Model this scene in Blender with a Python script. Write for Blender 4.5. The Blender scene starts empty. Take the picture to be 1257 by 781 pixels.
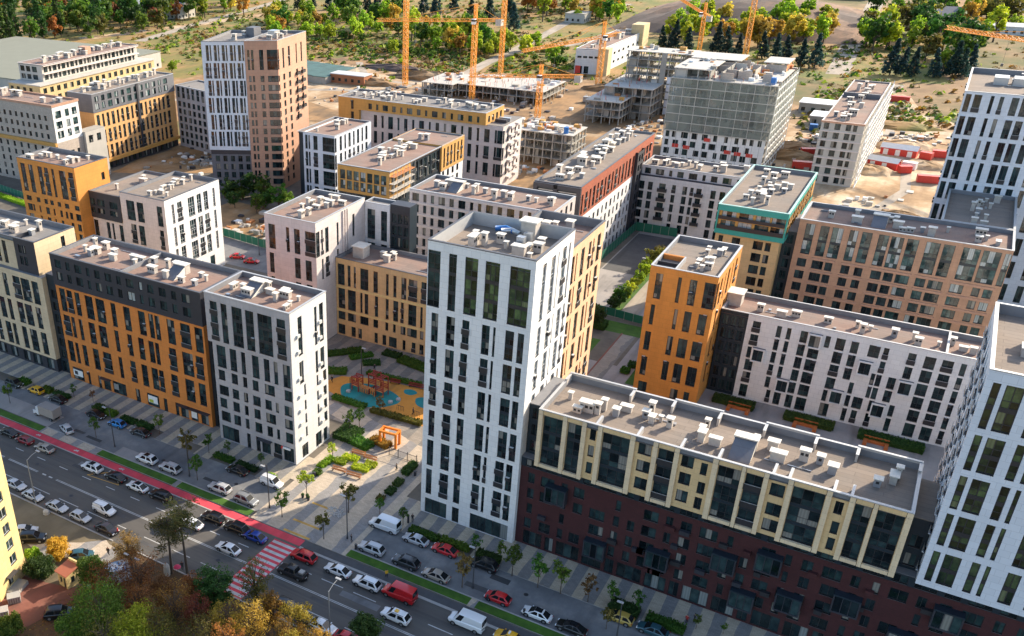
import bpy, bmesh, math, random
from mathutils import Vector, Matrix
R = math.radians
scene = bpy.context.scene
COL = scene.collection
random.seed(11)

# ------------------------------------------------------------------ camera
cam_d = bpy.data.cameras.new('camera')
cam = bpy.data.objects.new('camera', cam_d)
COL.objects.link(cam)
scene.camera = cam
RM = [[0.8340711, 0.5511878, -0.022748], [0.2427082, -0.403678, -0.8821206], [-0.495397, 0.7302302, -0.470474]]
cam.matrix_world = Matrix(((RM[0][0], -RM[1][0], -RM[2][0], 0.0),
                           (RM[0][1], -RM[1][1], -RM[2][1], 0.0),
                           (RM[0][2], -RM[1][2], -RM[2][2], 100.0),
                           (0, 0, 0, 1)))
cam_d.sensor_width = 36.0
cam_d.sensor_fit = 'HORIZONTAL'
cam_d.lens = 32.87020
cam_d.shift_x = 0.17723
cam_d.shift_y = 0.04844
cam_d.clip_start = 1.0
cam_d.clip_end = 6000.0

# ------------------------------------------------------------------ sky, sun, exposure
SUN_EL, SUN_AZ = 27.0, 26.7            # azimuth measured from +Y towards +X
world = bpy.data.worlds.new('World')
scene.world = world
world.use_nodes = True
wn = world.node_tree
sky = wn.nodes.new('ShaderNodeTexSky')
sky.sky_type = 'NISHITA'
sky.sun_disc = False
sky.sun_elevation = R(SUN_EL)
sky.sun_rotation = R(SUN_AZ)
sky.air_density = 1.0
sky.dust_density = 1.6
bg = wn.nodes['Background']
bg.inputs['Strength'].default_value = 0.15
wn.links.new(sky.outputs[0], bg.inputs['Color'])
sun_d = bpy.data.lights.new('sun', 'SUN')
sun_d.energy = 4.2
sun_d.angle = R(0.6)
sun_d.color = (1.0, 0.87, 0.68)
sun = bpy.data.objects.new('sun', sun_d)
COL.objects.link(sun)
sdir = Vector((math.cos(R(SUN_EL)) * math.sin(R(SUN_AZ)), math.cos(R(SUN_EL)) * math.cos(R(SUN_AZ)), math.sin(R(SUN_EL))))
sun.rotation_euler = sdir.to_track_quat('Z', 'Y').to_euler()
scene.view_settings.view_transform = 'Standard'
scene.view_settings.look = 'None'
scene.view_settings.gamma = 1.0
scene.view_settings.use_curve_mapping = False
scene.view_settings.exposure = 1.12
scene.cycles.max_bounces = 6
scene.cycles.diffuse_bounces = 3
scene.cycles.glossy_bounces = 3
scene.cycles.sample_clamp_indirect = 4.0

# ------------------------------------------------------------------ materials
MATS = {}
def nodes_of(m):
    m.use_nodes = True
    nt = m.node_tree
    return nt, nt.nodes['Principled BSDF']
def mix_rgb(nt, fac, a, b, mode='MIX'):
    n = nt.nodes.new('ShaderNodeMix'); n.data_type = 'RGBA'; n.blend_type = mode
    for sock, v in ((n.inputs[0], fac), (n.inputs[6], a), (n.inputs[7], b)):
        if hasattr(v, 'is_linked'): nt.links.new(v, sock)
        elif isinstance(v, (int, float)): sock.default_value = v
        else: sock.default_value = (*v[:3], 1)
    return n.outputs[2]
def noise(nt, scale, detail=4.0, vec=None, rough=0.6):
    n = nt.nodes.new('ShaderNodeTexNoise')
    n.inputs['Scale'].default_value = scale; n.inputs['Detail'].default_value = detail
    n.inputs['Roughness'].default_value = rough
    if vec is not None: nt.links.new(vec, n.inputs['Vector'])
    return n.outputs['Fac']
def ramp(nt, fac, stops):
    n = nt.nodes.new('ShaderNodeValToRGB')
    e = n.color_ramp.elements
    while len(e) < len(stops): e.new(0.5)
    for el, (p, c) in zip(e, stops):
        el.position = p; el.color = (*c, 1) if len(c) == 3 else c
    nt.links.new(fac, n.inputs[0])
    return n.outputs[0]
def pos(nt):
    return nt.nodes.new('ShaderNodeNewGeometry').outputs['Position']
def scaled(nt, vec, s):
    n = nt.nodes.new('ShaderNodeVectorMath'); n.operation = 'MULTIPLY'
    nt.links.new(vec, n.inputs[0]); n.inputs[1].default_value = s
    return n.outputs[0]
def math_n(nt, op, a, b=0.0):
    n = nt.nodes.new('ShaderNodeMath'); n.operation = op
    for sock, v in ((n.inputs[0], a), (n.inputs[1], b)):
        if hasattr(v, 'is_linked'): nt.links.new(v, sock)
        else: sock.default_value = v
    return n.outputs[0]
def sep(nt, vec):
    n = nt.nodes.new('ShaderNodeSeparateXYZ'); nt.links.new(vec, n.inputs[0]); return n.outputs

def wall_mat(name, col, rough=0.8, var=0.20, streak=0.18, brick=False, panel=True):
    """painted or clad facade: mottling, rain streaks and panel joints"""
    if name in MATS: return MATS[name]
    m = bpy.data.materials.new(name); nt, b = nodes_of(m)
    p = pos(nt)
    n1 = noise(nt, 0.35, 5, p)
    n2 = noise(nt, 0.8, 3, scaled(nt, p, (2.2, 2.2, 0.12)))
    c = mix_rgb(nt, n1, tuple(x * (1 - var) for x in col), tuple(min(1, x * (1 + var)) for x in col))
    c = mix_rgb(nt, math_n(nt, 'MULTIPLY', n2, streak * 2), c, tuple(x * 0.45 for x in col))
    if brick or panel:
        xyz = sep(nt, p)
        cb = nt.nodes.new('ShaderNodeCombineXYZ')
        nt.links.new(math_n(nt, 'ADD', xyz[0], xyz[1]), cb.inputs[0]); nt.links.new(xyz[2], cb.inputs[1])
        br = nt.nodes.new('ShaderNodeTexBrick')
        nt.links.new(cb.outputs[0], br.inputs['Vector'])
        br.inputs['Scale'].default_value = 1.0
        if brick:
            br.inputs['Brick Width'].default_value = 0.6; br.inputs['Row Height'].default_value = 0.2; br.inputs['Mortar Size'].default_value = 0.02
        else:
            br.inputs['Brick Width'].default_value = 1.5; br.inputs['Row Height'].default_value = 0.98; br.inputs['Mortar Size'].default_value = 0.02
        br.inputs['Color1'].default_value = (1, 1, 1, 1)
        k = 0.78 if brick else 0.93
        br.inputs['Color2'].default_value = (k, k, k, 1)
        j = 0.6 if brick else 0.72
        br.inputs['Mortar'].default_value = (j, j, j, 1)
        c = mix_rgb(nt, 1.0, c, br.outputs['Color'], 'MULTIPLY')
    nt.links.new(c, b.inputs['Base Color'])
    b.inputs['Roughness'].default_value = rough
    MATS[name] = m
    return m
def plain(name, col, rough=0.6, metal=0.0, var=0.12, scale=1.5, coat=0.0):
    if name in MATS: return MATS[name]
    m = bpy.data.materials.new(name); nt, b = nodes_of(m)
    tc = nt.nodes.new('ShaderNodeTexCoord').outputs['Object']
    n1 = noise(nt, scale, 4, tc)
    c = mix_rgb(nt, n1, tuple(x * (1 - var) for x in col), tuple(min(1, x * (1 + var)) for x in col))
    nt.links.new(c, b.inputs['Base Color'])
    b.inputs['Roughness'].default_value = rough; b.inputs['Metallic'].default_value = metal
    b.inputs['Coat Weight'].default_value = coat
    MATS[name] = m
    return m
def glass_mat(name, tint=(0.008, 0.019, 0.023), curtain=0.07, warm=(0.26, 0.25, 0.22), rough=0.06, reflect_tone=(0.028, 0.050, 0.054)):
    """window pane seen by day: dark room, some curtains and blinds, sky reflection also mixed into the colour"""
    if name in MATS: return MATS[name]
    m = bpy.data.materials.new(name); nt, b = nodes_of(m)
    g = nt.nodes.new('ShaderNodeNewGeometry'); oi = nt.nodes.new('ShaderNodeObjectInfo')
    s = math_n(nt, 'ADD', math_n(nt, 'MULTIPLY', g.outputs['Random Per Island'], 7.31), math_n(nt, 'MULTIPLY', oi.outputs['Random'], 13.7))
    wnz = nt.nodes.new('ShaderNodeTexWhiteNoise'); wnz.noise_dimensions = '1D'
    nt.links.new(s, wnz.inputs['W'])
    r = wnz.outputs['Value']
    dark = mix_rgb(nt, ramp(nt, noise(nt, 0.55, 4, g.outputs['Position']), [(.38, (0, 0, 0)), (.62, (1, 1, 1))]), tint, reflect_tone)  # noise patches stand in for reflections, mixed into the pane colour
    room = ramp(nt, math_n(nt, 'FRACT', math_n(nt, 'MULTIPLY', r, 7.0)), [(0.0, (0.22, 0.24, 0.28)), (0.5, (0.9, 0.9, 0.9)), (1 - curtain - 0.02, (1.6, 1.6, 1.5)), (1 - curtain, (1.6, 1.6, 1.5))])
    c = mix_rgb(nt, 1.0, dark, room, 'MULTIPLY')
    is_c = math_n(nt, 'GREATER_THAN', r, 1 - curtain)
    # vertical folds of the curtain
    xyz = sep(nt, g.outputs['Position'])
    fold = math_n(nt, 'SINE', math_n(nt, 'MULTIPLY', math_n(nt, 'ADD', xyz[0], xyz[1]), 16.0))
    cc = mix_rgb(nt, math_n(nt, 'MULTIPLY_ADD', fold, 0.5), tuple(x * 0.75 for x in warm), warm)
    c = mix_rgb(nt, is_c, c, cc)
    nt.links.new(c, b.inputs['Base Color'])
    b.inputs['Roughness'].default_value = rough
    b.inputs['IOR'].default_value = 1.5
    bump = nt.nodes.new('ShaderNodeBump'); bump.inputs['Strength'].default_value = 0.05; bump.inputs['Distance'].default_value = 0.3
    nt.links.new(noise(nt, 0.7, 2, g.outputs['Position']), bump.inputs['Height'])
    nt.links.new(bump.outputs[0], b.inputs['Normal'])
    MATS[name] = m
    return m
def roof_mat(name, col, col2):
    if name in MATS: return MATS[name]
    m = bpy.data.materials.new(name); nt, b = nodes_of(m)
    p = pos(nt)
    c = mix_rgb(nt, noise(nt, 0.22, 6, p, 0.65), tuple(x * 0.62 for x in col), tuple(x * 1.25 for x in col))
    c = mix_rgb(nt, ramp(nt, noise(nt, 0.11, 5, p), [(0.42, (0, 0, 0)), (0.62, (1, 1, 1))]), c, col2)
    c = mix_rgb(nt, ramp(nt, noise(nt, 1.3, 5, p), [(0.55, (0, 0, 0)), (0.8, (0.5, 0.5, 0.5))]), c, tuple(x * 0.5 for x in col))
    br = nt.nodes.new('ShaderNodeTexBrick'); nt.links.new(p, br.inputs['Vector']); br.inputs['Scale'].default_value = 1.0
    br.inputs['Brick Width'].default_value = 7.5; br.inputs['Row Height'].default_value = 1.05; br.inputs['Mortar Size'].default_value = 0.03
    br.inputs['Color1'].default_value = (1, 1, 1, 1); br.inputs['Color2'].default_value = (.86, .86, .86, 1); br.inputs['Mortar'].default_value = (.62, .62, .62, 1)
    c = mix_rgb(nt, 1.0, c, br.outputs['Color'], 'MULTIPLY')
    nt.links.new(c, b.inputs['Base Color']); b.inputs['Roughness'].default_value = 0.95
    MATS[name] = m
    return m

M_CREAM = wall_mat('cream_render', (0.72, 0.56, 0.36))
M_ORANGE = wall_mat('orange_render', (0.74, 0.25, 0.05))
M_ORANGE2 = wall_mat('amber_render', (0.70, 0.285, 0.055))
M_GREY = wall_mat('grey_render', (0.46, 0.44, 0.45))
M_WHITE = wall_mat('white_render', (0.81, 0.80, 0.78), var=0.06, streak=0.06)
M_WHITE2 = wall_mat('offwhite_render', (0.76, 0.755, 0.75), var=0.08)
M_COOL = wall_mat('cool_white_panels', (0.70, 0.73, 0.78), var=0.06, streak=0.05)
M_PEACH = wall_mat('peach_render', (0.76, 0.47, 0.28))
M_BEIGE = wall_mat('beige_stucco', (0.80, 0.56, 0.28))
M_BEIGE_L = wall_mat('beige_pilaster', (0.88, 0.66, 0.42))
M_BRICK = wall_mat('dark_red_brick', (0.078, 0.019, 0.020), brick=True, var=0.3)
M_BRICK2 = wall_mat('rust_red_brick', (0.42, 0.10, 0.045), brick=True, var=0.25)
M_CHAR = wall_mat('charcoal_cladding', (0.040, 0.041, 0.052), rough=0.5, var=0.3)
M_SLATE = wall_mat('slate_cladding', (0.15, 0.155, 0.175), rough=0.6)
M_NAVY = wall_mat('blue_black_cladding', (0.018, 0.032, 0.045), rough=0.4, var=0.3)
M_OCHRE = wall_mat('ochre_panels', (0.62, 0.33, 0.085))
M_PINK = wall_mat('pink_grey_render', (0.60, 0.53, 0.50))
M_PINK2 = wall_mat('blush_render', (0.70, 0.62, 0.58))
M_BROWN = wall_mat('tan_brown_panels', (0.56, 0.32, 0.20))
M_TAN = wall_mat('tan_render', (0.72, 0.48, 0.23))
M_TERRA = wall_mat('terracotta_panels', (0.58, 0.33, 0.22))
M_TEAL = wall_mat('teal_metal', (0.030, 0.36, 0.30), rough=0.45, panel=False)
M_CONC = wall_mat('raw_concrete', (0.36, 0.34, 0.30), var=0.25, streak=0.2, panel=False)
M_CONC_L = wall_mat('pale_concrete', (0.52, 0.49, 0.44), var=0.2, streak=0.2, panel=False)
M_BLOCK = wall_mat('aerated_block', (0.58, 0.49, 0.41), brick=True, var=0.2)
M_YELLOW = wall_mat('yellow_render', (0.80, 0.61, 0.27))
M_CORAL = wall_mat('coral_render', (0.72, 0.22, 0.06))
def net_mat(name, col, alpha):
    m = bpy.data.materials.new(name); nt, b = nodes_of(m)
    c = mix_rgb(nt, noise(nt, .25, 5, pos(nt)), tuple(x * .7 for x in col), tuple(x * 1.25 for x in col)); nt.links.new(c, b.inputs['Base Color']); b.inputs['Roughness'].default_value = .95
    a = ramp(nt, noise(nt, .14, 4, pos(nt)), [(.3, (alpha * .5,) * 3), (.55, (alpha,) * 3)]); nt.links.new(a, b.inputs['Alpha'])
    return m
M_NET = net_mat('scaffold_net', (0.30, 0.33, 0.28), .55)
M_FRAME = plain('window_frame_dark', (0.030, 0.030, 0.034), 0.45)
M_FRAME_L = plain('window_frame_pale', (0.55, 0.56, 0.57), 0.45)
M_GLASS = glass_mat('window_glass')
M_GLASS_B = glass_mat('window_glass_pale_reflection', tint=(0.010, 0.030, 0.032), reflect_tone=(0.06, 0.10, 0.10), curtain=0.26, warm=(0.42, 0.46, 0.45))  # pale panes and tones painted in for white reflections
M_GLASS_G = glass_mat('window_glass_tree_reflection', tint=(0.020, 0.034, 0.022), reflect_tone=(0.070, 0.105, 0.045), curtain=0.08, warm=(0.17, 0.19, 0.10))  # olive of reflected trees painted into the panes
M_SHOP = glass_mat('shop_glass', curtain=0.12, warm=(0.25, 0.27, 0.26))
M_RAIL = plain('railing_metal', (0.045, 0.045, 0.05), 0.5, 0.4)
M_AC = plain('air_conditioner_white', (0.62, 0.62, 0.60), 0.5)
M_COPING = plain('zinc_coping', (0.43, 0.435, 0.44), 0.5, 0.3)
M_COPING_D = plain('dark_coping', (0.11, 0.11, 0.12), 0.5, 0.3)
M_UPSTAND = plain('bitumen_upstand', (0.20, 0.20, 0.21), 0.9, var=0.25, scale=0.8)
M_ROOF = roof_mat('roof_taupe', (0.285, 0.225, 0.18), (0.22, 0.185, 0.155))
M_ROOF_R = roof_mat('roof_red_brown', (0.315, 0.20, 0.155), (0.235, 0.175, 0.145))
M_ROOF_G = roof_mat('roof_grey', (0.26, 0.235, 0.215), (0.21, 0.20, 0.19))
M_VENT = plain('vent_render', (0.47, 0.42, 0.37), 0.8, var=.3)
M_VENT_D = plain('vent_grey', (0.26, 0.26, 0.27), 0.7)
M_CAP = plain('vent_cap', (0.66, 0.62, 0.55), 0.6, var=.3)
M_BLACK = plain('black_gap', (0.012, 0.012, 0.013), 0.7)
M_METAL = plain('galvanised_duct', (0.50, 0.52, 0.54), 0.35, 0.7)
M_BLUE = plain('blue_plastic', (0.03, 0.16, 0.45), 0.5)
M_STEEL = plain('lamp_steel', (0.10, 0.10, 0.105), 0.5, 0.5)
M_GALV = plain('galvanised_post', (0.38, 0.38, 0.37), 0.5, 0.5)
M_WHITEP = plain('white_paint', (0.80, 0.80, 0.78), 0.5)
M_REDP = plain('red_paint', (0.60, 0.05, 0.035), 0.45)
M_CRANE = plain('crane_orange', (0.85, 0.36, 0.045), 0.5)
M_WOOD = plain('warm_timber', (0.46, 0.19, 0.07), 0.7, var=0.3, scale=3)
M_TYRE = plain('tyre_rubber', (0.015, 0.015, 0.015), 0.85)
M_RIM = plain('alloy_rim', (0.42, 0.43, 0.44), 0.35, 0.8)
M_CARGLASS = plain('car_glass', (0.010, 0.013, 0.016), 0.16)
M_TAIL = plain('tail_lamp', (0.35, 0.012, 0.01), 0.25)
M_HEAD = plain('head_lamp', (0.72, 0.74, 0.75), 0.15)
M_BARK = plain('bark', (0.10, 0.075, 0.055), 0.95, var=0.35, scale=4)
M_GREENF = plain('green_hoarding', (0.010, 0.135, 0.085), 0.6, var=0.2, scale=0.3)

# ------------------------------------------------------------------ mesh helpers
class MB:
    def __init__(s):
        s.v = []; s.f = []; s.m = []; s.mats = []; s.smooth = False
    def mi(s, mat):
        if mat not in s.mats: s.mats.append(mat)
        return s.mats.index(mat)
    def poly(s, pts, mat):
        b = len(s.v); s.v.extend([tuple(p) for p in pts]); s.f.append(tuple(range(b, b + len(pts)))); s.m.append(s.mi(mat))
    def box(s, x0, y0, z0, x1, y1, z1, mat, top=None):
        b = len(s.v)
        s.v.extend([(x0, y0, z0), (x1, y0, z0), (x1, y1, z0), (x0, y1, z0), (x0, y0, z1), (x1, y0, z1), (x1, y1, z1), (x0, y1, z1)])
        for k, f in enumerate(((0, 3, 2, 1), (4, 5, 6, 7), (0, 1, 5, 4), (1, 2, 6, 5), (2, 3, 7, 6), (3, 0, 4, 7))):
            s.f.append(tuple(b + i for i in f)); s.m.append(s.mi(top if (top and k == 1) else mat))
    def bar(s, a, b, w, mat, w2=None):
        a = Vector(a); b = Vector(b); d = (b - a)
        if d.length < 1e-6: return
        d.normalize()
        up = Vector((0, 0, 1)) if abs(d.z) < 0.95 else Vector((1, 0, 0))
        x = d.cross(up).normalized(); y = d.cross(x).normalized()
        w2 = w if w2 is None else w2
        base = len(s.v)
        for p, ww in ((a, w), (b, w2)):
            for sx, sy in ((-1, -1), (1, -1), (1, 1), (-1, 1)):
                s.v.append(tuple(p + x * sx * ww / 2 + y * sy * ww / 2))
        for f in ((0, 1, 5, 4), (1, 2, 6, 5), (2, 3, 7, 6), (3, 0, 4, 7), (3, 2, 1, 0), (4, 5, 6, 7)):
            s.f.append(tuple(base + i for i in f)); s.m.append(s.mi(mat))
    def tube(s, pts, radii, mat, n=8, cap=True):
        base = len(s.v); N = len(pts)
        for i, p in enumerate(pts):
            p = Vector(p)
            d = Vector(pts[min(i + 1, N - 1)]) - Vector(pts[max(i - 1, 0)])
            d.normalize()
            up = Vector((0, 0, 1)) if abs(d.z) < 0.9 else Vector((1, 0, 0))
            x = d.cross(up).normalized(); y = d.cross(x).normalized()
            for k in range(n):
                a = 2 * math.pi * k / n
                s.v.append(tuple(p + (x * math.cos(a) + y * math.sin(a)) * radii[i]))
        mi = s.mi(mat)
        for i in range(N - 1):
            for k in range(n):
                k2 = (k + 1) % n
                s.f.append((base + i * n + k, base + i * n + k2, base + (i + 1) * n + k2, base + (i + 1) * n + k)); s.m.append(mi)
        if cap:
            s.f.append(tuple(base + k for k in range(n))); s.m.append(mi)
            s.f.append(tuple(base + (N - 1) * n + k for k in reversed(range(n)))); s.m.append(mi)
    def mesh(s, name):
        me = bpy.data.meshes.new(name)
        me.from_pydata(s.v, [], s.f)
        for m in s.mats: me.materials.append(m)
        me.polygons.foreach_set('material_index', s.m)
        if s.smooth: me.polygons.foreach_set('use_smooth', [True] * len(s.f))
        me.update()
        return me
    def build(s, name, parent=None):
        return link(name, s.mesh(name), parent)
def fix_normals(me):
    bm = bmesh.new(); bm.from_mesh(me); bmesh.ops.remove_doubles(bm, verts=bm.verts, dist=1e-4); bmesh.ops.recalc_face_normals(bm, faces=bm.faces); bm.to_mesh(me); bm.free()
    return me
def link(name, data, parent=None, loc=None, rz=None):
    o = bpy.data.objects.new(name, data); COL.objects.link(o)
    if parent: o.parent = parent
    if loc is not None: o.location = loc
    if rz is not None: o.rotation_euler = (0, 0, rz)
    return o
def tag(o, label, cat, group=None):
    o['label'] = label; o['category'] = cat
    if group: o['group'] = group
    return o
def thing(name, label, cat, loc=(0, 0, 0), rz=0.0, group=None):
    return tag(link(name, None, None, loc, rz), label, cat, group)
def struct(name, mb, kind='structure'):
    o = mb.build(name); o['kind'] = kind
    return o

# ------------------------------------------------------------------ windows
WCACHE = {}
FL = 2.94                                     # storey height
def window_mesh(w, h, kind, var):
    w = max(0.4, round(w, 1)); h = max(0.5, round(h, 1))
    key = (w, h, kind, var)
    if key in WCACHE: return WCACHE[key]
    mb = MB()
    glass = {'std': M_GLASS, 'bright': M_GLASS_B, 'olive': M_GLASS_G, 'shop': M_SHOP, 'door': M_SHOP, 'rail': M_GLASS, 'raw': M_GLASS, 'pale': M_GLASS}[kind]
    fr = M_FRAME_L if kind == 'pale' else M_FRAME
    y = 0.20
    t = 0.10 if kind == 'olive' else 0.07
    nfl = max(1, round(h / FL)) if kind not in ('shop', 'door') else 1
    ncol = 1 if w < 1.0 else (2 if w < 2.3 else (3 if w < 3.6 else max(3, round(w / 1.3))))
    fh = h / nfl
    for i in range(nfl):
        z0 = i * fh
        sp = 0.42 if (nfl > 1 and i < nfl - 1) else 0.0      # floor slab behind the upper edge
        for c in range(ncol):
            x0 = w * c / ncol; x1 = w * (c + 1) / ncol
            zt = z0 + fh - sp
            if kind in ('std', 'bright', 'pale', 'olive') and fh > 2.3:
                zm = z0 + 0.95                                # fixed lower pane
                mb.poly([(x0, y, z0), (x1, y, z0), (x1, y, zm), (x0, y, zm)], glass)
                mb.poly([(x0, y, zm), (x1, y, zm), (x1, y, zt), (x0, y, zt)], glass)
            else:
                mb.poly([(x0, y, z0), (x1, y, z0), (x1, y, zt), (x0, y, zt)], glass)
        if sp:
            mb.box(0, y - 0.05, z0 + fh - sp, w, y + 0.03, z0 + fh, M_NAVY if kind != 'olive' else M_FRAME)
        if kind in ('std', 'bright', 'pale', 'olive') and fh > 2.3:
            mb.box(t, y - 0.035, z0 + 0.93, w - t, y + 0.02, z0 + (1.02 if kind == 'olive' else 0.98), fr)
        mb.box(t, y - 0.06, z0 + fh - sp - t, w - t, y + 0.025, z0 + fh - sp, fr)
        mb.box(t, y - 0.06, z0, w - t, y + 0.025, z0 + t, fr)
        for c in range(1, ncol):
            xm = w * c / ncol
            mb.box(xm - t / 2, y - 0.05, z0 + t, xm + t / 2, y + 0.022, z0 + fh - sp - t, fr)
        if kind in ('std', 'pale') and fh > 2.3 and w < 3.0:
            if var == 1:                                       # air-conditioner basket by the slab
                k = 0.75 if w > 0.9 else 0.5
                xb = 0.05 if w < 1.5 else w - k - 0.05
                if i == 0: mb.box(xb, -0.30, z0 + fh - 0.52, xb + k, 0.12, z0 + fh + 0.05, M_RAIL); mb.box(xb + .04, -0.26, z0 + fh + 0.05, xb + k - .04, 0.10, z0 + fh + 0.09, M_AC)
            elif var == 2:                                     # glass balustrade; pale top rail paints in the window glints
                mb.box(-0.06, -0.16, z0 + 0.05, w + 0.06, -0.12, z0 + 0.98, M_RAIL); mb.box(-0.07, -0.18, z0 + 0.98, w + 0.07, -0.10, z0 + 1.05, M_COPING)
        if kind == 'rail':
            mb.box(-0.3, -0.75, z0 - 0.12, w + 0.5, 0.0, z0, M_CONC)
            mb.box(-0.3, -0.75, z0, w + 0.5, -0.70, z0 + 1.0, M_RAIL)
            mb.box(-0.3, -0.70, z0, -0.25, 0.0, z0 + 1.0, M_RAIL); mb.box(w + 0.45, -0.70, z0, w + 0.5, 0.0, z0 + 1.0, M_RAIL)
    mb.box(-0.01, y - 0.06, 0, t, y + 0.03, h, fr); mb.box(w - t, y - 0.06, 0, w + 0.01, y + 0.03, h, fr)
    if kind in ('std', 'bright', 'pale', 'olive'):
        mb.box(0.0, -0.06, -0.05, w, 0.18, 0.0, M_COPING_D)   # sill
    if kind == 'door':
        mb.box(-0.5, -0.9, h - 0.1, w + 0.5, 0.0, h + 0.02, M_CHAR)
    WCACHE[key] = mb.mesh('window')
    return WCACHE[key]

def complement(iv, a, b):
    iv = sorted(iv); out = []; c = a
    for s, e in iv:
        if s > c: out.append((c, s))
        c = max(c, e)
    if c < b: out.append((c, b))
    return out

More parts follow.
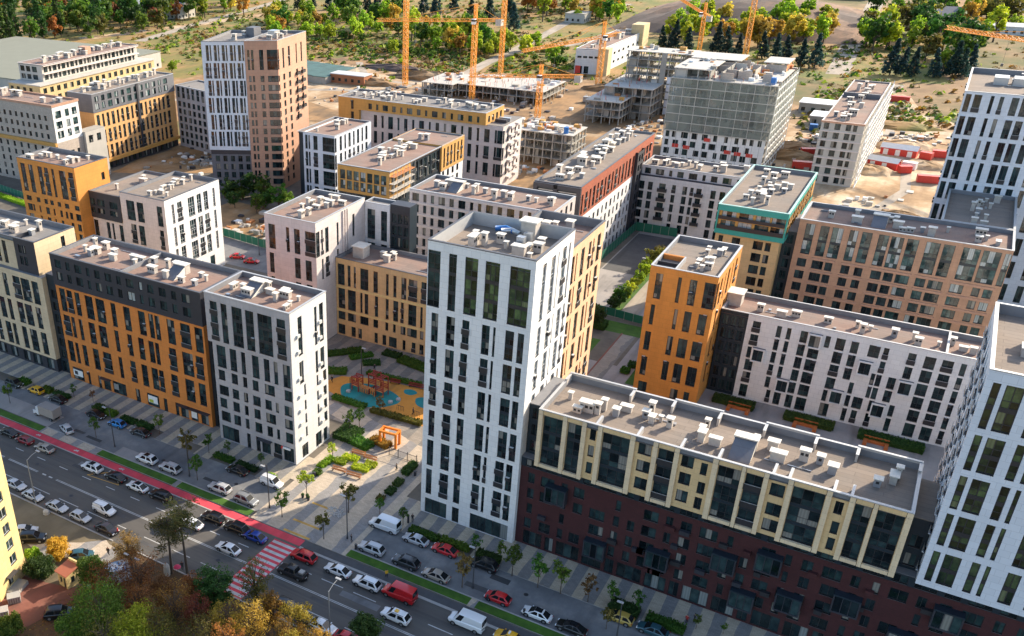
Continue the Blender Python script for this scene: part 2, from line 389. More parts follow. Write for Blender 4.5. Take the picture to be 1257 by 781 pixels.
SLABS = {}
class Building:
    """one building: an Empty with wall, roof, parapet, vent and window parts"""
    def __init__(s, name, label, cat='apartment block', loc=(0, 0, 0), group=None):
        s.root = thing(name, label, cat, loc, 0.0, group); s.loc = Vector(loc)
        s.parts = {}; s.wins = []; s.onroof = []
    def mb(s, part):
        return s.parts.setdefault(part, MB())
    def L(s, p):
        return (p[0] - s.loc.x, p[1] - s.loc.y, p[2] - s.loc.z)
    def face(s, part, P, Q, z0, z1, wins, mat, kind='std', depth=0.26, q=None):
        """vertical wall from P to Q (outside on the right hand of P->Q), openings (u0,u1,z0,z1[,kind])"""
        mb = s.mb(part); P = Vector((P[0], P[1])); Q = Vector((Q[0], Q[1]))
        ln = (Q - P).length
        if ln < 0.05: return
        U = (Q - P) / ln; N = Vector((U.y, -U.x))
        ops = []
        for w in wins:
            u0, u1, a, b = w[:4]
            u0 = max(u0, 0.03); u1 = min(u1, ln - 0.03); a = max(a, z0 + 0.02); b = min(b, z1 - 0.02)
            if u1 - u0 < 0.3 or b - a < 0.3: continue
            u1 = u0 + round(u1 - u0, 1); b = a + round(b - a, 1)
            if u1 > ln - 0.02: u1 -= 0.1
            if b > z1 - 0.02: b -= 0.1
            if any(not (u1 <= o[0] + .01 or u0 >= o[1] - .01 or b <= o[2] + .01 or a >= o[3] - .01) for o in ops): continue
            ops.append((u0, u1, a, b, w[4] if len(w) > 4 else kind))
        def pt(u, z, d=0.0):
            p = P + U * u - N * d
            return s.L((p.x, p.y, z))
        zs = sorted({z0, z1, *[o[2] for o in ops], *[o[3] for o in ops]})
        for a, b in zip(zs, zs[1:]):
            if b - a < 1e-5: continue
            mid = (a + b) / 2
            for u0, u1 in complement([(o[0], o[1]) for o in ops if o[2] < mid < o[3]], 0.0, ln):
                mb.poly([pt(u0, a), pt(u1, a), pt(u1, b), pt(u0, b)], mat)
        for u0, u1, a, b, k in ops:
            mb.poly([pt(u0, a), pt(u0, b), pt(u0, b, depth), pt(u0, a, depth)], mat)
            mb.poly([pt(u1, a, depth), pt(u1, b, depth), pt(u1, b), pt(u1, a)], mat)
            mb.poly([pt(u0, b), pt(u1, b), pt(u1, b, depth), pt(u0, b, depth)], mat)
            mb.poly([pt(u0, a, depth), pt(u1, a, depth), pt(u1, a), pt(u0, a)], mat)
            o = P + U * u0
            s.wins.append((Vector((o.x, o.y, a)), math.atan2(U.y, U.x), u1 - u0, b - a, k, N))
    def block(s, x0, y0, x1, y1, z0, z1, mat, front=(), right=(), left=(), back=(), part='wall', kind='std', skip='', depth=0.26):
        """axis-aligned block; openings given in world X (front) or world Y (sides)"""
        f = [(w[0] - x0, w[1] - x0, *w[2:]) for w in front]
        r = [(w[0] - y0, w[1] - y0, *w[2:]) for w in right]
        l = [(y1 - w[1], y1 - w[0], *w[2:]) for w in left]
        b = [(x1 - w[1], x1 - w[0], *w[2:]) for w in back]
        if 'f' not in skip: s.face(part, (x0, y0), (x1, y0), z0, z1, f, mat, kind, depth)
        if 'r' not in skip: s.face(part, (x1, y0), (x1, y1), z0, z1, r, mat, kind, depth)
        if 'b' not in skip: s.face(part, (x1, y1), (x0, y1), z0, z1, b, mat, kind, depth)
        if 'l' not in skip: s.face(part, (x0, y1), (x0, y0), z0, z1, l, mat, kind, depth)
    def quad(s, pts, z0, z1, mat, wins=((), (), (), ()), part='wall', kind='std'):
        for i in range(4):
            s.face(part, pts[i], pts[(i + 1) % 4], z0, z1, wins[i], mat, kind)
    def slab(s, part, x0, y0, x1, y1, z0, z1, mat):
        q = s.L(((x0 + x1) / 2, (y0 + y1) / 2, z0)); key = (part, round(x1 - x0, 3), round(y1 - y0, 3), round(z1 - z0, 3), mat.name)
        if key not in SLABS:
            m_ = MB(); m_.box(-(x1 - x0) / 2, -(y1 - y0) / 2, 0, (x1 - x0) / 2, (y1 - y0) / 2, z1 - z0, mat); SLABS[key] = m_.mesh(part)
        return link(part, SLABS[key], s.root, q)
    def roof(s, x0, y0, x1, y1, H, ph=0.8, mat=None, cop=None, up=None, pts=None):
        mat = mat or M_ROOF; cop = cop or M_COPING; up = up or M_UPSTAND
        pts = pts or [(x0, y0), (x1, y0), (x1, y1), (x0, y1)]
        c = Vector((sum(p[0] for p in pts) / 4, sum(p[1] for p in pts) / 4))
        def off(d):
            out = []
            for i in range(4):
                a = Vector(pts[i - 1]); b = Vector(pts[i]); e = Vector(pts[(i + 1) % 4])
                n1 = (b - a).normalized(); n1 = Vector((-n1.y, n1.x)); n2 = (e - b).normalized(); n2 = Vector((-n2.y, n2.x))
                k = (n1 + n2) / (1 + n1.dot(n2))
                out.append(b + k * d)
            return out
        o0, o1 = off(-0.06), off(0.38)
        s.mb('roof').poly([s.L((p.x, p.y, H - ph)) for p in off(0.0)], mat)
        pm = s.mb('parapet')
        for i in range(4):
            j = (i + 1) % 4
            A, B, Cc, D = o0[i], o0[j], o1[j], o1[i]
            pm.poly([s.L((A.x, A.y, H + .08)), s.L((B.x, B.y, H + .08)), s.L((Cc.x, Cc.y, H + .08)), s.L((D.x, D.y, H + .08))], cop)
            pm.poly([s.L((A.x, A.y, H - .06)), s.L((B.x, B.y, H - .06)), s.L((B.x, B.y, H + .08)), s.L((A.x, A.y, H + .08))], cop)
            pm.poly([s.L((D.x, D.y, H + .08)), s.L((Cc.x, Cc.y, H + .08)), s.L((Cc.x, Cc.y, H - ph)), s.L((D.x, D.y, H - ph))], up)
    def vents(s, x0, y0, x1, y1, z, n, seed=0, hatch=None, size=1.0):
        rnd = random.Random(seed); put = []
        n = int(n * 1.3); size *= .92
        for _ in range(max(2, n // 4)):                  # drain covers, conduits and cable runs on the membrane
            x = rnd.uniform(x0 + 1, x1 - 3); y = rnd.uniform(y0 + 1, y1 - 1.5)
            if rnd.random() < .5: s.onroof.append(s.slab('roof_conduit', x, y, min(x1 - .6, x + rnd.choice((2, 3, 5))), y + .12, z + .05, z + .16, M_METAL))
            else: s.onroof.append(s.slab('roof_curb', x, y, x + rnd.choice((.5, .8, 1.4)), y + .6, z, z + .3, rnd.choice((M_METAL, M_UPSTAND, M_VENT_D))))
        ymid = (y0 + y1) / 2; lng = (x1 - x0) > (y1 - y0)
        if hatch:
            for hx, hy in hatch:
                s.onroof.append(link('roof_hatch', HATCH, s.root, s.L((hx, hy, z)))); put.append((hx, hy, 2.6))
        t = 0
        while n > 0 and t < 900:
            t += 1
            if lng:
                x = rnd.uniform(x0 + 1.2, x1 - 1.2); y = rnd.gauss(ymid, (y1 - y0) * 0.15)
            else:
                y = rnd.uniform(y0 + 1.2, y1 - 1.2); x = rnd.gauss((x0 + x1) / 2, (x1 - x0) * 0.15)
            if not (x0 + 1.1 < x < x1 - 1.1 and y0 + 1.1 < y < y1 - 1.1): continue
            if any((x - a) ** 2 + (y - b) ** 2 < (r * 0.62) ** 2 for a, b, r in put): continue
            k = rnd.randrange(len(VENTS))
            o = link('vent_shaft', VENTS[k], s.root, s.L((x, y, z)), rnd.choice((0, 0, math.pi / 2, math.pi)))
            s.onroof.append(o); sc = rnd.uniform(0.85, 1.15) * size
            o.scale = (sc, sc, sc * rnd.uniform(0.85, 1.2))
            put.append((x, y, 2.4 * size)); n -= 1
    def finish(s):
        for part, mb in s.parts.items():
            o = mb.build(part, s.root)
            if part == 'roof':
                for c in s.onroof: c.parent = o
        cp = Vector((0, 0, 100))
        def score(w):
            p = w[0]; d = cp - p
            return w[2] * w[3] * max(0.02, d.x * w[5].x + d.y * w[5].y) / d.length ** 3
        ws = sorted(s.wins, key=score, reverse=True)
        rnd = random.Random(len(ws))
        rest = MB()
        for i, (p, a, w, h, k, N) in enumerate(ws):
            var = rnd.choice((0, 0, 0, 1, 2)) if k in ('std', 'pale') else 0
            me = window_mesh(w, h, k, var)
            if i < 100:
                nm = 'entrance_door' if k == 'door' else ('shop_window' if k == 'shop' else 'window')
                link(nm, me, s.root, s.L(p), a)
            else:
                M = Matrix.Translation(Vector(s.L(p))) @ Matrix.Rotation(a, 4, 'Z')
                b = len(rest.v)
                rest.v.extend([tuple(M @ v.co) for v in me.vertices])
                for f in me.polygons:
                    rest.f.append(tuple(b + x for x in f.vertices)); rest.m.append(rest.mi(me.materials[f.material_index]))
        if rest.f:
            o = rest.build('window', s.root); o['kind'] = 'stuff'
        return s.root

# roof furniture meshes
def vent_mesh(w, d, h, cap, slots, mat=None):
    mb = MB(); mat = mat or M_VENT
    mb.box(-w / 2, -d / 2, 0, w / 2, d / 2, h, mat)
    mb.box(-w / 2 - .18, -d / 2 - .18, h + 0.12, w / 2 + .18, d / 2 + .18, h + .12 + cap, M_CAP)
    mb.box(-w / 2 + .12, -d / 2 + .12, h, w / 2 - .12, d / 2 - .12, h + .12, M_BLACK)
    for k in range(slots):
        x = -w / 2 + w * (k + .5) / slots
        mb.box(x - .22, -d / 2 - .015, h - .62, x + .22, -d / 2 + .05, h - .22, M_BLACK)
    return mb.mesh('vent_shaft')
VENTS = [vent_mesh(1.3, 0.9, 1.5, .14, 2), vent_mesh(0.8, 0.8, 1.7, .14, 1), vent_mesh(2.0, 1.0, 1.3, .14, 3), vent_mesh(1.0, 1.0, 1.2, .12, 1, M_VENT_D), vent_mesh(0.6, 0.6, 1.1, .1, 0), vent_mesh(1.6, .8, 1.0, .12, 2)]
mb = MB()                                     # stair hatch: white box with a long grey slope
mb.box(-1.5, 0.6, 0, 1.5, 2.0, 1.9, M_VENT); mb.box(-1.65, 0.45, 1.9, 1.65, 2.15, 2.05, M_CAP)
for sx in (-1, 1):
    mb.poly([(sx * 1.45, -3.0, 0.05), (sx * 1.45, 0.6, 0.05), (sx * 1.45, 0.6, 1.75)][::sx], M_CAP)
mb.poly([(-1.45, -3.0, 0.05), (1.45, -3.0, 0.05), (1.45, 0.6, 1.75), (-1.45, 0.6, 1.75)], M_SLATE)
HATCH = mb.mesh('roof_hatch')

def rep(cols, rows, kind=None):
    """every column interval at every row interval"""
    return [(a, b, c, d) if kind is None else (a, b, c, d, kind) for c, d in rows for a, b in cols]
def cols(a, b, widths, gap, seed=None):
    """window columns from a to b, cycling through widths with the given pier"""
    out = []; x = a; i = 0
    while x + widths[i % len(widths)] <= b:
        w = widths[i % len(widths)]; out.append((x, x + w)); x += w + gap; i += 1
    return out
def floors(z0, n, h=1.9, pitch=FL):
    return [(z0 + i * pitch, z0 + i * pitch + h) for i in range(n)]

# ------------------------------------------------------------------ ground, road, pavements
def ground_material():
    m = bpy.data.materials.new('open_ground'); nt, b = nodes_of(m)
    p = pos(nt); xyz = sep(nt, p)
    n_big = noise(nt, 0.010, 6, p, 0.62); n_mid = noise(nt, 0.05, 6, p, 0.65); n_fine = noise(nt, 0.7, 5, p, 0.7)
    sand = ramp(nt, n_mid, [(0.25, (0.15, 0.085, 0.04)), (0.45, (0.27, 0.155, 0.07)), (0.6, (0.37, 0.23, 0.115)), (0.8, (0.45, 0.32, 0.19))])
    grass = ramp(nt, n_mid, [(0.25, (0.035, 0.055, 0.010)), (0.45, (0.095, 0.11, 0.022)), (0.58, (0.17, 0.13, 0.035)), (0.7, (0.28, 0.155, 0.055)), (0.85, (0.33, 0.22, 0.11))])
    c = mix_rgb(nt, ramp(nt, n_big, [(0.44, (0, 0, 0)), (0.56, (1, 1, 1))]), sand, grass)
    c = mix_rgb(nt, math_n(nt, 'MULTIPLY', n_fine, 0.55), c, (0.09, 0.07, 0.04))
    nt.links.new(c, b.inputs['Base Color']); b.inputs['Roughness'].default_value = 1.0
    return m
def patch_mat(name, stops, scale=0.08, fine=0.4, dark=(0.05, 0.045, 0.035), rough=0.95, vec_scale=None):
    if name in MATS: return MATS[name]
    m = bpy.data.materials.new(name); nt, b = nodes_of(m)
    p = pos(nt)
    if vec_scale: p = scaled(nt, p, vec_scale)
    c = ramp(nt, noise(nt, scale, 6, p, 0.65), stops)
    c = mix_rgb(nt, math_n(nt, 'MULTIPLY', noise(nt, 0.9, 5, p, 0.7), fine), c, dark)
    st = ramp(nt, noise(nt, 1.0, 3, scaled(nt, p, (.035, .55, 1.0) if rough < .9 else (.30, .05, 1.0)), .6), [(.50, (0, 0, 0)), (.66, (1, 1, 1))])
    c = mix_rgb(nt, math_n(nt, 'MULTIPLY', st, .35), c, dark)         # tyre wear and ruts
    nt.links.new(c, b.inputs['Base Color']); b.inputs['Roughness'].default_value = rough
    MATS[name] = m; return m
def stripe_mat(name, a, b_, period, duty=0.5, warp=0.25, axis=0, tile=0.6):
    """paving laid in broad alternating bands of two stones, with tile joints"""
    m = bpy.data.materials.new(name); nt, b = nodes_of(m)
    p = pos(nt); xyz = sep(nt, p)
    ph = math_n(nt, 'FRACT', math_n(nt, 'DIVIDE', xyz[axis], period))
    wob = math_n(nt, 'MULTIPLY', math_n(nt, 'SUBTRACT', noise(nt, 0.16, 2, p), 0.5), warp)
    f = math_n(nt, 'GREATER_THAN', math_n(nt, 'ADD', ph, wob), 1 - duty)
    n1 = noise(nt, 0.5, 5, p)
    ca = mix_rgb(nt, n1, tuple(x * 0.7 for x in a), tuple(x * 1.2 for x in a)); cb = mix_rgb(nt, n1, tuple(x * 0.7 for x in b_), tuple(x * 1.2 for x in b_))
    c = mix_rgb(nt, f, ca, cb)
    br = nt.nodes.new('ShaderNodeTexBrick'); nt.links.new(p, br.inputs['Vector'])
    br.inputs['Scale'].default_value = 1.0; br.inputs['Brick Width'].default_value = tile; br.inputs['Row Height'].default_value = tile / 2
    br.inputs['Mortar Size'].default_value = 0.015
    br.inputs['Color1'].default_value = (1, 1, 1, 1); br.inputs['Color2'].default_value = (.82, .82, .82, 1); br.inputs['Mortar'].default_value = (.6, .6, .6, 1)
    c = mix_rgb(nt, 1.0, c, br.outputs['Color'], 'MULTIPLY')
    nt.links.new(c, b.inputs['Base Color']); b.inputs['Roughness'].default_value = 0.85
    MATS[name] = m; return m
M_ASPH = patch_mat('asphalt', [(0.3, (0.090, 0.082, 0.074)), (0.55, (0.118, 0.108, 0.096)), (0.8, (0.155, 0.14, 0.12))], 0.25, 0.35, (0.035, 0.035, 0.04), 0.8, (0.25, 1.6, 1))
M_LANE = patch_mat('cobble_grey', [(0.3, (0.14, 0.14, 0.145)), (0.55, (0.22, 0.22, 0.22)), (0.75, (0.36, 0.345, 0.32))], 0.16, 0.4, (0.06, 0.06, 0.065))
M_REDL = patch_mat('red_lane_paint', [(0.3, (0.60, 0.050, 0.075)), (0.6, (0.74, 0.075, 0.105)), (0.8, (0.66, 0.11, 0.13))], 0.3, 0.2, (0.2, 0.04, 0.04))
M_CPATH = patch_mat('grey_cycle_asphalt', [(0.3, (0.07, 0.07, 0.075)), (0.7, (0.11, 0.11, 0.115))], 0.3, 0.3)
M_FRAME_P = patch_mat('fresh_asphalt', [(.3, (.05, .05, .052)), (.7, (.07, .07, .072))], .4, .2)
M_MARK = patch_mat('road_paint', [(0.3, (0.45, 0.45, 0.44)), (0.7, (0.66, 0.66, 0.64))], 0.8, 0.25, (0.2, 0.2, 0.2))
M_YMARK = patch_mat('tactile_yellow', [(0.3, (0.60, 0.34, 0.06)), (0.7, (0.75, 0.45, 0.12))], 0.5, 0.2)
M_KERB = plain('kerb_stone', (0.36, 0.34, 0.32), 0.9, var=0.2)
M_LAWN = patch_mat('lawn_turf', [(0.3, (0.030, 0.085, 0.006)), (0.55, (0.060, 0.150, 0.010)), (0.8, (0.105, 0.21, 0.018))], 0.5, 0.4, (0.02, 0.04, 0.008))
M_PAVE = stripe_mat('pavement_bands', (0.54, 0.45, 0.33), (0.27, 0.255, 0.24), 3.55, 0.5, 0.25)
M_PLAZA = stripe_mat('plaza_bands', (0.56, 0.46, 0.35), (0.30, 0.285, 0.275), 5.2, 0.42, 0.45)
M_COURT = stripe_mat('court_bands', (0.33, 0.285, 0.235), (0.215, 0.20, 0.18), 4.2, 0.45, 0.9)
M_COURT2 = patch_mat('court_grey', [(0.3, (0.27, 0.255, 0.25)), (0.6, (0.36, 0.33, 0.31)), (0.8, (0.43, 0.38, 0.345))], 0.12, 0.25)
M_DIRT = patch_mat('grey_dirt', [(0.3, (0.10, 0.085, 0.07)), (0.55, (0.17, 0.145, 0.115)), (0.8, (0.26, 0.225, 0.185))], 0.12, 0.4)
M_PARK = patch_mat('worn_forecourt', [(0.3, (0.15, 0.118, 0.070)), (0.6, (0.205, 0.162, 0.098)), (0.8, (0.26, 0.205, 0.135))], 0.15, 0.3)
M_CLAYP = patch_mat('brick_red_paving', [(0.3, (0.20, 0.07, 0.05)), (0.7, (0.28, 0.105, 0.075))], 0.4, 0.3)
M_SAND = patch_mat('pale_sand', [(0.25, (0.17, 0.095, 0.04)), (0.45, (0.40, 0.25, 0.125)), (0.6, (0.60, 0.47, 0.32)), (0.8, (0.68, 0.59, 0.47))], 0.055, 0.3, (0.16, 0.095, 0.045))
M_MUD = patch_mat('building_site_mud', [(0.25, (0.10, 0.065, 0.035)), (0.42, (0.24, 0.14, 0.06)), (0.55, (0.42, 0.235, 0.095)), (0.66, (0.46, 0.33, 0.20)), (0.8, (0.16, 0.15, 0.06))], 0.045, 0.45)
M_MEAD = patch_mat('autumn_meadow', [(0.25, (0.065, 0.105, 0.010)), (0.40, (0.15, 0.16, 0.026)), (0.50, (0.26, 0.19, 0.045)), (0.60, (0.38, 0.21, 0.075)), (0.75, (0.44, 0.31, 0.16))], 0.03, 0.4, (0.05, 0.06, 0.02))
M_RUST_G = patch_mat('leaf_litter', [(0.25, (0.05, 0.035, 0.02)), (0.45, (0.10, 0.055, 0.025)), (0.65, (0.17, 0.085, 0.03)), (0.85, (0.09, 0.085, 0.03))], 0.3, 0.5, (0.03, 0.025, 0.015))
M_TRACK = patch_mat('gravel_track', [(0.3, (0.34, 0.28, 0.215)), (0.7, (0.48, 0.41, 0.335))], 0.1, 0.3)
M_HILL = patch_mat('dark_spoil', [(0.3, (0.075, 0.055, 0.05)), (0.5, (0.13, 0.09, 0.075)), (0.65, (0.30, 0.17, 0.10)), (0.8, (0.34, 0.25, 0.17))], 0.018, 0.4)
M_PLAYO = patch_mat('orange_rubber', [(0.3, (0.58, 0.24, 0.035)), (0.7, (0.68, 0.30, 0.05))], 0.4, 0.15)
M_PLAYT = patch_mat('turquoise_rubber', [(0.3, (0.012, 0.22, 0.23)), (0.7, (0.018, 0.27, 0.28))], 0.4, 0.15)

g = MB(); g.poly([(-3500, -400, 0), (2500, -400, 0), (2500, 5000, 0), (-3500, 5000, 0)], ground_material()); struct('ground', g)
def sheet(name, x0, y0, x1, y1, z, mat):
    m = MB(); m.poly([(x0, y0, z), (x1, y0, z), (x1, y1, z), (x0, y1, z)], mat); return struct(name, m)
def blob(name, pts, z, mat, jit=0.0, sub=4, seed=1):
    """ground patch with an irregular edge"""
    rnd = random.Random(seed); out = []
    for i, p in enumerate(pts):
        q = pts[(i + 1) % len(pts)]
        for k in range(sub):
            t = k / sub
            out.append((p[0] + (q[0] - p[0]) * t + rnd.uniform(-jit, jit), p[1] + (q[1] - p[1]) * t + rnd.uniform(-jit, jit), z))
    m = MB(); m.poly(out, mat); return struct(name, m)
def raised(name, x0, y0, x1, y1, z, mat, kerb=True):
    m = MB()
    m.box(x0, y0, -0.05, x1, y1, z, M_KERB, top=mat)
    return struct(name, m)

sheet('street_block_ground', -330, 40, 160, 285, 0.010, M_DIRT)
sheet('road', -330, 83.9, 160, 99.2, 0.022, M_ASPH)
sheet('forecourt', -330, 60, -99, 83.7, 0.018, M_PARK)
sheet('leaf_strewn_ground', -98.8, 40, 60, 83.7, 0.018, M_RUST_G)
m = MB()
m.box(-330, 83.70, 0, -102.5, 83.95, 0.12, M_KERB); m.box(-97, 83.70, 0, 60, 83.95, 0.12, M_KERB)
struct('near_kerb', m)
sheet('cycle_lane', -330, 99.45, -74.7, 101.15, 0.030, M_REDL)
sheet('grey_cycle_path', -74.7, 99.45, 160, 101.15, 0.030, M_CPATH)
m = MB(); m.box(-330, 99.2, 0, -87, 99.45, 0.05, M_KERB); m.box(-74.5, 98.95, 0, 160, 99.45, 0.12, M_KERB)
struct('road_kerb', m)
m = MB()
def mark(x0, x1, y, w=0.16): m.poly([(x0, y - w / 2, 0.030), (x1, y - w / 2, 0.030), (x1, y + w / 2, 0.030), (x0, y + w / 2, 0.030)], M_MARK)
for a, b in ((-330, -139.5), (-138.2, -129.9), (-124.8, -79.6), (-74.8, 160)):
    for d in (-.13, .13): mark(a, b, 91.3 + d, .13)
for a, b in ((-128.6, -127.6), (-126.8, -125.9)): mark(a, b, 91.3, .3)
x = -140.2
while x < -80: mark(x, x + 2.3 if x < -115 else x + 2.2, 94.7); x += 6.25
x = -73.0
while x < 100: mark(x, x + 4.1, 94.65); x += 6.0 if x < -60 else 7.2
x = -142.0
while x < -80: mark(x, x + (5 if x < -105 else 4), 87.45); x += 6.3 if x > -110 else 7.4
x = -72.0
while x < 100: mark(x, x + 4.0, 87.45); x += 7.0
for a, b in ((-122.3, 95.6), ): pass
m.bar((-121.0, 95.5, .031), (-117.6, 98.6, .031), .1, M_YMARK); m.bar((-117.6, 98.6, .031), (-113.4, 96.2, .031), .1, M_YMARK); m.bar((-121.0, 95.5, .031), (-113.4, 96.2, .031), .08, M_YMARK)
for px_ in (-140.5, -129.5, -117.2): m.bar((px_, 100.1, .036), (px_ + 1.0, 100.5, .036), .18, M_MARK); m.bar((px_ + .2, 100.5, .036), (px_ + 1.0, 100.1, .036), .12, M_MARK)
struct('road_markings', m)
m = MB()
m.poly([(-79.4, 84.0, .028), (-74.9, 84.0, .028), (-74.9, 98.9, .028), (-79.4, 98.9, .028)], M_REDL)
y = 84.3
while y < 98.6:
    m.poly([(-79.3, y, .034), (-75.0, y, .034), (-75.0, y + .62, .034), (-79.3, y + .62, .034)], M_MARK); y += 1.24
struct('zebra_crossing', m)
rnd = random.Random(40)
for x, y in ((-132, 93), (-118.5, 89.2), (-108, 96.4), (-97.3, 92.6), (-84, 89.4), (-69, 93), (-60, 97), (-51, 89), (-41, 93.2), (-64, 107.2), (-52, 106), (-38, 108.4), (-112, 106.8), (-95, 108)):
    mh = MB(); mh.poly([(.38 * math.cos(.3927 * k), .38 * math.sin(.3927 * k), 0) for k in range(16)], M_FRAME); o = mh.build('manhole_cover'); o.location = (x, y, .036); tag(o, 'round dark manhole cover set flush in the asphalt', 'manhole cover', 'manhole covers in the road')
mh = MB()
for k in range(26):
    x = rnd.uniform(-160, -20); y = rnd.choice((86, 89.5, 93, 96.5, 105.5, 108.5)) + rnd.uniform(-.6, .6); l = rnd.uniform(1.5, 7); w_ = rnd.uniform(.5, 1.4)
    mh.poly([(x, y, .0335), (x + l, y + rnd.uniform(-.1, .1), .0335), (x + l + rnd.uniform(-.2, .2), y + w_, .0335), (x, y + w_ + rnd.uniform(-.1, .1), .0335)], rnd.choice((M_CPATH, M_FRAME_P, M_LANE)))
struct('asphalt_patches', mh)
for a, b in ((-124.7, -105.0), (-103.9, -87.0), (-66.8, -44.7), (-43.5, -6.0), (-4.5, 60), (-170, -141)):
    raised('lawn_strip', a, 101.4, b, 103.15, 0.14, M_LAWN)
for a, b in ((-330, -170), (-141, -124.7), (-105.0, -103.9), (-44.7, -43.5)):
    raised('verge_paving', a, 101.25, b, 103.3, 0.11, M_PLAZA)
m = MB(); m.box(-141, 103.2, 0, -87, 103.45, 0.13, M_KERB); m.box(-66.8, 103.2, 0, 60, 103.45, 0.13, M_KERB); struct('lawn_kerb', m)
sheet('service_lane', -330, 103.45, -86.5, 111.9, 0.024, M_LANE)
sheet('service_lane', -66.5, 103.45, 160, 111.9, 0.024, M_LANE)
raised('pavement', -330, 114.6, -87.5, 122.5, 0.10, M_PAVE)
raised('pavement', -66.3, 114.6, 160, 121.0, 0.10, M_PAVE)
for a, b in ((-163, -158), (-151.5, -149.5), (-146.5, -138.5), (-131.8, -129.5), (-126.5, -124.5), (-118.8, -112), (-108.6, -104.8), (-100, -99), (-93.6, -87.5),
             (-66.3, -61.3), (-55.6, -55.2), (-49.5, -47.9), (-45.6, -26), (-21.8, -20.6), (-15.2, 60)):
    raised('tree_bay_pavement', a, 111.6, b, 114.6, 0.098, M_PAVE)
raised('plaza', -86.5, 101.3, -66.5, 114.6, 0.09, M_PLAZA)
raised('plaza', -87.5, 114.6, -66.3, 137, 0.095, M_PLAZA)
raised('service_bay_island', -122, 103.5, -114, 106.2, 0.10, M_COURT2)
raised('service_bay_island', -164, 103.5, -141, 108.0, 0.10, M_COURT2)
m = MB()
for (a, b, y) in ((-79.8, -74.3, 104.9), (-79.6, -74.2, 101.75), (-79.7, -76.0, 110.6)):
    m.poly([(a, y - .25, .105), (b, y - .25, .105), (b, y + .25, .105), (a, y + .25, .105)], M_YMARK)
struct('tactile_paving', m)
# courtyards
sheet('courtyard', -165, 136.5, -57, 171, 0.020, M_COURT)
sheet('courtyard', -66, 131, 40, 189, 0.020, M_COURT2)
sheet('courtyard_path', -54.6, 132, -51.4, 210, 0.026, M_COURT)
sheet('pink_path_border', -55.0, 132, -54.6, 206, 0.034, M_CLAYP); sheet('courtyard_lawn', -66, 205.5, -45, 211.5, 0.03, M_LAWN); sheet('courtyard_lawn', -46.5, 182, -44.6, 205, 0.03, M_LAWN); sheet('courtyard_lawn', -60, 156, -58, 200, 0.03, M_LAWN)
sheet('courtyard', -50.5, 180, -44, 212, 0.026, M_COURT2)
sheet('courtyard', -73, 214, -42, 281, 0.022, M_COURT2)
sheet('courtyard_path', -59.0, 214, -55.0, 279, 0.028, M_TRACK)
sheet('sports_court', -72.6, 243, -62.0, 276, 0.030, M_CPATH)
sheet('planting_bed', -61.6, 216, -59.2, 256, 0.034, M_LAWN)
sheet('parking_yard', -182, 193, -140, 210, 0.026, M_LANE)
blob('sandy_yard', [(-200, 212), (-150, 212), (-150, 236), (-200, 240)], 0.030, M_MUD, 2.0)
blob('playground', [(-104, 147), (-101, 153), (-96.5, 155.2), (-86, 157), (-72, 158), (-72, 143.5), (-86, 144.4), (-97, 145.2)], 0.034, M_PLAYO, .2, 3)
def disc(name, cx, cy, rx, ry, z, mat, n=40, rot=0):
    mm = MB(); mm.poly([(cx + rx * math.cos(2 * math.pi * k / n) * (1 + .08 * math.sin(6 * math.pi * k / n)), cy + ry * math.sin(2 * math.pi * k / n), z) for k in range(n)], mat); return struct(name, mm)
disc('playground_turquoise_patch', -91.3, 148.8, 7.0, 4.6, 0.042, M_PLAYT)
disc('playground_turquoise_patch', -84.3, 154.6, 1.5, 1.2, 0.042, M_PLAYT)
disc('playground_turquoise_patch', -78.6, 152.4, 3.2, 2.3, 0.042, M_PLAYT)
blob('plaza_edge_gravel', [(-100, 139), (-97, 143), (-88, 141.5), (-76, 138.2), (-72, 136.8), (-87, 136.5)], 0.036, M_PLAZA, .2)
# building sites and far land
blob('meadow', [(-700, 395), (-440, 330), (-300, 440), (-120, 520), (-20, 560), (-20, 800), (-300, 900), (-760, 760)], 0.030, M_MEAD, 14, 5, 3)
blob('site_sand', [(-345, 330), (-262, 318), (-215, 350), (-212, 392), (-228, 440), (-235, 500), (-290, 520), (-340, 470), (-365, 400)], 0.040, M_MUD, 8, 5, 9)
blob('site_ground', [(-270, 285), (-150, 285), (-60, 285), (-45, 330), (-45, 470), (-100, 500), (-230, 470), (-275, 400)], 0.045, M_MUD, 5, 5, 4)
blob('site_sand', [(-42, 300), (-2, 262), (25, 300), (10, 380), (-2, 470), (-30, 545), (-62, 470), (-60, 372)], 0.060, M_SAND, 4, 5, 5)
blob('site_ground', [(-265, 243), (-227, 262), (-231, 290), (-262, 300), (-268, 270)], 0.050, M_MUD, 1.5, 4, 6)
blob('site_sand', [(-300, 395), (-215, 362), (-190, 400), (-240, 470), (-330, 470)], 0.055, M_SAND, 8, 5, 7)
def track(name, pts, w, z, mat):
    mm = MB(); L_ = []; R_ = []
    for i, p in enumerate(pts):
        a = Vector(pts[max(0, i - 1)]); b = Vector(pts[min(len(pts) - 1, i + 1)]); d = (b - a).normalized(); n = Vector((-d.y, d.x))
        q = Vector(p); L_.append(q + n * w / 2); R_.append(q - n * w / 2)
    for i in range(len(pts) - 1):
        mm.poly([(L_[i].x, L_[i].y, z), (R_[i].x, R_[i].y, z), (R_[i + 1].x, R_[i + 1].y, z), (L_[i + 1].x, L_[i + 1].y, z)][::-1], mat)
    return struct(name, mm)
track('dirt_track', [(-475, 480), (-492, 560), (-508, 660), (-530, 760)], 9, 0.07, M_TRACK)
track('dirt_track', [(-520, 470), (-495, 540), (-470, 640)], 14, 0.066, M_SAND)
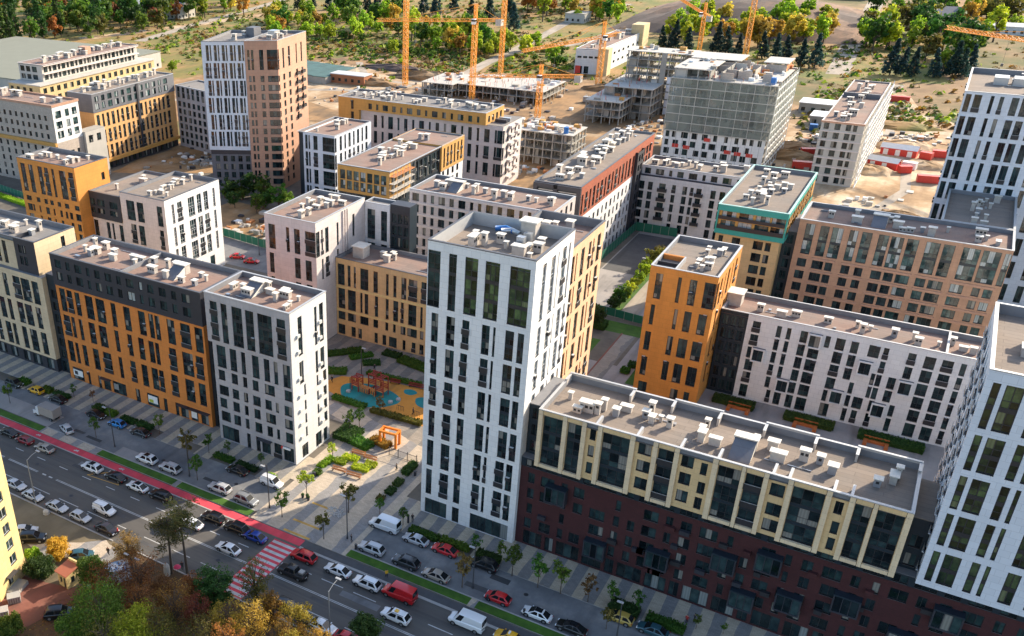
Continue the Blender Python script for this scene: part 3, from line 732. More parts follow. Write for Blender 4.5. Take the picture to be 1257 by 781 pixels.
track('dirt_track', [(-228, 470), (-233, 510), (-236, 560), (-244, 640), (-253, 715), (-240, 790)], 7, 0.075, M_TRACK)
track('dirt_track', [(-232, 540), (-210, 600), (-200, 660)], 10, 0.078, M_TRACK)
track('dirt_track', [(-58, 560), (-63, 640), (-68, 740), (-76, 900)], 11, 0.08, M_TRACK)
track('dirt_track', [(-36, 440), (-33, 500), (-28, 545)], 5, 0.085, M_TRACK)
# dark spoil heap behind the conifers
m = MB(); rnd = random.Random(3); NX, NY = 26, 12
hv = {}
for i in range(NX + 1):
    for j in range(NY + 1):
        x = -215 + i * 6.2; y = 655 + j * 12
        h = 17 * math.sin(math.pi * i / NX) ** .7 * math.sin(math.pi * min(1, j / NY * 1.0)) ** .8 + rnd.uniform(-.8, .8)
        hv[i, j] = (x, y, max(-0.3, h) if 0 < i < NX and 0 < j < NY else -0.4)
for i in range(NX):
    for j in range(NY): m.poly([hv[i, j], hv[i + 1, j], hv[i + 1, j + 1], hv[i, j + 1]], M_HILL)
struct('spoil_hill', m)
# earth banks on the site
def mound(cx, cy, rx, ry, h, mat, seed):
    mm = MB(); rr = random.Random(seed); rings = []
    for k in range(6):
        t = k / 5; ring = []
        for a in range(16):
            an = 2 * math.pi * a / 16; w = 1 + rr.uniform(-.18, .18)
            ring.append((cx + rx * (1 - t) * math.cos(an) * w, cy + ry * (1 - t) * math.sin(an) * w, h * (1 - (1 - t) ** 2) * rr.uniform(.85, 1.1) if k else -0.2))
        rings.append(ring)
    for k in range(5):
        for a in range(16): mm.poly([rings[k][a], rings[k][(a + 1) % 16], rings[k + 1][(a + 1) % 16], rings[k + 1][a]], mat)
    return struct('earth_mound', mm)
for i, (cx, cy, rx, ry, h, mt) in enumerate([(-48, 385, 10, 6, 3, M_MUD), (-52, 400, 9, 5, 2.5, M_SAND), (-14, 420, 12, 8, 3, M_SAND), (-22, 380, 9, 7, 2.2, M_SAND), (-262, 430, 18, 7, 3, M_MUD), (-240, 455, 25, 8, 4, M_MUD), (-270, 470, 22, 6, 3, M_HILL), (-212, 375, 10, 6, 2.5, M_SAND), (-150, 470, 12, 6, 3, M_MUD), (-135, 450, 10, 6, 2.5, M_MUD), (-252, 268, 6, 4, 1.2, M_MUD), (-240, 280, 7, 4, 1.4, M_MUD), (-8, 330, 8, 6, 2, M_MUD), (-18, 320, 7, 5, 2, M_MUD), (-170, 222, 5, 3, .8, M_SAND), (-20, 455, 16, 8, 2, M_MEAD), (-40, 420, 6, 5, 2, M_MUD), (-6, 395, 9, 6, 2, M_SAND)]):
    mound(cx, cy, rx, ry, h, mt, i)

# ------------------------------------------------------------------ buildings
D = {"B3":[[-107.33,-105.66,22.19,30.19],[-104.74,-103.3,22.19,30.19],[-102.19,-99.76,22.19,30.19],[-99.04,-97.16,22.19,30.19],[-96.25,-93.05,22.19,30.19],[-91.97,-90.06,22.19,30.19],[-106.72,-104.51,16.59,21.18],[-103.54,-101.94,16.59,21.18],[-100.82,-99.79,16.59,21.18],[-98.27,-96.65,16.59,21.18],[-95.52,-94.24,16.59,21.18],[-93.24,-92.33,16.59,21.18],[-91.15,-89.59,16.59,21.18],[-106.7,-105.11,13.8,15.91],[-103.52,-102.0,13.8,15.91],[-100.77,-99.81,13.8,15.91],[-98.48,-97.04,13.8,15.91],[-95.61,-93.34,13.8,15.91],[-91.06,-89.4,13.8,15.91],[-106.83,-104.57,10.51,12.54],[-103.58,-102.0,10.51,12.54],[-100.81,-99.8,10.51,12.54],[-98.62,-96.83,10.51,12.54],[-95.72,-94.2,10.51,12.54],[-93.27,-92.58,10.51,12.54],[-91.25,-89.54,10.51,12.54],[-106.9,-105.19,7.64,9.65],[-103.67,-102.04,7.64,9.65],[-100.84,-99.9,7.64,9.65],[-98.55,-97.04,7.64,9.65],[-95.71,-93.45,7.64,9.65],[-91.3,-89.53,7.64,9.65],[-106.89,-104.56,4.6,6.7],[-103.73,-102.08,4.6,6.7],[-100.87,-99.93,4.6,6.7],[-98.53,-96.84,4.6,6.7],[-95.63,-94.34,4.6,6.7],[-93.35,-92.61,4.6,6.7],[-91.26,-89.6,4.6,6.7],[-106.98,-102.79,0.37,3.54],[-100.82,-99.87,0.25,3.71],[-98.58,-97.6,0.25,3.71],[-97.18,-95.07,0.25,3.71],[-94.24,-92.46,0.25,3.71],[-91.96,-89.59,0.25,3.71]],"B2":[[-151.91,-150.11,16.98,22.39],[-149.66,-147.96,16.98,22.39],[-147.21,-145.76,16.98,22.39],[-144.14,-141.84,16.98,22.39],[-140.98,-138.34,16.98,22.39],[-136.57,-135.19,16.98,22.39],[-133.0,-131.08,16.98,22.39],[-128.85,-126.94,20.0,24.22],[-125.99,-124.66,20.0,24.22],[-124.33,-123.07,20.0,24.22],[-121.07,-119.1,20.0,24.22],[-117.5,-115.03,20.0,24.22],[-113.83,-111.84,20.0,24.22],[-151.92,-149.91,11.11,16.02],[-149.55,-148.46,11.11,16.02],[-147.25,-146.13,11.11,16.02],[-144.27,-142.38,11.11,16.02],[-141.21,-138.92,11.11,16.02],[-136.57,-135.39,11.11,16.02],[-132.87,-131.54,11.11,16.02],[-129.81,-128.26,11.11,16.02],[-126.92,-125.43,11.11,16.02],[-125.11,-124.04,11.11,16.02],[-121.31,-119.43,10.8,15.92],[-117.81,-115.06,10.8,15.92],[-114.24,-112.34,10.8,15.92],[-152.04,-150.19,4.77,9.75],[-149.64,-148.59,4.77,9.75],[-147.46,-146.1,4.77,9.75],[-144.22,-142.44,4.77,9.75],[-141.12,-138.58,4.77,9.75],[-136.51,-135.36,4.77,9.75],[-133.02,-131.55,4.77,9.75],[-129.88,-128.23,4.77,9.75],[-127.02,-125.21,4.77,9.74],[-124.92,-123.61,4.77,9.74],[-121.55,-119.79,4.77,9.74],[-117.76,-115.34,4.77,9.74],[-114.19,-112.36,4.77,9.74],[-151.8,-148.36,0.14,2.83],[-147.1,-146.27,-0.03,3.38],[-143.87,-142.97,-0.03,3.38],[-142.21,-140.12,-0.03,3.38],[-139.41,-135.4,-0.03,3.38],[-132.61,-131.29,-0.03,3.38],[-129.26,-125.87,-0.43,3.28],[-124.54,-123.56,-0.43,3.28],[-121.27,-120.4,-0.43,3.28],[-119.83,-117.77,-0.43,3.28],[-117.06,-115.18,-0.43,3.28],[-114.34,-112.39,-0.43,3.28]],"B2top":[[-151.01,-147.26,27.52,29.15],[-143.8,-142.09,27.52,29.15],[-139.97,-137.25,27.52,29.15],[-135.89,-134.16,27.52,29.15],[-132.05,-130.04,27.52,29.15],[-129.01,-126.87,27.52,29.15],[-124.03,-121.15,27.52,29.15],[-125.33,-121.62,26.5,28.4],[-120.25,-118.89,26.5,28.4],[-116.86,-114.64,26.5,28.4],[-113.32,-111.79,26.5,28.4],[-151.13,-147.8,24.73,26.73],[-143.45,-141.73,24.73,26.73],[-139.61,-136.88,24.73,26.73],[-134.2,-129.73,24.73,26.73]],"B1":[[-170.49,-169.01,16.57,22.01],[-167.05,-164.63,16.57,22.01],[-164.39,-161.52,16.57,22.01],[-160.8,-158.68,16.57,22.01],[-173.32,-171.4,10.56,15.64],[-170.45,-169.05,10.56,15.64],[-167.22,-165.11,10.56,15.64],[-164.62,-162.2,10.56,15.64],[-161.0,-159.33,10.56,15.64],[-175.85,-174.3,4.12,9.56],[-172.87,-170.99,4.12,9.56],[-170.38,-169.07,4.12,9.56],[-167.22,-165.48,4.12,9.56],[-164.5,-162.05,4.12,9.56],[-160.84,-158.91,4.12,9.56]],"B4":[[-62.1,-59.97,39.69,48.86],[-58.58,-57.28,39.69,48.86],[-55.89,-53.74,39.69,48.86],[-52.61,-50.3,39.69,48.86],[-48.71,-45.66,39.69,48.86],[-61.24,-60.0,33.7,38.64],[-58.65,-57.14,33.7,38.64],[-55.91,-54.7,33.7,38.64],[-52.61,-51.32,33.7,38.64],[-50.75,-50.35,33.7,38.64],[-48.77,-47.34,33.7,38.64],[-46.77,-45.78,33.7,38.64],[-61.2,-60.08,27.96,32.9],[-58.61,-57.1,27.96,32.9],[-56.02,-54.83,27.96,32.9],[-52.62,-51.35,27.96,32.9],[-50.83,-50.39,27.96,32.9],[-48.83,-47.34,27.96,32.9],[-46.83,-45.82,27.96,32.9],[-61.21,-60.02,22.05,26.99],[-58.6,-57.12,22.05,26.99],[-56.01,-54.78,22.05,26.99],[-52.68,-51.39,22.05,26.99],[-50.86,-50.4,22.05,26.99],[-48.82,-47.25,22.05,26.99],[-46.8,-45.77,22.05,26.99],[-61.2,-60.1,16.11,21.05],[-58.63,-57.24,16.11,21.05],[-56.02,-54.79,16.11,21.05],[-52.71,-51.31,16.11,21.05],[-50.84,-50.38,16.11,21.05],[-48.73,-47.21,16.11,21.05],[-46.74,-45.68,16.11,21.05],[-61.33,-60.11,10.21,15.26],[-58.74,-57.14,10.21,15.26],[-56.13,-54.79,10.21,15.26],[-52.72,-51.41,10.21,15.26],[-50.91,-50.41,10.21,15.26],[-48.89,-47.39,10.21,15.26],[-46.99,-45.86,10.21,15.26],[-61.36,-60.22,4.32,9.33],[-58.76,-57.19,4.32,9.33],[-56.1,-54.85,4.32,9.33],[-52.74,-51.4,4.32,9.33],[-50.92,-50.41,4.32,9.33],[-48.95,-47.48,4.32,9.33],[-47.01,-45.88,4.32,9.33],[-61.44,-57.24,-0.37,3.32],[-56.19,-54.86,-0.36,3.26],[-52.8,-45.89,-0.36,3.26]],"B5g":[[-41.55,-38.45,17.12,26.45],[-37.69,-35.51,17.12,26.45],[-32.34,-28.31,17.12,26.45],[-24.21,-22.03,17.12,26.45],[-15.99,-13.03,16.86,26.27],[-12.37,-10.15,16.86,26.27],[-6.39,-2.47,16.86,26.27],[1.01,3.01,16.86,26.27],[3.6,6.69,16.86,26.27]],"B5w":[[-34.28,-33.4,24.14,26.0],[-27.09,-25.2,24.14,26.0],[-20.96,-19.31,24.14,26.0],[-34.31,-33.42,21.2,23.1],[-26.98,-25.12,21.2,23.1],[-20.91,-19.3,21.2,23.1],[-34.28,-33.39,18.2,20.18],[-26.91,-25.14,18.2,20.18],[-20.87,-19.3,18.2,20.18],[-18.27,-17.36,23.65,25.99],[-9.11,-7.27,23.65,25.99],[-1.2,-0.16,23.65,25.99],[-18.23,-17.22,20.47,22.73],[-9.08,-7.16,20.47,22.73],[-0.98,-0.1,20.47,22.73],[-18.27,-17.25,17.82,19.76],[-9.08,-7.11,17.82,19.76],[-0.95,-0.06,17.82,19.76]],"B6":[[10.61,11.4,40.81,46.83],[11.87,13.55,40.81,46.83],[10.63,11.4,35.1,39.84],[11.91,13.62,35.1,39.84],[14.79,15.67,35.1,39.84],[10.69,11.42,29.42,34.09],[11.89,13.72,29.42,34.09],[14.81,15.69,29.42,34.09],[16.28,16.7,29.42,34.09],[10.64,11.4,23.71,28.41],[11.89,13.74,23.71,28.41],[14.8,15.65,23.71,28.41],[16.26,16.7,23.71,28.41],[18.44,19.79,23.71,28.41],[10.56,11.35,17.93,22.58],[11.92,13.68,17.93,22.58],[14.7,15.68,17.93,22.58],[16.28,16.7,17.93,22.58],[18.55,19.88,17.93,22.58]],"B7":[[-42.92,-41.53,21.75,27.13],[-38.56,-37.82,21.75,27.13],[-36.27,-34.91,21.75,27.13],[-33.44,-30.89,21.75,27.13],[-43.0,-42.18,15.89,20.33],[-38.32,-37.6,15.89,20.33],[-36.31,-34.88,15.89,20.33],[-33.55,-31.93,15.89,20.33],[-43.36,-42.18,9.98,14.21],[-38.77,-37.7,9.98,14.21],[-36.6,-34.78,9.98,14.21],[-33.82,-31.94,9.98,14.21],[-43.35,-42.1,4.11,8.44],[-38.87,-37.69,4.11,8.44],[-36.62,-34.9,4.11,8.44],[-33.89,-32.01,4.11,8.44],[-43.24,-41.49,0.2,2.53],[-36.5,-34.95,0.2,2.53],[-33.77,-32.7,0.2,2.53]],"B10":[[-22.76,-20.89,20.0,27.34],[-19.75,-17.91,20.0,27.34],[-17.32,-15.12,20.0,27.34],[-13.86,-12.2,20.0,27.34],[-11.42,-9.41,20.0,27.34],[-8.18,-6.19,20.0,27.34],[-5.74,-3.33,20.0,27.34],[-2.73,-0.51,20.0,27.34],[0.81,3.43,20.0,27.34],[4.01,6.16,20.0,27.34],[7.53,10.68,20.0,27.34],[11.09,14.27,20.0,27.34],[14.9,16.18,20.0,27.34],[-23.01,-21.07,16.91,18.87],[-19.93,-15.7,16.91,18.87],[-7.99,-0.44,16.91,18.87],[0.61,5.81,16.91,18.87],[7.12,14.84,16.91,18.87]],"B15":[[-113.12,-111.21,13.28,18.47],[-110.36,-109.6,13.28,18.47],[-108.67,-108.07,13.28,18.47],[-106.88,-104.63,13.28,18.47],[-103.34,-102.09,13.28,18.47],[-99.96,-99.27,13.28,18.47],[-98.01,-97.25,13.28,18.47],[-95.93,-94.65,13.28,18.47],[-94.05,-91.85,13.28,18.47],[-90.82,-89.53,13.28,18.47],[-113.06,-111.2,7.22,12.36],[-110.38,-108.15,7.22,12.36],[-106.94,-106.33,7.22,12.36],[-105.73,-104.73,7.22,12.36],[-102.95,-102.08,7.22,12.36],[-100.01,-99.23,7.22,12.36],[-97.99,-96.72,7.22,12.36],[-95.95,-95.26,7.22,12.36],[-94.05,-91.9,7.22,12.36],[-90.92,-90.29,7.22,12.36],[-113.15,-111.19,4.31,6.33],[-110.48,-108.22,4.31,6.33],[-106.99,-104.68,4.31,6.33],[-103.35,-102.07,4.31,6.33],[-100.09,-99.26,4.31,6.33],[-98.0,-97.3,4.31,6.33],[-95.98,-94.7,4.31,6.33],[-94.2,-91.75,4.31,6.33],[-90.88,-89.94,4.31,6.33],[-113.27,-111.25,0.4,2.87],[-109.5,-108.26,0.4,2.87],[-107.56,-106.61,0.4,2.87],[-103.04,-102.15,0.4,2.87],[-100.83,-99.87,0.4,2.87],[-99.08,-96.99,0.4,2.87],[-95.42,-94.64,0.4,2.87],[-92.98,-91.94,0.4,2.87],[-90.98,-89.92,0.4,2.87]],"B16":[[-126.93,-125.04,22.32,28.19],[-121.93,-121.03,22.32,28.19],[-119.69,-118.07,22.32,28.19],[-116.6,-114.18,22.32,28.19],[-127.04,-125.74,16.28,21.2],[-119.8,-118.15,16.28,21.2],[-116.76,-115.03,16.28,21.2]],"B17":[[-180.15,-177.11,17.97,23.4],[-176.31,-173.94,17.97,23.4],[-169.12,-167.22,17.97,23.4],[-179.28,-177.4,11.44,16.82],[-176.49,-174.35,11.44,16.82],[-168.85,-167.4,11.44,16.82],[-196.88,-194.86,10.95,15.53],[-194.29,-192.28,10.95,15.53],[-189.06,-187.77,10.95,15.53],[-186.93,-186.09,10.95,15.53],[-184.15,-182.77,10.95,15.53]],"B17top":[[-195.28,-193.57,19.97,21.9],[-192.72,-189.91,19.97,21.9],[-187.96,-185.09,19.97,21.9],[-195.53,-193.81,17.8,19.3],[-192.96,-190.13,17.8,19.3],[-188.17,-185.4,17.8,19.3]],"B18":[[-215.94,-214.01,21.65,29.58],[-212.72,-210.91,21.65,29.58],[-208.87,-207.09,21.65,29.58],[-206.23,-204.58,21.65,29.58],[-203.33,-202.33,21.65,29.58],[-200.36,-197.9,21.65,29.58],[-196.69,-194.75,21.65,29.58],[-215.65,-213.55,19.01,20.32],[-211.46,-210.0,19.01,20.32],[-208.25,-206.81,19.01,20.32],[-205.89,-204.52,19.01,20.32],[-202.85,-201.5,19.01,20.32],[-200.0,-198.26,19.01,20.32],[-196.04,-194.23,19.01,20.32],[-215.64,-213.74,16.04,17.94],[-213.53,-212.68,16.04,17.94],[-210.91,-210.23,16.04,17.94],[-208.16,-206.62,16.04,17.94],[-205.08,-204.42,16.04,17.94],[-202.4,-201.39,16.04,17.94],[-200.19,-199.29,16.04,17.94],[-198.54,-197.3,16.04,17.94],[-196.07,-194.1,16.04,17.94]]}
# --- cream block at the far left of the street
B = Building('apartment_block', 'cream apartment block with charcoal corner storey at the left edge of the street', loc=(-176, 127, 0))
w = [x for x in D['B1']] + [(a - 15.6, b - 15.6, c, d) for a, b, c, d in D['B1'] if a < -161.5]
B.block(-195, 121, -157, 133, 3.4, 23.3, M_CREAM, front=w, right=rep([(123, 124.2)], [(11, 15), (17, 22)]))
B.block(-195, 121.25, -157.2, 133, 0, 3.4, M_CHAR, front=rep([(-194, -190.5), (-188.5, -185), (-183, -179.5), (-177.8, -174.5), (-173, -170.5), (-168.6, -166.4), (-165.3, -162.3), (-160.6, -158.4)], [(0.4, 2.9)], 'shop'), part='ground_floor')
B.slab('ledge_roof', -195, 121.05, -157.05, 133, 23.22, 23.32, M_UPSTAND)
B.block(-195, 122.1, -165.2, 133.2, 23.32, 31, M_CREAM, front=rep([(-172.6, -170.9), (-169.9, -168.6), (-177.5, -175.6), (-182, -180), (-187, -185), (-191, -189.6)], [(24.2, 29.4)]), skip='r')
B.block(-165.2, 121.7, -158.4, 129.0, 23.32, 31, M_CHAR, front=rep([(-163.9, -162.9), (-162.5, -161.5)], [(25, 27), (27.7, 29.6)]), part='corner_storey', skip='rb')
B.face('wall', (-158.4, 121.7), (-158.4, 133.2), 23.32, 31, [(7.3, 8.4, 25, 30)], M_CREAM)
B.face('wall', (-158.4, 133.2), (-165.2, 133.2), 23.32, 31, [], M_CREAM)
B.roof(-195, 121.7, -158.4, 133.2, 31, 0.9, M_ROOF_G, M_COPING_D)
B.vents(-194, 122.5, -159.5, 132, 30.1, 13, 3)
B.block(-157, 122.2, -152.8, 133.2, 0, 24.0, M_NAVY, front=rep([(-156.2, -154.9), (-154.6, -153.4)], floors(3.8, 6, 2.0)) + [(-156.4, -153.4, .3, 3.0, 'shop')], part='recessed_stair_bay')
B.slab('ledge_roof', -157, 122.2, -152.8, 133, 24.0, 24.1, M_UPSTAND)
B.finish()
# --- orange block
B = Building('apartment_block', 'long orange apartment block with charcoal top floors beside the grey block', loc=(-132, 127, 0))
w = []
for a, b, c, d in D['B2']:
    if c > 16: c, d = 16.98, 22.3
    if c < 1: c = 0.15; d = 3.1
    k = 'std'
    if d < 3.5: k = 'shop' if b - a > 2.5 else ('door' if b - a > 1.8 else 'std')
    w.append((a, b, c, d, k))
w += [(a, b, 16.98, 22.3) for a, b in ((-129.7, -128.2), (-126.8, -125.3), (-125.0, -124.0))]
B.block(-152.8, 121, -111.4, 133.5, 0, 22.9, M_ORANGE, front=w, right=[], back=rep(cols(-150, -113, (1.4, .9, 1.8), 2.2), [(5, 10), (11, 16), (17, 22)]))
wt = []
for i, (a, b) in enumerate(cols(-151.5, -112.2, (1.8, 1.2, 2.0, .9, 1.6), 1.45)):
    wt += [(a, b, 24.2, 26.1, 'bright' if i in (7, 9) else 'std'), (a, b, 27.1, 28.9, 'bright' if i in (8,) else 'std')]
B.block(-152.85, 120.8, -111.35, 133.55, 22.9, 30, M_CHAR, front=wt, part='top_storeys')
B.roof(-152.85, 120.8, -111.35, 133.55, 30, 0.85, M_ROOF_R, M_COPING_D)
B.slab('cross_wall', -132.6, 121.3, -132.2, 133.1, 29.15, 30.0, M_UPSTAND)
B.vents(-151, 121.5, -113, 133, 29.15, 15, 8, hatch=[(-122.5, 127.2)])
for x, z, w_, h_, mt in ((-151.6, 1.2, 2.9, 1.5, M_WHITEP), (-151.2, 1.5, 1.0, .9, M_CHAR), (-128.9, 1.0, 2.6, 1.7, M_WHITEP), (-128.7, 1.1, 1.2, .7, plain('poster_lime', (.42, .48, .05), .5)), (-116.9, .9, 1.5, 1.8, M_WHITEP), (-139.0, 1.2, 1.4, 1.4, M_GALV)):
    B.slab('shop_poster', x, 120.93 - .02 * (w_ < 2), x + w_, 121.0 - .02 * (w_ < 2), z, z + h_, mt)
B.slab('sign_board', -151.5, 120.80, -148.6, 120.88, 2.9, 3.3, M_CHAR)
B.finish()
PP = (M_WHITEP, M_CHAR, M_TEAL, M_YELLOW, M_GALV)
# --- grey block
B = Building('apartment_block', 'grey apartment block with a side wall coloured pale for sunlight beside the orange block', loc=(-99, 125, 0))
w = []
for a, b, c, d in D['B3']:
    k = 'std'
    if c < 1: c = .2; d = min(d, 3.4); k = 'shop' if b - a > 1.9 else 'std'
    if -97.3 < a < -97.1 and c < 1: k = 'door'
    w.append((a, b, c, d, k))
lo = [x for x in w if x[3] < 21.5]; hi = [x for x in w if x[3] >= 21.5]
side = [(2.2, 3.5), (7.4, 8.2), (9.0, 10.3)]
sw = [(119 + a, 119 + b, c, d) for a, b in side for c, d in ((22.4, 30.0), (16.6, 21.0))] + rep([(122.4, 123.0), (126.5, 127.1), (128.7, 129.8)], [(13.8, 15.9), (10.6, 12.5), (7.7, 9.6), (4.7, 6.7)]) + [(121.0, 123.0, .3, 3.2, 'shop'), (125.6, 127.6, .3, 3.4, 'shop'), (128.3, 129.6, .3, 3.2, 'shop')]
B.block(-107.6, 118.95, -89.1, 130.3, 0, 21.7, M_GREY, front=lo, skip='r')
B.block(-108.5, 118.85, -89.1, 130.4, 21.7, 31.7, M_GREY, front=hi, part='top_storeys', skip='r')
B.slab('top_soffit', -108.5, 118.86, -89.2, 130.3, 21.6, 21.7, M_GREY)
B.face('side_wall', (-89.05, 118.87), (-89.05, 130.35), 0, 31.7, [(a - 118.87, b - 118.87, *r) for a, b, *r in sw], M_WHITE2)  # coloured paler than the grey front to carry the sun on it
for z in (4.9, 7.9, 10.8, 13.9, 17.5, 23, 26.2):
    for y in (120.6, 127.6):
        B.slab('air_conditioner', -89.05, y, -88.72, y + .85, z, z + .6, M_AC)
B.block(-111.35, 121.9, -107.6, 130.3, 0, 23, M_NAVY, front=rep([(-110.6, -109.2)], floors(3.8, 6)) + [(-110.8, -108.4, .3, 3, 'shop')], part='recessed_stair_bay', skip='rl')
B.roof(-108.5, 118.85, -89.05, 130.4, 31.7, 0.9, M_ROOF_R, M_COPING)
B.vents(-107.5, 120, -90, 129.5, 30.8, 9, 4, hatch=[(-101.5, 125.2)])
B.slab('shop_sign', -91.9, 118.6, -90.2, 118.86, 3.0, 3.35, M_WHITEP); B.slab('shop_sign', -92.3, 118.58, -91.9, 118.86, 2.95, 3.4, M_REDP)
B.finish()
# --- tall white tower
B = Building('apartment_tower', 'tall white tower with vertical dark windows in the middle of the picture', 'apartment tower', loc=(-53, 126, 0))
w = []
for a, b, c, d in D['B4']:
    k = 'std'
    if c < 1: c, d, k = .15, 3.2, 'shop'
    if c > 39: k = 'olive' if a > -57 else 'std'
    w.append((max(a, -62.1), min(b, -44.95), c, d, k))
rws = [(39.7, 48.8), (33.7, 38.6), (28, 32.9), (22.1, 27), (16.1, 21), (10.2, 15.2), (4.4, 9.3)]
B.block(-62.2, 118.75, -44.85, 134.0, 0, 50.4, M_WHITE, front=w, right=rep([(121.6, 123.0), (125.0, 126.6), (127.5, 128.0), (129.4, 131.0), (132.0, 132.8)], rws[:5], 'pale'),
        left=rep([(119.0, 121.5)], [rws[0]]) + rep([(123, 124.4), (127, 128.5), (130.5, 132)], rws), back=rep([(-59, -57), (-54, -52.5), (-49, -47)], rws))
B.roof(-62.2, 118.75, -44.85, 134.0, 50.4, 2.0, M_ROOF, M_COPING_D, M_COPING)
B.vents(-60, 120, -46, 132, 48.4, 9, 21)
for i, (x, y, r_) in enumerate(((-55.2, 131.2, .42), (-53.9, 130.6, .42))):
    dm = MB(); dm.tube([(x - B.loc.x - 1.6, y - B.loc.y, 49.3), (x - B.loc.x, y - B.loc.y + .5, 49.5), (x - B.loc.x + 1.6, y - B.loc.y - .3, 49.4)], [r_, r_, r_], M_METAL if i else M_BLUE, 10); dm.smooth = True
    dm.build('roof_duct', B.root)
for x, y in ((-51.5, 127), (-51.2, 129)): B.slab('air_unit', x, y, x + 1.2, y + 1.0, 48.4, 50.2, M_METAL)
B.slab('stair_house', -52.6, 131.2, -50.2, 133.2, 48.4, 51.2, M_VENT); B.slab('stair_house_cap', -52.9, 130.9, -49.9, 133.4, 51.2, 51.4, M_CAP)
B.finish()
# --- peach wing behind the tower
B = Building('apartment_block', 'slim peach wing directly behind the tall white tower', loc=(-51, 143, 0))
B.block(-58, 134.05, -46.3, 153.6, 0, 45.6, M_PEACH, right=rep([(135.4, 136.6), (138.2, 139.6), (140.2, 140.8), (142.6, 144.2), (146.2, 147.4), (148.2, 148.8), (150.4, 152.0)], [(39.2, 44.0), (33.4, 38.2), (27.5, 32.3), (21.6, 26.4), (15.8, 20.5), (9.8, 14.6), (4, 8.8)]),
        left=rep(cols(135, 153, (1.3, 1.8), 1.6), [(39.2, 44), (33.4, 38.2), (27.5, 32.3), (21.6, 26.4)]), back=rep(cols(-57, -47, (1.3, 1.8), 1.6), [(39.2, 44), (33.4, 38.2), (27.5, 32.3), (21.6, 26.4), (15.8, 20.5), (9.8, 14.6)]))
B.roof(-58, 134.05, -46.3, 153.6, 45.6, 1.4, M_ROOF_R, M_COPING_D)
B.vents(-57, 136, -47.5, 152, 44.2, 6, 2, size=1.2)
B.finish()
# --- long beige-over-brick block
B = Building('apartment_block', 'long block with beige glazed upper storeys over a dark red brick base along the street', loc=(-18, 125, 0))
rnd = random.Random(9); bw = []
cx_ = cols(-43.5, 52, (1.1, 2.0, .9, 1.5, 2.3, 1.0), 1.25)
for (z0, z1) in floors(3.7, 4, 1.75):
    for i, (a, b) in enumerate(cx_):
        if rnd.random() < .9: bw.append((a + rnd.uniform(-.2, .2), b, z0, z1))
gw = [(a, b, .3, 2.95, 'shop') for a, b in cols(-43.5, 52, (3.2, 1.4, 3.8), .55)]
B.block(-44.85, 119.7, 54, 131, 0, 15.4, M_BRICK, front=bw + gw, right=[])
B.block(-44.85, 119.55, 54, 131, 15.4, 17.0, M_NAVY, front=rep(cols(-44, 53, (2.6, 1.8), .8), [(15.55, 16.75)]), part='dark_band', skip='r')
B.slab('ledge_roof', -44.85, 119.55, 54, 131, 17.0, 17.06, M_UPSTAND)
for x, z in ((-38.5, 10.6), (-31.4, 2.9), (-21.9, 5.0), (-12.8, 8.4), (-7.1, 10.8), (-9.4, 3.0), (-3.5, 5.2), (3.3, 8.2), (10.5, 5.2), (14.5, 11)):
    om = MB(); lx, ly, _ = B.L((x, 119.7, 0))
    om.box(lx - 1.7, ly - 1.3, z, lx + 1.7, ly - .0, z + .25, M_CHAR); om.box(lx - 1.7, ly - 1.3, z + 2.8, lx + 1.7, ly - .0, z + 3.05, M_NAVY)
    om.box(lx - 1.7, ly - 1.3, z + .25, lx - 1.5, ly, z + 2.8, M_CHAR); om.box(lx + 1.5, ly - 1.3, z + .25, lx + 1.7, ly, z + 2.8, M_CHAR)
    for k in range(3):
        a = lx - 1.5 + k; om.poly([(a, ly - 1.2, z + .25), (a + 1, ly - 1.2, z + .25), (a + 1, ly - 1.2, z + 2.8), (a, ly - 1.2, z + 2.8)], M_GLASS)
        if k: om.box(a - .05, ly - 1.26, z + .25, a + .05, ly - 1.14, z + 2.8, M_CHAR)
    om.build('oriel', B.root)
for i in range(34):
    x = rnd.uniform(-43, 20); z = 3.4 + FL * rnd.randrange(4)
    B.slab('balcony_box', x, 119.1, x + rnd.uniform(.9, 1.5), 119.7, z, z + .7, rnd.choice((M_RAIL, M_CHAR, M_BRICK)))
up = [(a, b, 17.5, 26.2) for a, b, c, d in D['B5g']] + [(a, b, c + .05, min(d, c + 2.0)) for a, b, c, d in D['B5w']]
B.block(-42.2, 118.75, 7.4, 131.2, 17.06, 27.2, M_BEIGE, front=up, part='beige_storeys', depth=.35, right=rep([(121, 123), (125, 127)], [(18, 26)]), back=rep(cols(-40, 6, (1.6, 2.6), 1.8), [(18, 20), (21, 23), (24, 26)]))
for a, b in ((-42.25, -41.6), (-38.4, -37.75), (-35.45, -34.8), (-33.05, -32.4), (-28.25, -27.55), (-24.95, -24.3), (-21.95, -21.3), (-16.75, -16.05), (-12.95, -12.45), (-10.1, -9.5), (-7.1, -6.45), (-2.4, -1.75), (0.3, .95), (3.07, 3.55), (6.75, 7.45)):
    B.slab('pilaster', a, 118.25, b, 118.78, 16.9, 27.15, M_BEIGE_L)
for a, b, c, d in D['B5g']:
    B.slab('bay_sill', a, 118.3, b, 118.78, 16.9, 17.45, M_BEIGE_L); B.slab('bay_lintel', a, 118.35, b, 118.78, 26.3, 27.1, M_BEIGE)
B.roof(-42.2, 118.2, 7.4, 131.2, 27.2, 0.9, M_ROOF, M_COPING)
for x in (-33.6, -27.6, -21.5, -16.4, -9.3, -7.3, -1.9, .2):
    B.slab('cross_wall', x, 118.6, x + .35, 121.2, 26.3, 27.25, M_COPING)
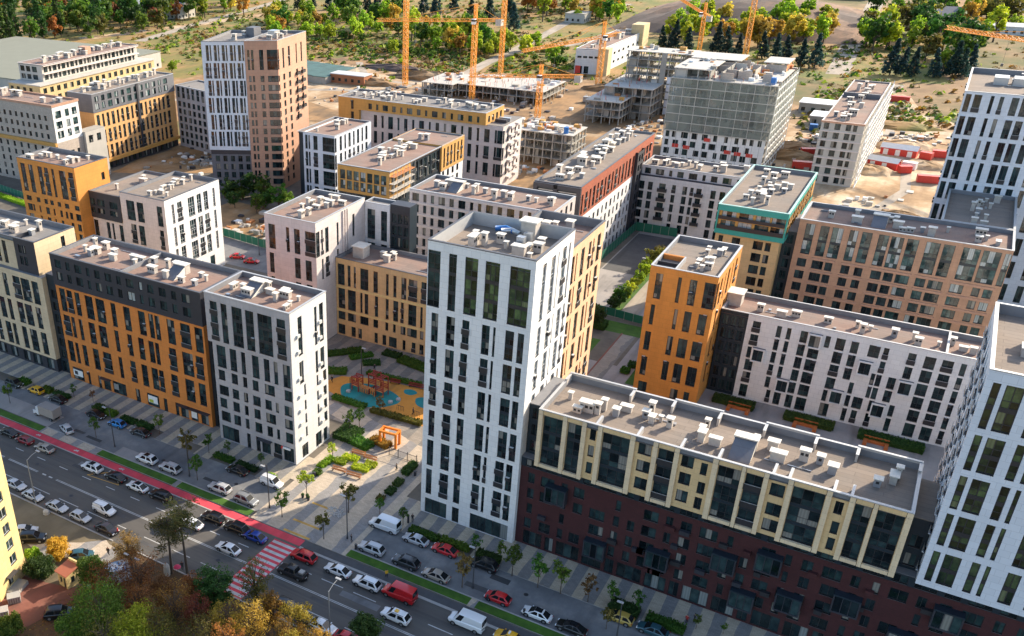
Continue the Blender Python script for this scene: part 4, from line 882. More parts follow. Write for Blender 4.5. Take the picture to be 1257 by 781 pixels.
for x0_, x1_ in ((-42.1, -31.5), (-25.5, -18.5), (-12.5, -5.5), (-.5, 7.3)):
    B.slab('terrace_wall', x0_, 130.85, x1_, 131.15, 26.3, 27.55, M_VENT); B.slab('terrace_coping', x0_ - .05, 130.8, x1_ + .05, 131.2, 27.55, 27.66, M_COPING)
    for x in (x0_, x1_ - .3): B.slab('terrace_wall', x, 128.6, x + .3, 130.79, 26.3, 27.45, M_VENT); B.slab('terrace_coping', x - .05, 128.55, x + .35, 130.79, 27.45, 27.56, M_COPING)
B.vents(-41, 119.8, 6.5, 129.5, 26.3, 20, 14, hatch=[(-13.9, 123.3)])
B.block(-44.8, 121.0, -42.25, 131, 17.06, 26, M_NAVY, front=rep([(-44.2, -43)], floors(17.6, 3)), part='recessed_stair_bay', skip='rlb'); B.slab('ledge_roof', -44.8, 121, -42.25, 131, 26, 26.1, M_UPSTAND)
B.block(7.5, 121.0, 9.85, 131, 17.06, 25, M_NAVY, front=rep([(8, 9.4)], floors(17.6, 2)), part='glazed_link'); B.slab('ledge_roof', 7.5, 121, 9.85, 131, 25, 25.1, M_ROOF)
B.finish()
# --- white tower at the right edge
B = Building('apartment_tower', 'cool white tower with windows painted with olive reflections rising from the brick base at the right edge', 'apartment tower', loc=(22, 128, 0))
rows6 = [(40.8, 46.8), (35.0, 39.8), (29.3, 34.0), (23.7, 28.4), (18.0, 22.6)]
c6 = [(10.62, 11.4), (11.9, 13.65), (14.8, 15.7), (16.28, 16.75), (18.5, 19.85), (21.2, 22), (23, 24.6), (26, 27), (28, 30)]
B.block(9.9, 118.5, 33, 140, 17.1, 48.3, M_COOL, front=rep(c6, rows6, 'olive'), left=rep([(119.6, 121.2), (122.6, 124), (125.4, 127.4), (129, 130.4), (132, 133.6), (135, 137), (138, 139.4)], [(z, z + 2.2) for z in [18 + 2.94 * k for k in range(10)]], 'pale'), back=rep(cols(11, 32, (1.4, 2), 1.8), rows6))
B.slab('tower_soffit', 9.9, 118.5, 33, 140, 16.95, 17.1, M_COOL)
for k in range(10):
    for y in (120.2, 124.2, 128.4, 133, 137):
        B.slab('balcony_railing', 9.62, y, 9.68, y + 1.9, 17.9 + 2.94 * k, 18.85 + 2.94 * k, M_GALV); B.slab('balcony_floor', 9.6, y, 9.9, y + 1.9, 17.78 + 2.94 * k, 17.9 + 2.94 * k, M_COOL)
B.roof(9.9, 118.5, 33, 140, 48.3, 1.3, M_ROOF, M_COPING)
B.vents(11, 120, 32, 138, 47, 8, 5, size=1.2)
B.finish()
# --- orange slab tower
B = Building('apartment_block', 'narrow bright orange block with a roof terrace cut into its corner', loc=(-37, 190, 0))
w = [(a, b, max(c, .2), d) for a, b, c, d in D['B7']]; w = [((a, -31.15, c, d) if i == 3 else (a, b, c, d)) for i, (a, b, c, d) in enumerate(w)]
r7 = [(21.7, 27.1), (15.9, 20.3), (10, 14.2), (4.1, 8.5)]
B.block(-44.2, 180.4, -31.1, 200.4, 0, 28.6, M_ORANGE2, front=w, right=[(180.45, 182.2, 21.75, 27.1)] + rep([(183.6, 185), (187, 187.8), (189.6, 191.2), (193.2, 194.0), (196, 197.6)], r7), left=rep(cols(182, 199, (1.5, 1), 2), r7), back=rep(cols(-43, -32, (1.5, 1), 2), r7))
B.roof(-44.2, 180.4, -31.1, 200.4, 28.6, 1.0, M_ROOF, M_COPING)
B.slab('terrace_wall', -43.8, 187.8, -39.6, 188.1, 27.6, 28.65, M_ORANGE2); B.slab('terrace_wall', -39.6, 180.8, -39.3, 188.1, 27.6, 28.65, M_COPING); B.slab('terrace_wall', -43.8, 184.2, -39.6, 184.4, 27.6, 28.3, M_CHAR)
B.slab('terrace_screen', -43.7, 187.55, -39.7, 187.78, 27.62, 28.6, M_ORANGE)
B.vents(-39, 182, -32, 199, 27.6, 9, 6)
B.finish()
# --- low white block with framed box windows
B = Building('apartment_block', 'low white block with scattered square box windows and a dark glazed left end', loc=(0, 194, 0))
c8 = [(-24.55, -23.05), (-20.02, -19.09), (-18.15, -17.32), (-15.63, -14.05), (-13.6, -12.0), (-11.17, -10.27), (-9.27, -7.65), (-6.63, -5.33), (-3.58, -1.67), (-1.11, -.18), (2.98, 4.3), (5.67, 7.48), (8.48, 10.26), (11.4, 12.32), (14, 15.5), (17, 19), (21, 22), (24, 26)]
r8 = [(15.3, 17.7), (12.4, 14.8), (9.55, 11.95), (6.7, 9.1), (3.85, 6.25), (.5, 3.3)]
w = []
for (a, b), rs in (((-24.55, -23.05), (0, 1, 3, 4, 5)), ((-24.6, -23.8), (2,)), ((-20.02, -19.09), (0, 1, 2, 3, 4)), ((-18.15, -17.32), (0, 1, 2, 3)), ((-19.4, -18.6), (5,)), ((-17.9, -16.6), (5,)), ((-15.63, -14.3), (0, 1, 2, 3, 4, 5)), ((-13.7, -11.8), (1, 2, 3, 4, 5)),
    ((-11.17, -10.27), (0,)), ((-9.27, -7.65), (0, 1, 2, 3, 5)), ((-9.3, -8.5), (4,)), ((-6.63, -5.33), (0, 1, 2)), ((-5.2, -4.4), (3, 4, 5)), ((-3.58, -1.67), (0,)), ((-2.0, -1.3), (2, 3)), ((-3.9, -2.2), (4,)), ((-3.6, -2.6), (5,)), ((-1.11, -.18), (0, 1, 2, 3, 4, 5)),
    ((2.98, 4.3), (0, 1)), ((.9, 2.2), (2, 3)), ((2.4, 3.3), (4, 5)), ((5.67, 7.48), (0, 1, 2, 3, 4, 5)), ((8.48, 10.26), (0, 1, 2, 3, 4, 5)), ((11.4, 12.32), (0, 1, 2, 3, 4, 5)), ((14, 15.5), (0, 1, 2, 3, 4)), ((17, 19), (0, 2, 3, 4)), ((21, 22), (0, 1, 2, 3)), ((24, 26), (1, 2, 3, 4))):
    w += [(a, b, *r8[k]) for k in rs]
B.block(-25.6, 188.5, 30, 199.5, 0, 19, M_WHITE, front=w, left=[], back=rep(cols(-24, 29, (1.5, 1, 2), 2), r8), skip='l')
for x, z in ((-22.4, 9.4), (-12.9, 15.0), (-16.8, 3.9), (-6.9, 4.2), (-3.4, 11.6), (3.9, 9.3), (.6, 3.4)):
    om = MB(); lx, ly, _ = B.L((x, 188.5, 0)); h = 2.5
    om.box(lx - 1.2, ly - .9, z - .25, lx + 1.2, ly, z, M_WHITE); om.box(lx - 1.2, ly - .9, z + h, lx + 1.2, ly - .62, z + h + .25, M_WHITE); om.box(lx - 1.2, ly - .62, z + h, lx + 1.2, ly, z + h + .22, M_SLATE)
    om.box(lx - 1.2, ly - .9, z, lx - .95, ly, z + h, M_WHITE); om.box(lx + .95, ly - .9, z, lx + 1.2, ly, z + h, M_WHITE)
    for k in range(2): om.poly([(lx - .95 + k * .95, ly - .6, z), (lx + k * .95, ly - .6, z), (lx + k * .95, ly - .6, z + h), (lx - .95 + k * .95, ly - .6, z + h)], M_GLASS)
    om.box(lx - .04, ly - .66, z, lx + .04, ly - .56, z + h, M_FRAME)
    om.build('box_window', B.root)
B.block(-30.9, 188.7, -25.6, 199.3, 0, 18.9, M_NAVY, front=rep([(-30.4, -29.3), (-28.9, -27.7), (-27.3, -26.1)], floors(.8, 6, 2.2)), part='glazed_end', skip='r')
B.roof(-30.9, 188.5, 30, 199.5, 19, 0.9, M_ROOF_R, M_COPING)
B.vents(-29, 189.5, 29, 198, 18.1, 14, 7)
B.slab('stair_house', -31.0, 193, -28.2, 196, 18.1, 20.8, M_VENT); B.slab('stair_house', -31.3, 192.7, -27.9, 196.3, 20.8, 21.0, M_CAP)
B.slab('cross_wall', 8.5, 188.9, 8.9, 199.1, 18.1, 19.05, M_COPING)
B.finish()
# --- teal crowned block
B = Building('apartment_block', 'block with a teal framed two-storey crown over ochre walls', loc=(-33, 240, 0))
B.block(-41.0, 222.9, -27.0, 256, 0, 23.3, M_TAN, front=rep([(-40.2, -39.2), (-37.2, -35.4), (-32.5, -30.4), (-29.9, -28.7)], floors(2.6, 7, 2.0)), left=rep(cols(224, 255, (1.4, 1), 2), floors(2.6, 7, 2)), part='wall')
gl = rep([(-40.2, -37.0), (-36.4, -33.4), (-32.8, -29.8), (-29.4, -26.6)], [(24.3, 26.3), (26.5, 28.5)], 'bright')
B.block(-41.05, 221.9, -26.2, 258.2, 24.3, 28.6, M_OCHRE, front=gl, right=rep(cols(223, 257, (2.4, 1.6), 1.0), [(24.5, 26.3), (26.6, 28.4)]), left=rep(cols(223, 257, (2.4, 1.6), 1.0), [(24.5, 26.3), (26.6, 28.4)]), part='crown_wall')
B.block(-41.2, 221.6, -26.1, 258.4, 28.6, 30.0, M_TEAL, part='teal_band'); B.block(-41.2, 221.6, -26.1, 258.4, 23.2, 24.3, M_TEAL, part='teal_band')
B.slab('teal_soffit', -41.2, 221.6, -26.1, 258.4, 23.1, 23.2, M_TEAL)
for x in (-41.2, -26.45): B.slab('teal_post', x, 221.55, x + .35, 221.95, 24.3, 28.6, M_TEAL)
B.slab('balcony_railing', -40.8, 221.45, -26.5, 221.5, 24.3, 25.3, M_FRAME); B.slab('balcony_railing', -40.8, 221.45, -26.5, 221.5, 26.6, 27.4, M_FRAME)
B.roof(-41.2, 221.6, -26.1, 258.4, 30, 0.9, M_ROOF, plain('teal_coping', (0.35, 0.60, 0.55), .5))
B.vents(-39, 224, -28, 256, 29.1, 16, 12)
B.block(-26.9, 226.6, -24.2, 240, 0, 24.5, M_NAVY, front=rep([(-26.3, -24.8)], floors(1, 8, 2.2)), part='glazed_link'); B.slab('ledge_roof', -26.9, 226.6, -24.2, 240, 24.5, 24.6, M_UPSTAND)
B.finish()
# --- wide brown panel block
B = Building('apartment_block', 'wide brown panelled block with tall bright windows at the right', loc=(-4, 233, 0))
w = [(a, b, 20.1, 27.2, 'bright') for a, b, c, d in D['B10'] if d > 25]
for z in (17.0, 14.05, 11.1, 8.2, 5.2, 2.2):
    w += [(-23.0, -21.1, z, z + 1.9), (-19.9, -17.6, z, z + 1.9), (-17.2, -15.7, z, z + 1.9), (-13.9, -12.2, z, z + 1.9), (-11.2, -9.6, z, z + 1.9), (-7.9, -5.9, z, z + 1.9), (-5.4, -3.6, z, z + 1.9), (-3.1, -.5, z, z + 1.9, 'bright'),
          (.7, 2.6, z, z + 1.9, 'bright'), (3.1, 5.8, z, z + 1.9), (7.2, 9.6, z, z + 1.9, 'bright'), (11.2, 12.6, z, z + 1.9), (13.2, 14.8, z, z + 1.9, 'bright')]
B.block(-24.2, 226, 16.1, 240, 0, 28, M_BROWN, front=w, right=rep([(228, 230), (234, 236)], [(20.1, 27)]), back=rep(cols(-23, 2, (1.5, 2.2), 2), floors(2.2, 8)))
for x0_, x1_ in ((-20.2, -15.4), (-14.2, -9.2), (-8.3, -.2), (.5, 6.1), (7.0, 15.1)):
    for z in (18.98, 16.04, 13.1, 10.2, 7.2, 4.2):
        B.slab('string_course', x0_, 225.78, x1_, 226.02, z + .05, z + .5, M_TERRA)
B.roof(-24.2, 226, 16.1, 240, 28, 0.8, M_ROOF_R, M_COPING)
B.vents(-23, 227, 15, 239, 27.2, 14, 15, hatch=[(-9, 233)])
B.block(2.4, 240, 16.1, 266.4, 0, 27.6, M_WHITE2, part='rear_wing', right=rep(cols(242, 265, (1.5, 2), 2), floors(2.2, 8)), left=rep(cols(242, 265, (1.5, 2), 2), floors(2.2, 8)), skip='f')
B.roof(2.4, 240.4, 16.1, 266.4, 28.0, 0.8, M_ROOF, M_COPING)
B.vents(6, 241, 14, 264, 27.2, 9, 17)
B.finish()
# --- white tower top right
B = Building('apartment_tower', 'pale blue-white tower standing by the sandy building site at the upper right', 'apartment tower', loc=(12, 280, 0))
rr = [(46.4, 50.4), (41.1, 45.3), (35.8, 40.1), (30.5, 34.9), (25.5, 29.6), (19.8, 24), (14, 18.2), (8.2, 12.4), (2.4, 6.6)]
B.block(-.2, 266.6, 28, 299, 0, 51, M_COOL, front=rep([(.2, 1.3), (1.9, 3.4), (5.1, 5.8), (6.9, 7.65), (9.2, 10.6), (11.2, 12.6), (13.6, 14.9), (16.2, 17.2), (18.6, 20), (22, 23.4), (25, 26.4)], rr, 'std'),
        left=rep(cols(268, 298, (1.4, 2.0), 2.0), rr, 'pale'), back=rep(cols(1, 27, (1.4, 2.0), 2.0), rr))
B.roof(-.2, 266.6, 28, 299, 51, 1.2, M_ROOF, M_COPING)
B.vents(2, 270, 26, 296, 49.8, 8, 3)
for x in (5, 9, 13): B.slab('air_unit', x, 284, x + 3, 288, 49.8, 51.6, M_METAL)
B.finish()
# --- white block closing the courtyard
B = Building('apartment_block', 'white block with small dark balconies closing the fenced sports court', loc=(-60, 287, 0))
rr = [(12.55, 14.95), (9.65, 12.0), (6.75, 9.1), (3.75, 6.1), (.5, 2.95)]
w = rep([(-75.7, -74.2), (-73.1, -71.7), (-66.0, -64.9), (-62.9, -61.6), (-60.7, -59.8), (-54.9, -53.5), (-52.4, -50.9), (-48, -46.5), (-44, -42)], rr) + rep([(-69.8, -67.9), (-59.0, -57.5)], rr[:4], 'rail')
B.block(-76.8, 280.5, -30, 294, 0, 16.6, M_WHITE2, front=w, back=rep(cols(-75, -31, (1.5, 1), 2), rr))
B.slab('ledge_roof', -76.8, 280.5, -30, 294, 16.6, 16.7, M_CHAR)
B.block(-76.0, 282.0, -30.2, 293.8, 16.7, 19.4, M_WHITE2, front=rep(cols(-75, -31, (1.8, 2.4, .9), 1.5), [(17.0, 18.7)]), part='set_back_storey')
B.roof(-76.0, 282, -30.2, 293.8, 19.4, .6, M_ROOF, M_COPING)
B.vents(-75, 283, -31, 293, 18.8, 14, 19, size=1.15)
B.finish()
# --- rust-red topped block
B = Building('apartment_block', 'long block with a rust-red brick top and white lower floors running away from the tower', loc=(-83, 260, 0))
cy = cols(231, 291, (1.5, 1.5, 1.1), 2.1)
B.block(-89, 229, -76.5, 293, 0, 17.8, M_WHITE2, right=rep(cy, floors(.8, 5, 2.0, 3.3)), left=rep(cy, floors(.8, 5, 2.0, 3.3)), front=rep(cols(-88, -77, (1.5,), 2), floors(.8, 5, 2, 3.3)))
B.block(-89.1, 229.4, -76.4, 293.1, 17.8, 26.4, M_BRICK2, right=rep(cols(230.5, 281, (1.3, 1.7), 1.5), [(18.6, 24.0)]) + rep(cols(282.5, 292, (2.2,), .8), [(18.6, 21), (21.6, 24)]), left=rep(cy, [(18.6, 24.5)]), part='brick_storeys')
for z in (18.4, 20.5, 22.6, 24.4):
    B.slab('balcony_rail', -87.8, 229.05, -83.6, 229.2, z, z + .25, M_GALV); B.slab('balcony_rail', -82.4, 229.05, -77.4, 229.2, z, z + .25, M_GALV)
for x in (-89.1, -83.6, -77.3): B.slab('black_frame', x, 228.6, x + 1.1, 229.4, 16.5, 26.3, M_CHAR)
B.slab('black_frame', -88.0, 228.6, -77.3, 229.4, 25.2, 26.3, M_CHAR)
B.slab('black_panel', -89.0, 229.25, -76.5, 229.39, 17.8, 25.2, M_NAVY)
B.block(-76.6, 275, -75.6, 281, 0, 24.6, M_CHAR, part='dark_stair_strip', right=rep([(276, 277.6), (278.4, 280)], floors(1, 8)))
B.roof(-89.1, 229.4, -76.4, 293.1, 26.4, .5, M_ROOF, M_COPING_D)
B.vents(-88, 231, -77.5, 292, 25.9, 26, 23, size=1.3)
B.finish()
# --- pinkish wide block behind the tower
B = Building('apartment_block', 'wide pinkish grey block with ribbon balconies behind the tall white tower', loc=(-92, 210, 0))
c14 = cols(-111, -74, (1.9, .9, .9, 1.8, 1.2), 1.25)
B.block(-111.8, 202.7, -73.4, 217, 0, 28, M_PINK, front=rep(c14, floors(1.6, 9, 2.0)), right=rep([(204, 205.4), (207, 208.4), (210.4, 211.8), (213.6, 215)], floors(1.6, 9, 2.1)), left=rep(cols(204, 216, (1.4,), 2), floors(1.6, 9)))
for k in range(1, 10): B.slab('string_course', -111.8, 202.5, -73.4, 202.72, .75 + FL * k, 1.3 + FL * k, M_PINK2)
B.roof(-111.8, 202.7, -73.4, 217, 28, .7, M_ROOF_R, M_COPING)
B.vents(-110, 204, -75, 216, 27.3, 14, 31, hatch=[(-102, 209.5)], size=1.1)
B.finish()
# --- yellow-tan low block
B = Building('apartment_block', 'tan yellow block facing the playground', loc=(-92, 176, 0))
w = [(a, b, max(c, .3), d) for a, b, c, d in D['B15']]
B.block(-113.6, 170.8, -66, 182, 0, 19.9, M_TAN, front=w + rep(cols(-88, -67, (1.4, .8, 2), 1.3), [(13.3, 18.4), (7.2, 12.3), (4.3, 6.3), (.4, 2.9)]), skip='l', back=rep(cols(-112, -67, (1.4, 2), 2), floors(1, 6)))
B.slab('band', -113.6, 170.72, -66, 170.82, 12.45, 13.0, M_YELLOW); B.slab('band', -113.6, 170.72, -66, 170.82, 6.45, 7.0, M_YELLOW)
B.roof(-113.6, 170.8, -66, 182, 19.9, .8, M_ROOF_R, M_COPING_D)
B.vents(-107, 172, -72, 181, 19.1, 9, 41, size=1.05)
B.slab('stair_house', -111.2, 174.5, -108.4, 177.5, 19.1, 21.8, M_VENT); B.slab('stair_house', -111.5, 174.2, -108.1, 177.8, 21.8, 22.0, M_CAP)
B.finish()
# --- blush block with glazed corner
B = Building('apartment_block', 'blush pink block with a glazed corner behind the grey block', loc=(-121, 173, 0))
w = [(a, b, c, d) for a, b, c, d in D['B16']]; w[3] = (-116.6, -113.75, 22.3, 28.2)
B.block(-128, 163, -113.7, 184, 0, 30.5, M_PINK2, front=w + [(a, b, c, c + 4.8) for c in (10.4, 4.5) for a, b in ((-119.8, -118.2), (-116.7, -115.0), (-126.9, -125.8))],
        right=[(163.05, 164.6, 22.3, 28.2)] + rep([(165.2, 165.9), (166.8, 168.2)], [(22.3, 28.2), (16.3, 21.2)]) + [(171.6, 172.4, 22.6, 28), (171.6, 172.4, 16.8, 21.5), (178.4, 179.4, 22.6, 28)], left=rep(cols(165, 183, (1.4, 2), 2), [(22.3, 28), (16.3, 21)]))
B.roof(-128, 163, -113.7, 184, 30.5, .9, M_ROOF_R, M_COPING)
B.vents(-127, 165, -114.8, 183, 29.6, 10, 44)
for y in (174.0, 175.0, 176.0): B.slab('duct_riser', -113.7, y, -113.4, y + .35, 20, 30.2, M_PINK2)
B.block(-113.65, 184, -106.8, 188, 0, 29.6, M_WHITE2, front=[(-113, -110.8, 20.6, 28), (-109.2, -107.5, 20.6, 28), (-113, -110.8, 16, 19.6), (-109.2, -107.5, 16, 19.6)], part='white_link', skip='l')
B.roof(-113.65, 184, -106.8, 188, 29.6, .5, M_ROOF_G, M_COPING)
B.block(-106.8, 184.3, -101.5, 187.8, 0, 29.9, M_NAVY, front=rep([(-106.3, -105.1), (-104.7, -103.5), (-103.1, -101.9)], floors(2, 9, 2.3)), part='glazed_link', skip='l')
B.slab('ledge_roof', -106.8, 184.3, -101.5, 187.8, 29.9, 30.0, M_CHAR)
B.finish()
# --- white block with dark upper corner
B = Building('apartment_block', 'bright white block with charcoal upper left corner beside the amber block', loc=(-180, 181, 0))
w = [x for x in D['B17'] if x[0] > -182]
B.block(-182.3, 170.2, -166.3, 192.4, 0, 25.2, M_PINK2, front=w + [(a, b, c, c + 4.8) for c in (5, ) for a, b in ((-179.3, -177.4), (-176.5, -174.4), (-168.9, -167.4))], skip='rl')
rws = [(18.2, 23.4), (12.0, 17.1), (6.0, 11.0)]
B.face('side_wall', (-166.25, 170.2), (-166.25, 192.4), 0, 25.2, [(a, b, c, d, 'pale') for c, d in rws for a, b in ((2.6, 3.6), (4.8, 6.6), (9.0, 11.6), (12.6, 14.4), (15.4, 17.2), (19.2, 20.2))] + [(a, b, 1, 4.5) for a, b in ((11, 12.6), (16, 18))], M_WHITE)
B.block(-194, 170.4, -182.3, 192.4, 0, 16.4, M_PINK2, front=[x for x in D['B17'] if x[0] < -182 and x[3] < 16.3] + [(a, b, 5, 9.8) for a, b in ((-192.6, -190.8), (-189, -187.8), (-184.2, -182.8))], skip='r')
B.block(-194.1, 170.0, -182.3, 192.4, 16.4, 23.8, M_CHAR, front=[(a + 1.6, b + 1.6, c, d, 'bright' if i == 2 else 'std') for i, (a, b, c, d) in enumerate(D['B17top'])], part='charcoal_corner', skip='r')
B.roof(-194.1, 170.0, -182.3, 192.4, 23.8, .5, M_ROOF, M_COPING_D)
B.roof(-182.3, 170.2, -166.25, 192.4, 25.2, .8, M_ROOF, M_COPING_D)
B.vents(-181.5, 172, -167, 191, 24.4, 11, 52); B.vents(-193, 172, -183, 191, 23.3, 3, 53)
B.finish()
# --- amber block
B = Building('apartment_block', 'amber orange block with a blank sunlit side wall at the left', loc=(-205, 172, 0))
B.block(-217, 166.2, -194, 178.4, 0, 31, M_ORANGE2, front=D['B18'] + [(a, b, 13.1 - k * FL, 15 - k * FL) for k in range(5) for a, b in ((-215.6, -213.7), (-210.9, -210.2), (-208.1, -206.6), (-205, -204.4), (-202.4, -201.4), (-198.5, -197.3), (-196, -194.5))], right=[(175.5, 176.7, 25.4, 27.4)], left=rep(cols(167, 177, (1.4,), 2), floors(2, 9)))
B.roof(-217, 166.2, -194, 178.4, 31, .9, M_ROOF_R, M_COPING_D)
B.vents(-216, 167, -195, 177.5, 30.1, 9, 61)
B.finish()
# --- ochre framed block under construction
B = Building('apartment_block', 'unfinished block with an ochre framed glass front, scaffolding and a red-brown roof', loc=(-135, 240, 0))
B.block(-143.7, 218.5, -127, 264, 0, 18.4, M_NAVY, front=rep(cols(-143, -128, (1.8, 1.2), 1.2), floors(1.5, 6, 2)), right=rep(cols(220, 248, (1.6,), 1.6), floors(1.5, 6, 2)), skip='')
B.block(-143.9, 218.2, -126.9, 230.5, 18.4, 26, M_OCHRE, front=rep(cols(-143, -127.4, (1.7, 1.7), .55), [(19.3, 21.8), (22.2, 24.8)], 'bright'), right=rep([(219.5, 222), (223.2, 226), (227, 229.8)], [(19.3, 21.8), (22.2, 24.8)], 'raw'), part='ochre_box', skip='b')
B.block(-143.7, 230.5, -127.2, 249, 18.4, 25.8, M_NAVY, right=rep(cols(231, 248.5, (1.7,), .9), [(19.2, 25)]), part='dark_storeys', skip='fb')
B.block(-143.7, 249, -126.6, 264, 18.4, 26.4, M_OCHRE, right=rep(cols(250.2, 263, (1.0,), 1.3), [(19.4, 25.2)]), front=[], part='ochre_wing')
B.block(-143.8, 249, -126.8, 264, 0, 18.4, M_WHITE2, right=rep(cols(250, 263, (1.4,), 1.8), floors(1.5, 6)), part='white_base', skip='fl')
B.roof(-143.9, 218.2, -126.6, 264, 26.2, .3, M_ROOF_R, M_COPING)
B.vents(-142, 221, -128, 262, 25.9, 14, 71, size=1.2)
sm = MB()
for z in (18.6, 20.6, 22.6, 24.6): sm.box(8.1, -21.6, z, 9.6, -9.6, z + .12, M_WOOD if z > 24 else M_CONC_L)
for y in [-21.6 + 2 * k for k in range(7)]:
    for x in (8.1, 9.55): sm.bar((x, y, 18.2), (x, y, 26.6), .09, M_GALV)
sm.build('scaffold', B.root)
B.finish()
# --- long white block with ochre upper storey
B = Building('apartment_block', 'long pale block with an ochre set-back top floor below the cranes', loc=(-160, 302, 0))
rws = [(16.0, 20.4), (10.2, 14.6), (4.4, 8.8)]
B.block(-184, 295.5, -127.4, 311.5, 0, 21.8, M_PINK2, front=rep(cols(-178.5, -129, (1.4, .9, 2.0, .8), 1.9), rws) + rep([(-129.5, -127.45)], rws), right=rep([(295.6, 297)], rws) + rep(cols(299, 311, (1.3,), 1.8), rws), skip='l')
for k in range(7):
    for y in (300, 305.5): B.slab('balcony', -127.4, y, -126.2, y + 3, 2.8 + FL * k, 3.6 + FL * k, M_PINK2)
B.slab('ledge_roof', -184, 295.5, -127.4, 311.5, 21.8, 21.9, M_ROOF_G)
B.block(-193, 294.2, -184, 312, 0, 21.9, M_OCHRE, front=[(-187.5, -186.3, 12, 21)], part='ochre_end')
B.block(-193, 294.2, -133.4, 309, 21.9, 26, M_OCHRE, front=[(-187.5, -186.3, 21.95, 25)] + rep(cols(-180, -134.5, (1.5, .9, 2.2), 1.8), [(22.6, 24.6)]), right=rep(cols(296, 308, (1.6,), 1.6), [(22.6, 24.6)]), part='ochre_storey')
B.roof(-193, 294.2, -133.4, 309, 26, .6, M_ROOF_G, M_COPING)
B.vents(-192, 295.5, -134.5, 308, 25.4, 22, 81, size=1.1)
B.slab('air_unit', -132.6, 300, -128.4, 301.4, 21.9, 23, M_CHAR); B.slab('air_unit', -132.6, 303, -128.4, 304.4, 21.9, 23, M_METAL)
B.finish()
# --- small white and dark block
B = Building('apartment_block', 'small white block with alternating glass strips beside the salmon tower', loc=(-175, 265, 0))
rws = [(17.6, 22.2), (11.8, 16.6), (6, 10.8), (.4, 5)]
B.block(-181.0, 254, -168.4, 277, 0, 23, M_COOL, front=[(a, b, c, d) for c, d in rws for a, b in ((-180.2, -179.2), (-178.9, -178.2), (-176.9, -175.2), (-173.2, -168.5))], right=[(254.05, 255.2, c, d) for c, d in rws] + rep(cols(257, 276.5, (1.4, 1.0), 1.5), rws), left=[])
B.block(-183.4, 255, -181.0, 277, 0, 22.8, M_NAVY, part='dark_end', skip='r')
B.roof(-183.4, 254, -168.4, 277, 23, .5, M_ROOF_R, M_COPING)
B.vents(-182, 256, -170, 275, 22.5, 5, 91)
B.finish()
# --- twin tower white and salmon
B = Building('apartment_tower', 'salmon brown tower with stacked corner windows, tallest at the upper left', 'apartment tower', loc=(-199, 268, 0))
P_ = [(-203.3, 253.6), (-193.6, 258.9), (-196.4, 279.6), (-208.0, 277.4)]
fl = floors(2.0, 13, 1.9)
fw = [(a, b, c, d) for c, d in fl for a, b in ((1.0, 1.8), (2.3, 3.0), (4.9, 6.2), (7.4, 11))] + [(a, b, 41.2, 47.6) for a, b in ((.8, 1.6), (2.1, 2.9), (4.8, 6.2), (7.4, 11))]
sw = [(a, b, c, d) for c, d in fl for a, b in ((.05, .9), (3.2, 4.6), (7.2, 8.7))] + [(a, b, 41.2, 47.6) for a, b in ((.05, .9), (3.2, 4.4), (7.2, 8.6), (12.8, 13.6), (16.4, 17.4))] + [(12.6, 14, c, d, 'rail') for c, d in fl[7:]] + [(16.6, 18, c, d, 'rail') for c, d in fl[8:]]
B.quad(P_, 0, 50.5, M_TERRA, (fw, sw, (), ()))
B.roof(0, 0, 0, 0, 50.5, .8, M_ROOF_R, M_COPING, pts=P_)
B.vents(-204, 262, -197, 276, 49.7, 5, 3); B.slab('stair_house', -203.5, 267, -200.5, 270, 49.7, 52.0, M_METAL)
B.finish()
B = Building('apartment_tower', 'white tower with staggered thin windows on a slate base beside the salmon tower', 'apartment tower', loc=(-212, 265, 0))
P_ = [(-216.5, 247.2), (-203.35, 253.5), (-208.1, 277.3), (-223.2, 271.5)]
rnd = random.Random(2); fw = []
for r_ in range(6):
    z0 = 15.4 + r_ * 5.75
    for k in range(5):
        x = 1.0 + k * 2.75 + (.45 if r_ % 2 else 0)
        fw += [(x, x + 1.0, z0, z0 + 5.0), (x + 1.35, x + 1.9, z0, z0 + 5.0)]
B.quad(P_, 14.0, 50.3, M_COOL, (fw, (), (), ()))
Pb = [(-216.3, 247.6), (-203.5, 253.9), (-208.1, 277.3), (-223, 271.4)]
B.quad(Pb, 0, 12.4, M_SLATE, ([(1.5 + 2.7 * k, 3.0 + 2.7 * k, c, c + 2) for k in range(5) for c in (1.2, 4.1, 7.0, 9.9)], (), (), ()), part='slate_base')
B.quad(Pb, 12.4, 14.0, M_CHAR, part='dark_band')
B.roof(0, 0, 0, 0, 50.3, .8, M_ROOF_G, M_COPING_D, pts=P_)
B.slab('stair_house', -212, 266, -208.6, 270, 49.5, 52.6, M_SLATE); B.vents(-216, 256, -209, 270, 49.5, 4, 5)
B.finish()
# --- left background: blocks still being finished
B = Building('apartment_block', 'block with slate top floors over peach orange walls at the upper left', loc=(-273, 264, 0))
cy = cols(243.5, 285.5, (1.5, 1.1, 1.3), 1.25)
B.block(-280, 242.4, -267.4, 286.6, 3.4, 22.2, wall_mat('apricot_render', (0.74, 0.42, 0.17)), right=rep(cy, [(16.4, 21.2), (10.4, 15.2), (4.4, 9.2)]))
B.block(-280, 242.5, -267.8, 286.5, 0, 3.4, M_CHAR, right=rep(cols(244, 286, (1.8,), 1.4), [(.3, 3)], 'shop'), part='ground_floor')
B.block(-280.1, 242.2, -267.2, 286.8, 22.2, 29.0, M_SLATE, right=rep(cols(243.5, 285.5, (1.9, 1.6, 2.2), 1.5), [(23.2, 25.4), (26.0, 28.0)], 'bright'), front=[], part='slate_storeys')
B.slab('scaffold_band', -267.1, 243, -266.0, 286, 3.2, 4.4, M_OCHRE); B.slab('drain_strip', -267.2, 265.2, -266.95, 266.2, 4.4, 28.8, M_CHAR)
